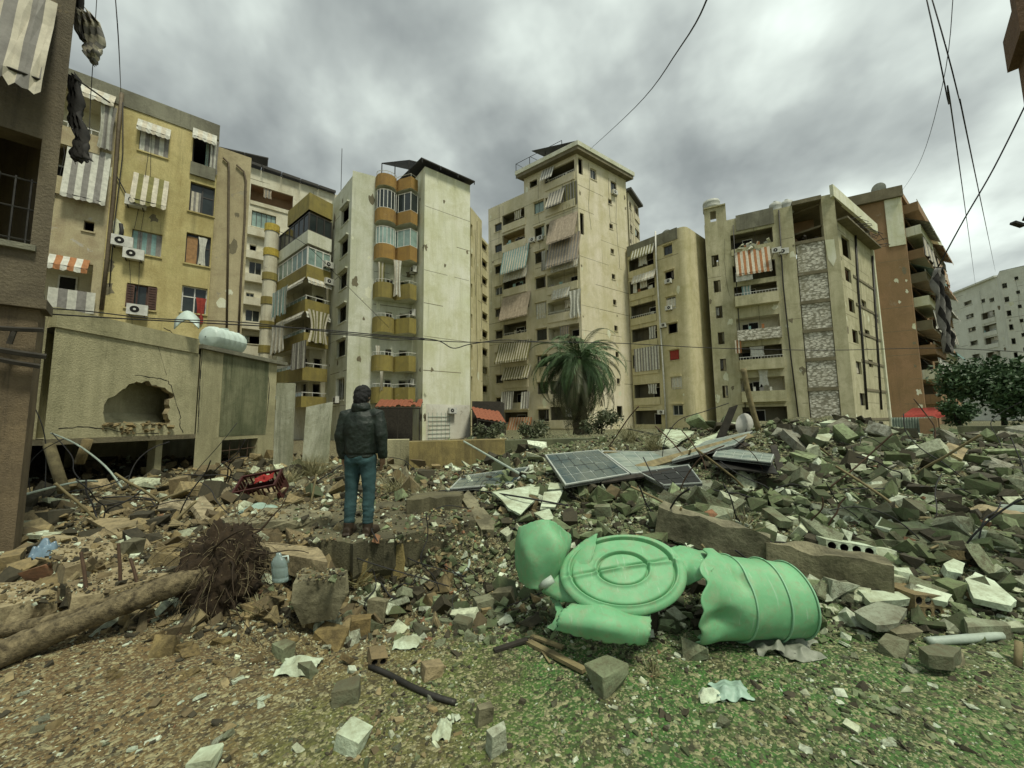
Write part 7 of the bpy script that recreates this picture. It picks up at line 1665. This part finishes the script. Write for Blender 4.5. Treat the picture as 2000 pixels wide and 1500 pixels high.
# fine crumbs between the pieces and on top of the slabs
n = 38000; px = NR.uniform(-100, 2100, n); py = NR.uniform(825, 1260, n); P, ok = Tmany(px, py); P = P[P[:, 1] < 14]
ex = []
for (x0, x1, y0, y1, z, m) in ((560, 925, 985, 1060, PZ-.004, 900), (90, 235, 1048, 1104, .40, 260), (130, 320, 1102, 1160, .30, 420), (-40, 110, 1140, 1182, .27, 240), (580, 668, 1110, 1136, .27, 160), (440, 640, 996, 1018, .50, 160)):
    for k in range(m): q = atz(NR.uniform(x0, x1), NR.uniform(y0, y1), z); ex.append((q.x, q.y, max(z, h1(q.x, q.y))))
P = np.concatenate([P, np.array(ex)]); sz = (NR.pareto(2.2, len(P))*2.6+2.6).clip(2.6, 16)*P[:, 1]/750
scatter('rubble_crumbs', P, sz, PAL, wts, G_['tint'], .5, .05, 'fine crumbs of plaster and stone between the rubble', 'rubble')
# larger chunks as things of their own
KINDS = [('conc', 'concrete_chunk'), ('concb', 'concrete_chunk'), ('white', 'white_fragment'), ('slab', 'concrete_chunk')]
CM = {}
for mt in ('conc', 'concg', 'concb', 'white', 'ochre', 'slab'):
    CM[mt] = [hullmesh('chunk', d, n, 300+i, G_[mt], .3, bl) for i, (d, n, bl) in enumerate((((1, .8, .55), 16, .6), ((1, .7, .3), 14, .7), ((1, .85, .7), 18, .35), ((1, .6, .22), 14, .7), ((1, .75, .14), 16, .6), ((1, .4, .35), 14, .8), ((.9, .8, .45), 18, .4)))]
for mt in CM:
    for i, me in enumerate(CM[mt]):
        bm = bmesh.new(); bm.from_mesh(me); bmesh.ops.subdivide_edges(bm, edges=bm.edges, cuts=1, use_grid_fill=True)
        for v in bm.verts: v.co += v.normal*(.06*mnoise.noise(v.co*3.1+Vector((i, 0, 0)))+.035*mnoise.noise(v.co*8+Vector((0, i, 0))))
        bm.to_mesh(me); bm.free()
def chunks(n, box, mt, name, label, cat, group, smin, smax, tilt=.45, shapes=None, avoid=()):
    px = NR.uniform(box[0], box[2], n*2); py = NR.uniform(box[1], box[3], n*2); P, ok = Tmany(px, py); k = 0; qx, qy = px[ok], py[ok]
    for i in range(len(P)):
        if k >= n: break
        if any(a <= qx[i] <= c and b <= qy[i] <= d for a, b, c, d in avoid) or P[i, 1] > 18: continue
        s = min(.75, (smin+(smax-smin)*NR.power(.45))*P[i, 1]/750); o = mobj(name, CM[mt][NR.choice([0, 0, 1, 2, 2, 5, 6, 6, 1, 3]) if shapes is None else NR.choice(shapes)], Vector(P[i])+Vector((0, 0, s*.12)), (NR.normal(0, tilt), NR.normal(0, tilt), NR.uniform(0, 6.28)), (s*NR.uniform(.8, 1.2), s*NR.uniform(.8, 1.2), s*NR.uniform(.8, 1.2)))
        tag(o, label, cat, group); k += 1
TA = [(990, 1010, 1580, 1300), (600, 985, 940, 1160), (1040, 840, 1530, 955), (880, 900, 1050, 960)]
chunks(150, (1130, 930, 2040, 1190), 'conc', 'concrete_chunk', 'jagged grey concrete chunk in the heap behind the green tank', 'chunk', 'chunks of the grey heap', 14, 74, .5, None, TA)
chunks(55, (1480, 825, 2020, 930), 'concg', 'concrete_chunk', 'jagged concrete chunk near the crest of the heap', 'chunk', 'chunks on the crest', 12, 60, .5, None, TA)
chunks(70, (30, 955, 620, 1120), 'concb', 'concrete_chunk', 'dusty brown concrete chunk in the rubble before the low building', 'chunk', 'chunks of the brown rubble', 16, 60, .45, None, TA)
chunks(20, (560, 915, 960, 1010), 'slab', 'concrete_chunk', 'dull chunk in the low rubble behind the standing person', 'chunk', 'chunks behind the person', 14, 44, .45, None, TA)
chunks(60, (1130, 930, 2040, 1220), 'white', 'white_fragment', 'small white tile fragment scattered in the grey heap', 'fragment', 'white fragments in the heap', 10, 36, .4, [3, 4], TA)
chunks(36, (40, 960, 950, 1230), 'white', 'white_fragment', 'small pale tile fragment scattered in the brown rubble', 'fragment', 'pale fragments in the brown rubble', 10, 32, .3, [3, 4], TA)
chunks(50, (640, 1120, 1010, 1260), 'conc', 'rock', 'small grey rock on the ground between thick slab and green tank', 'rock', 'rocks before the slab', 14, 44, .4, None, TA)
chunks(70, (20, 1240, 1990, 1490), 'conc', 'rock', 'loose grey rock on the open gravel ground', 'rock', 'loose rocks on the gravel', 8, 24, .3, None, TA)
chunks(46, (20, 1230, 1990, 1490), 'white', 'white_fragment', 'flat white flake lying on the open gravel ground', 'flake', 'white flakes on the gravel', 8, 26, .2, [3, 4], TA)
chunks(30, (60, 1220, 700, 1330), 'ochre', 'rock', 'ochre brown rock on the earth below the felled trunk', 'rock', 'ochre rocks', 12, 40, .3, None, TA)
# rebar, wires and splinters
rr = random.Random(21)
def loosewire(n, box, r, mat, name, label, cat, group, L, curl, up):
    for i in range(n):
        p = T(rr.uniform(box[0], box[2]), rr.uniform(box[1], box[3])); l = rr.uniform(*L)*p.y/750; d = Vector((rr.uniform(-1, 1), rr.uniform(-.5, .5), rr.uniform(0, up))).normalized(); Q = [p-Vector((0, 0, .02))]; q = p.copy()
        for k in range(4): q = q+d*l/4; d = (d+Vector((rr.uniform(-curl, curl), rr.uniform(-curl, curl), rr.uniform(-curl, curl*.4)))).normalized(); q.z = max(q.z, h1(q.x, q.y)+.02); Q.append(q.copy())
        stick(name, Q, r*rr.uniform(.7, 1.4)*(p.y/4)**.5, mat, label, cat, 5, group)
loosewire(34, (1160, 880, 2000, 1120), .007, 'cable', 'wire', 'dark bent wire sticking out of the grey heap', 'wire', 'wires in the grey heap', (60, 190), .5, .9)
loosewire(11, (1180, 860, 2000, 1050), .007, 'rustm', 'rebar', 'rusty bent rebar poking from the grey heap', 'rebar', 'rebars in the grey heap', (60, 170), .3, 1.2)
loosewire(20, (40, 930, 640, 1100), .007, 'cable', 'wire', 'dark bent wire in the brown rubble', 'wire', 'wires in the brown rubble', (50, 150), .5, .9)
loosewire(22, (640, 940, 1010, 1220), .006, 'cable', 'wire', 'thin curled wire between the thick slab and green tank', 'wire', 'wires near the slab', (60, 200), .8, .6)
loosewire(22, (1250, 880, 2000, 1180), .014, 'wood', 'timber', 'splintered timber piece in the grey heap', 'timber', 'timbers in the grey heap', (40, 140), .1, .5)
loosewire(16, (60, 960, 640, 1100), .013, 'wood', 'timber', 'splintered timber piece in the brown rubble', 'timber', 'timbers in the brown rubble', (40, 120), .1, .5)
for k, (cx, cy, R_) in enumerate(((790, 1190, 120), (860, 1160, 70), (1290, 890, 60))):
    c_ = T(cx, cy); s = R_*c_.y/750; stick('wire_loop', [c_+Vector((math.cos(a)*s, .1+math.sin(a)*s*.4, .05+abs(math.sin(a*.5))*s*.8)) for a in [i*.5 for i in range(12)]], .006, 'cable', ['large thin wire loop arching over the ground before the thick slab', 'smaller wire loop at the corner of the thick slab', 'bent wire hoop behind the blue solar panel'][k], 'wire', 5)
# ================================================================ plants
def leafmat(name, c1, c2):
    m, t, b = newmat(name); co = objco(t); n = noise(t, co, 2.2, 4, .6); k = mixc(t, ramp(t, n, (.35, 0.), (.65, 1.)), c1, c2); t.links.new(k, b.inputs['Base Color']); b.inputs['Roughness'].default_value = .6
    return m
palmg = leafmat('palm_leaf', (.03, .075, .018), (.065, .12, .035)); palmd = leafmat('dead_palm_leaf', (.085, .085, .036), (.045, .055, .022)); barkp = plain('palm_bark', (.10, .085, .05), .95, .6, 5, 0, 1.)
def frondmesh(seed, L, droop, mat, w=.42, n=34, lift=.0):
    """rachis along +X rising then drooping; narrow leaflets on both sides"""
    r = random.Random(seed); m = MB(); P = []; a = lift
    x = z = 0
    for i in range(n+1):
        P.append(Vector((x, 0, z))); x += L/n*math.cos(a); z += L/n*math.sin(a); a -= droop/n*(1.2 if i > n*.35 else .7)
    m.tube(P[::3], [.022*(1-.8*i/(len(P[::3])-1)) for i in range(len(P[::3]))], 4)
    for i in range(3, n):
        t = i/n; ll = w*math.sin(math.pi*min(1, .18+.82*t))**.6*(1-.35*t); d = (P[i+1]-P[i-1]).normalized()
        for s in (-1, 1):
            dirv = (d*.75+Vector((0, s*.8, -.25-.45*r.random()))).normalized(); q = P[i]+dirv*ll*r.uniform(.75, 1.1); side = d.cross(dirv).normalized(); wv = dirv.cross(side).normalized()*.014
            mid = P[i].lerp(q, .5)+Vector((0, 0, .02)); q = q-Vector((0, 0, .10*ll))
            m.raw([P[i], mid+wv, q, mid-wv], [(0, 1, 2, 3)])
    me = bpy.data.meshes.new('frond'); me.from_pydata(m.v, [], m.f); me.materials.append(mat); return me
pb = at(1135, 862, 20); pb = Vector((pb.x, pb.y, h1(pb.x, pb.y)-.1)); pc = at(1128, 700, 20); ph = pc.z-pb.z
pl_ = thing('palm_tree', pb, 'shaggy green date palm with a skirt of drooping fronds before the tallest tower', 'tree')
m_ = MB(); Gd = []
for i in range(22):
    t = i/21; p = pb.lerp(pc, t); r_ = (.38-.10*t)*(1+.12*(i % 2)); Gd.append([p+Vector((math.cos(a)*r_, math.sin(a)*r_, 0)) for a in [k*math.pi/6 for k in range(13)]])
m_.grid(Gd); m_.build('trunk', barkp, pl_)
FU = [frondmesh(i, 2.3+.25*i, 1.6+.35*i, palmg, .55, 44, 0) for i in range(4)]; FD = [frondmesh(10+i, 2.4+.4*i, .9+.3*i, palmd, .5, 38, 0) for i in range(4)]
rr = random.Random(31)
def addfrond(me, el, az):
    o = bpy.data.objects.new('frond', me); COL.objects.link(o); o.parent = pl_; o.location = (pc-pb)+Vector((math.cos(az)*.15, math.sin(az)*.15, rr.uniform(-.25, .15))); o.rotation_euler = (rr.uniform(-.3, .3), -el, az); o.scale = (1, 1, 1)*1 if False else (rr.uniform(.95, 1.25),)*3
for i in range(46): addfrond(FU[i % 4], rr.uniform(.15, 1.35), i*2.399+rr.uniform(-.2, .2))
for i in range(50): addfrond(FU[i % 4], rr.uniform(-.7, .2), i*2.399+1)
for i in range(95): addfrond(FD[i % 4], rr.uniform(-1.3, -.35), i*2.399+.5)
# broadleaf trees and bushes
lm1 = leafmat('tree_leaf', (.022, .06, .018), (.05, .095, .03)); lm2 = leafmat('dry_weed', (.16, .16, .075), (.24, .22, .11)); lm3 = leafmat('ivy_leaf', (.05, .07, .03), (.09, .10, .045))
def broadleaf(name, base, hgt_, rad, nl, leaf, lm, label, cat='tree', seed=1, lobes=9, trunk=.14):
    t = thing(name, base, label, cat); r = random.Random(seed); base = Vector(base); m = MB(); top = base+Vector((0, 0, hgt_*.55)); lob = []
    if trunk: m.tube([base-Vector((0, 0, .3)), base.lerp(top, .5)+Vector((.1, 0, 0)), top], [trunk, trunk*.75, trunk*.5], 8)
    for i in range(lobes):
        a = i*2.4; q = base+Vector((math.cos(a)*rad*r.uniform(.2, .75), math.sin(a)*rad*r.uniform(.2, .75), hgt_*r.uniform(.35, .85))); lob.append((q, rad*r.uniform(.28, .5)))
        m.tube([base+Vector((0, 0, hgt_*.3)), (base+Vector((0, 0, hgt_*.3))).lerp(q, .5)+Vector((0, 0, .2)), q], [max(trunk, .04)*.5, .03, .012], 5)
    m.build('trunk', G_['dwood'], t, True)
    n = nl; C = np.array([tuple(q) for q, _ in lob]); S = np.array([s for _, s in lob]); ix = NR.integers(0, lobes, n); d = NR.normal(0, 1, (n, 3)); d /= np.linalg.norm(d, axis=1)[:, None]
    c_ = C[ix]+d*(S[ix]*NR.uniform(.35, 1.12, n))[:, None]; A = NR.normal(0, 1, (n, 3)); A /= np.linalg.norm(A, axis=1)[:, None]; B = np.cross(A, NR.normal(0, 1, (n, 3))); B /= np.linalg.norm(B, axis=1)[:, None]; l = leaf*NR.uniform(.6, 1.3, (n, 1))
    V = np.stack([c_-A*l, c_+B*l*.45, c_+A*l, c_-B*l*.45], 1).reshape(-1, 3)-np.array(tuple(base)); o = fastmesh('crown', V, np.arange(4*n).reshape(-1, 4), 4, lm); o.parent = t; return t
q = at(1960, 830, 24); broadleaf('tree', (q.x, q.y, h1(q.x, q.y)), 5.0, 2.7, 9000, .16, lm1, 'leafy dark green tree before the distant white block', seed=2, lobes=14)
q = at(2045, 830, 22); broadleaf('tree', (q.x, q.y, h1(q.x, q.y)), 4.4, 2.6, 6000, .16, lm1, 'dark tree partly cut by the brown corner beside the leafy one', seed=3, lobes=12)
q = at(1875, 850, 20); broadleaf('bush', (q.x, q.y, h1(q.x, q.y)), 1.7, .9, 2200, .10, lm1, 'dark bush at the end of the greenish garden wall', 'bush', seed=4, lobes=6, trunk=.05)
q = at(1172, 860, 17); broadleaf('bush', (q.x, q.y, h1(q.x, q.y)), 1.1, 1.0, 1500, .07, lm3, 'tangled low bush at the foot of the palm', 'bush', seed=5, lobes=7, trunk=.04)
for k, (x, y, Y, hh, rd, lb) in enumerate(((1040, 866, 14.5, .7, .7, 'scraggly shrub on the mossy retaining wall'), (960, 862, 15.5, .7, .7, 'dark creeper above the yellow retaining wall'))):
    q = at(x, y, Y); broadleaf('bush', (q.x, q.y, h1(q.x, q.y)), hh, rd, 1100, .06, lm3, lb, 'bush', 10+k, 6, .03)
def dryplant(c, n, h_, label, seed):
    t = thing('dry_weed', c, label, 'weed'); r = random.Random(seed); m = MB()
    for i in range(n):
        d = Vector((r.uniform(-.8, .8), r.uniform(-.8, .8), 1)).normalized(); p = Vector(c)+Vector((r.uniform(-.12, .12)*h_*2, r.uniform(-.12, .12)*h_*2, -.02)); Q = [p]
        for k in range(3): d = (d+Vector((r.uniform(-.4, .4), r.uniform(-.4, .4), -.15))).normalized(); p = p+d*h_*r.uniform(.2, .42); Q.append(p)
        m.tube(Q, [.006, .005, .004, .002], 3)
    m.build('stems', lm2, t); return t
for k, (x, y, n, h_, lb) in enumerate(((610, 930, 260, .75, 'heap of dry straw coloured weeds behind the red crate'), (560, 950, 140, .55, 'dry weeds spilling beside the tipped crate'), (770, 960, 70, .4, 'dry grass tuft behind the standing person'), (830, 985, 50, .35, 'sparse dry stems on the thick slab'), (700, 1140, 30, .25, 'thin dry stems hanging below the thick slab'), (1320, 1310, 0, .1, ''), (1275, 1318, 26, .13, 'small green tuft before the torn flap'), (1280, 880, 110, .6, 'tangled dry brush behind the solar panels'), (1230, 862, 90, .6, 'brown brush pile beside the palm'), (1450, 1045, 40, .3, 'dry twigs over the concrete beam'), (1150, 985, 40, .3, 'dry twigs among the rocks under the solar panels'), (500, 1200, 40, .2, 'dry rootlets on the earth below the root ball'), (1520, 822, 60, .7, 'rusty brown brush on the crest beside the splintered post'))):
    if n: dryplant(tuple(T(x, y)), n, h_, lb, 50+k)
# ================================================================ cables, lamp
def cable(pts, r, label, mat='cable'):
    m = MB(); P = spl([at(*q) for q in pts], 6); m.tube(P, r, 5); o = m.build('power_cable', G_[mat], None, True); recenter(o); tag(o, label, 'cable')
cable([(-40, 596, 7), (150, 606, 8), (300, 622, 9), (480, 630, 10), (640, 648, 10.5), (780, 660, 11), (900, 668, 11.5), (1020, 668, 12), (1200, 670, 13), (1400, 680, 14), (1620, 684, 15), (1830, 680, 15), (2040, 690, 14)], .014, 'long sagging cable crossing in front of every block')
cable([(-40, 604, 7.2), (200, 620, 8.4), (420, 632, 9.5), (600, 642, 10), (760, 656, 11), (850, 664, 11.2), (885, 680, 11.4), (920, 672, 11.6), (985, 664, 12), (1060, 668, 12.5)], .016, 'second cable with a dip before the white end wall')
cable([(640, 652, 10.5), (700, 656, 10.7), (760, 664, 10.8), (830, 662, 11)], .012, 'short slack cable loop under the long cable')
cable([(540, 450, 20), (600, 480, 22), (680, 560, 25), (760, 640, 27)], .016, 'thin cable slanting down across the olive balconies')
cable([(1385, -10, 7), (1330, 90, 10), (1240, 210, 20), (1152, 292, 42)], .02, 'cable rising steeply from the tallest tower roof')
cable([(1808, -10, 8), (1850, 190, 8.5), (1880, 370, 14), (1905, 556, 76)], .013, 'straight cable dropping beside the hanging rags')
cable([(1818, -10, 8.2), (1870, 180, 8.6), (1915, 390, 14), (1944, 530, 77)], .013, 'cable crossing the slanted one with the rags')
cable([(2010, 190, 7), (1940, 330, 7.6), (1882, 430, 8), (1832, 522, 8.5)], .014, 'slanted cable that carries the hanging rags')
cable([(1862, -10, 12), (1840, 170, 14), (1795, 320, 26), (1762, 372, 47)], .012, 'faint thin cable behind the crossing cables')
cable([(225, -10, 6), (232, 90, 6.5), (236, 180, 12)], .008, 'faint cable beside the brown striped cloth')
cable([(668, 290, 36), (667, 330, 36), (666, 372, 36)], .03, 'thin upright antenna mast above the pale grey block')
rag('hanging_rags', [(1832, 524, 8.5), (1832, 548, 8.5), (1836, 575, 8.5), (1842, 605, 8.5), (1846, 635, 8.5), (1850, 660, 8.5), (1852, 690, 8.5)], [8, 24, 18, 26, 14, 22, 8], ('clg', 'cld'), 'long torn grey rags hanging from the slanted cable', amp=.07, seed=11, nw=2)
lp_ = at(1975, 440, 16); st = thing('street_lamp', at(2100, 830, 15), 'street lamp head reaching in beside the brown corner', 'lamp'); b0 = at(2100, 830, 15); b0.z = 0
m_ = MB(); m_.tube(spl([b0, Vector((b0.x, b0.y, lp_.z-1)), Vector((b0.x-.3, b0.y+.1, lp_.z+.1)), at(2000, 430, 15.6)], 5), .06, 8); m_.build('mast', G_['steel'], st, True)
m_ = MB(); m_.box(at(1988, 438, 15.6), (.45, .2, .1), 0, RZ(0, 0, .35)); m_.build('lamp_head', G_['steel'], st)
# rebar tangle and ruined fence at the far right of the heap
for k in range(9):
    a, b = at(1915+k*12, 905+RNG.uniform(-6, 10), 8.2), at(1900+k*16+RNG.uniform(-30, 60), 950+RNG.uniform(-20, 10), 7.2); m_ = MB(); m_.tube([a, b], .014, 5); o = m_.build('iron_bar', G_['steel']); recenter(o); tag(o, 'thin iron bar of the fallen lattice on the right shoulder of the heap', 'bar', 'bars of the fallen lattice')
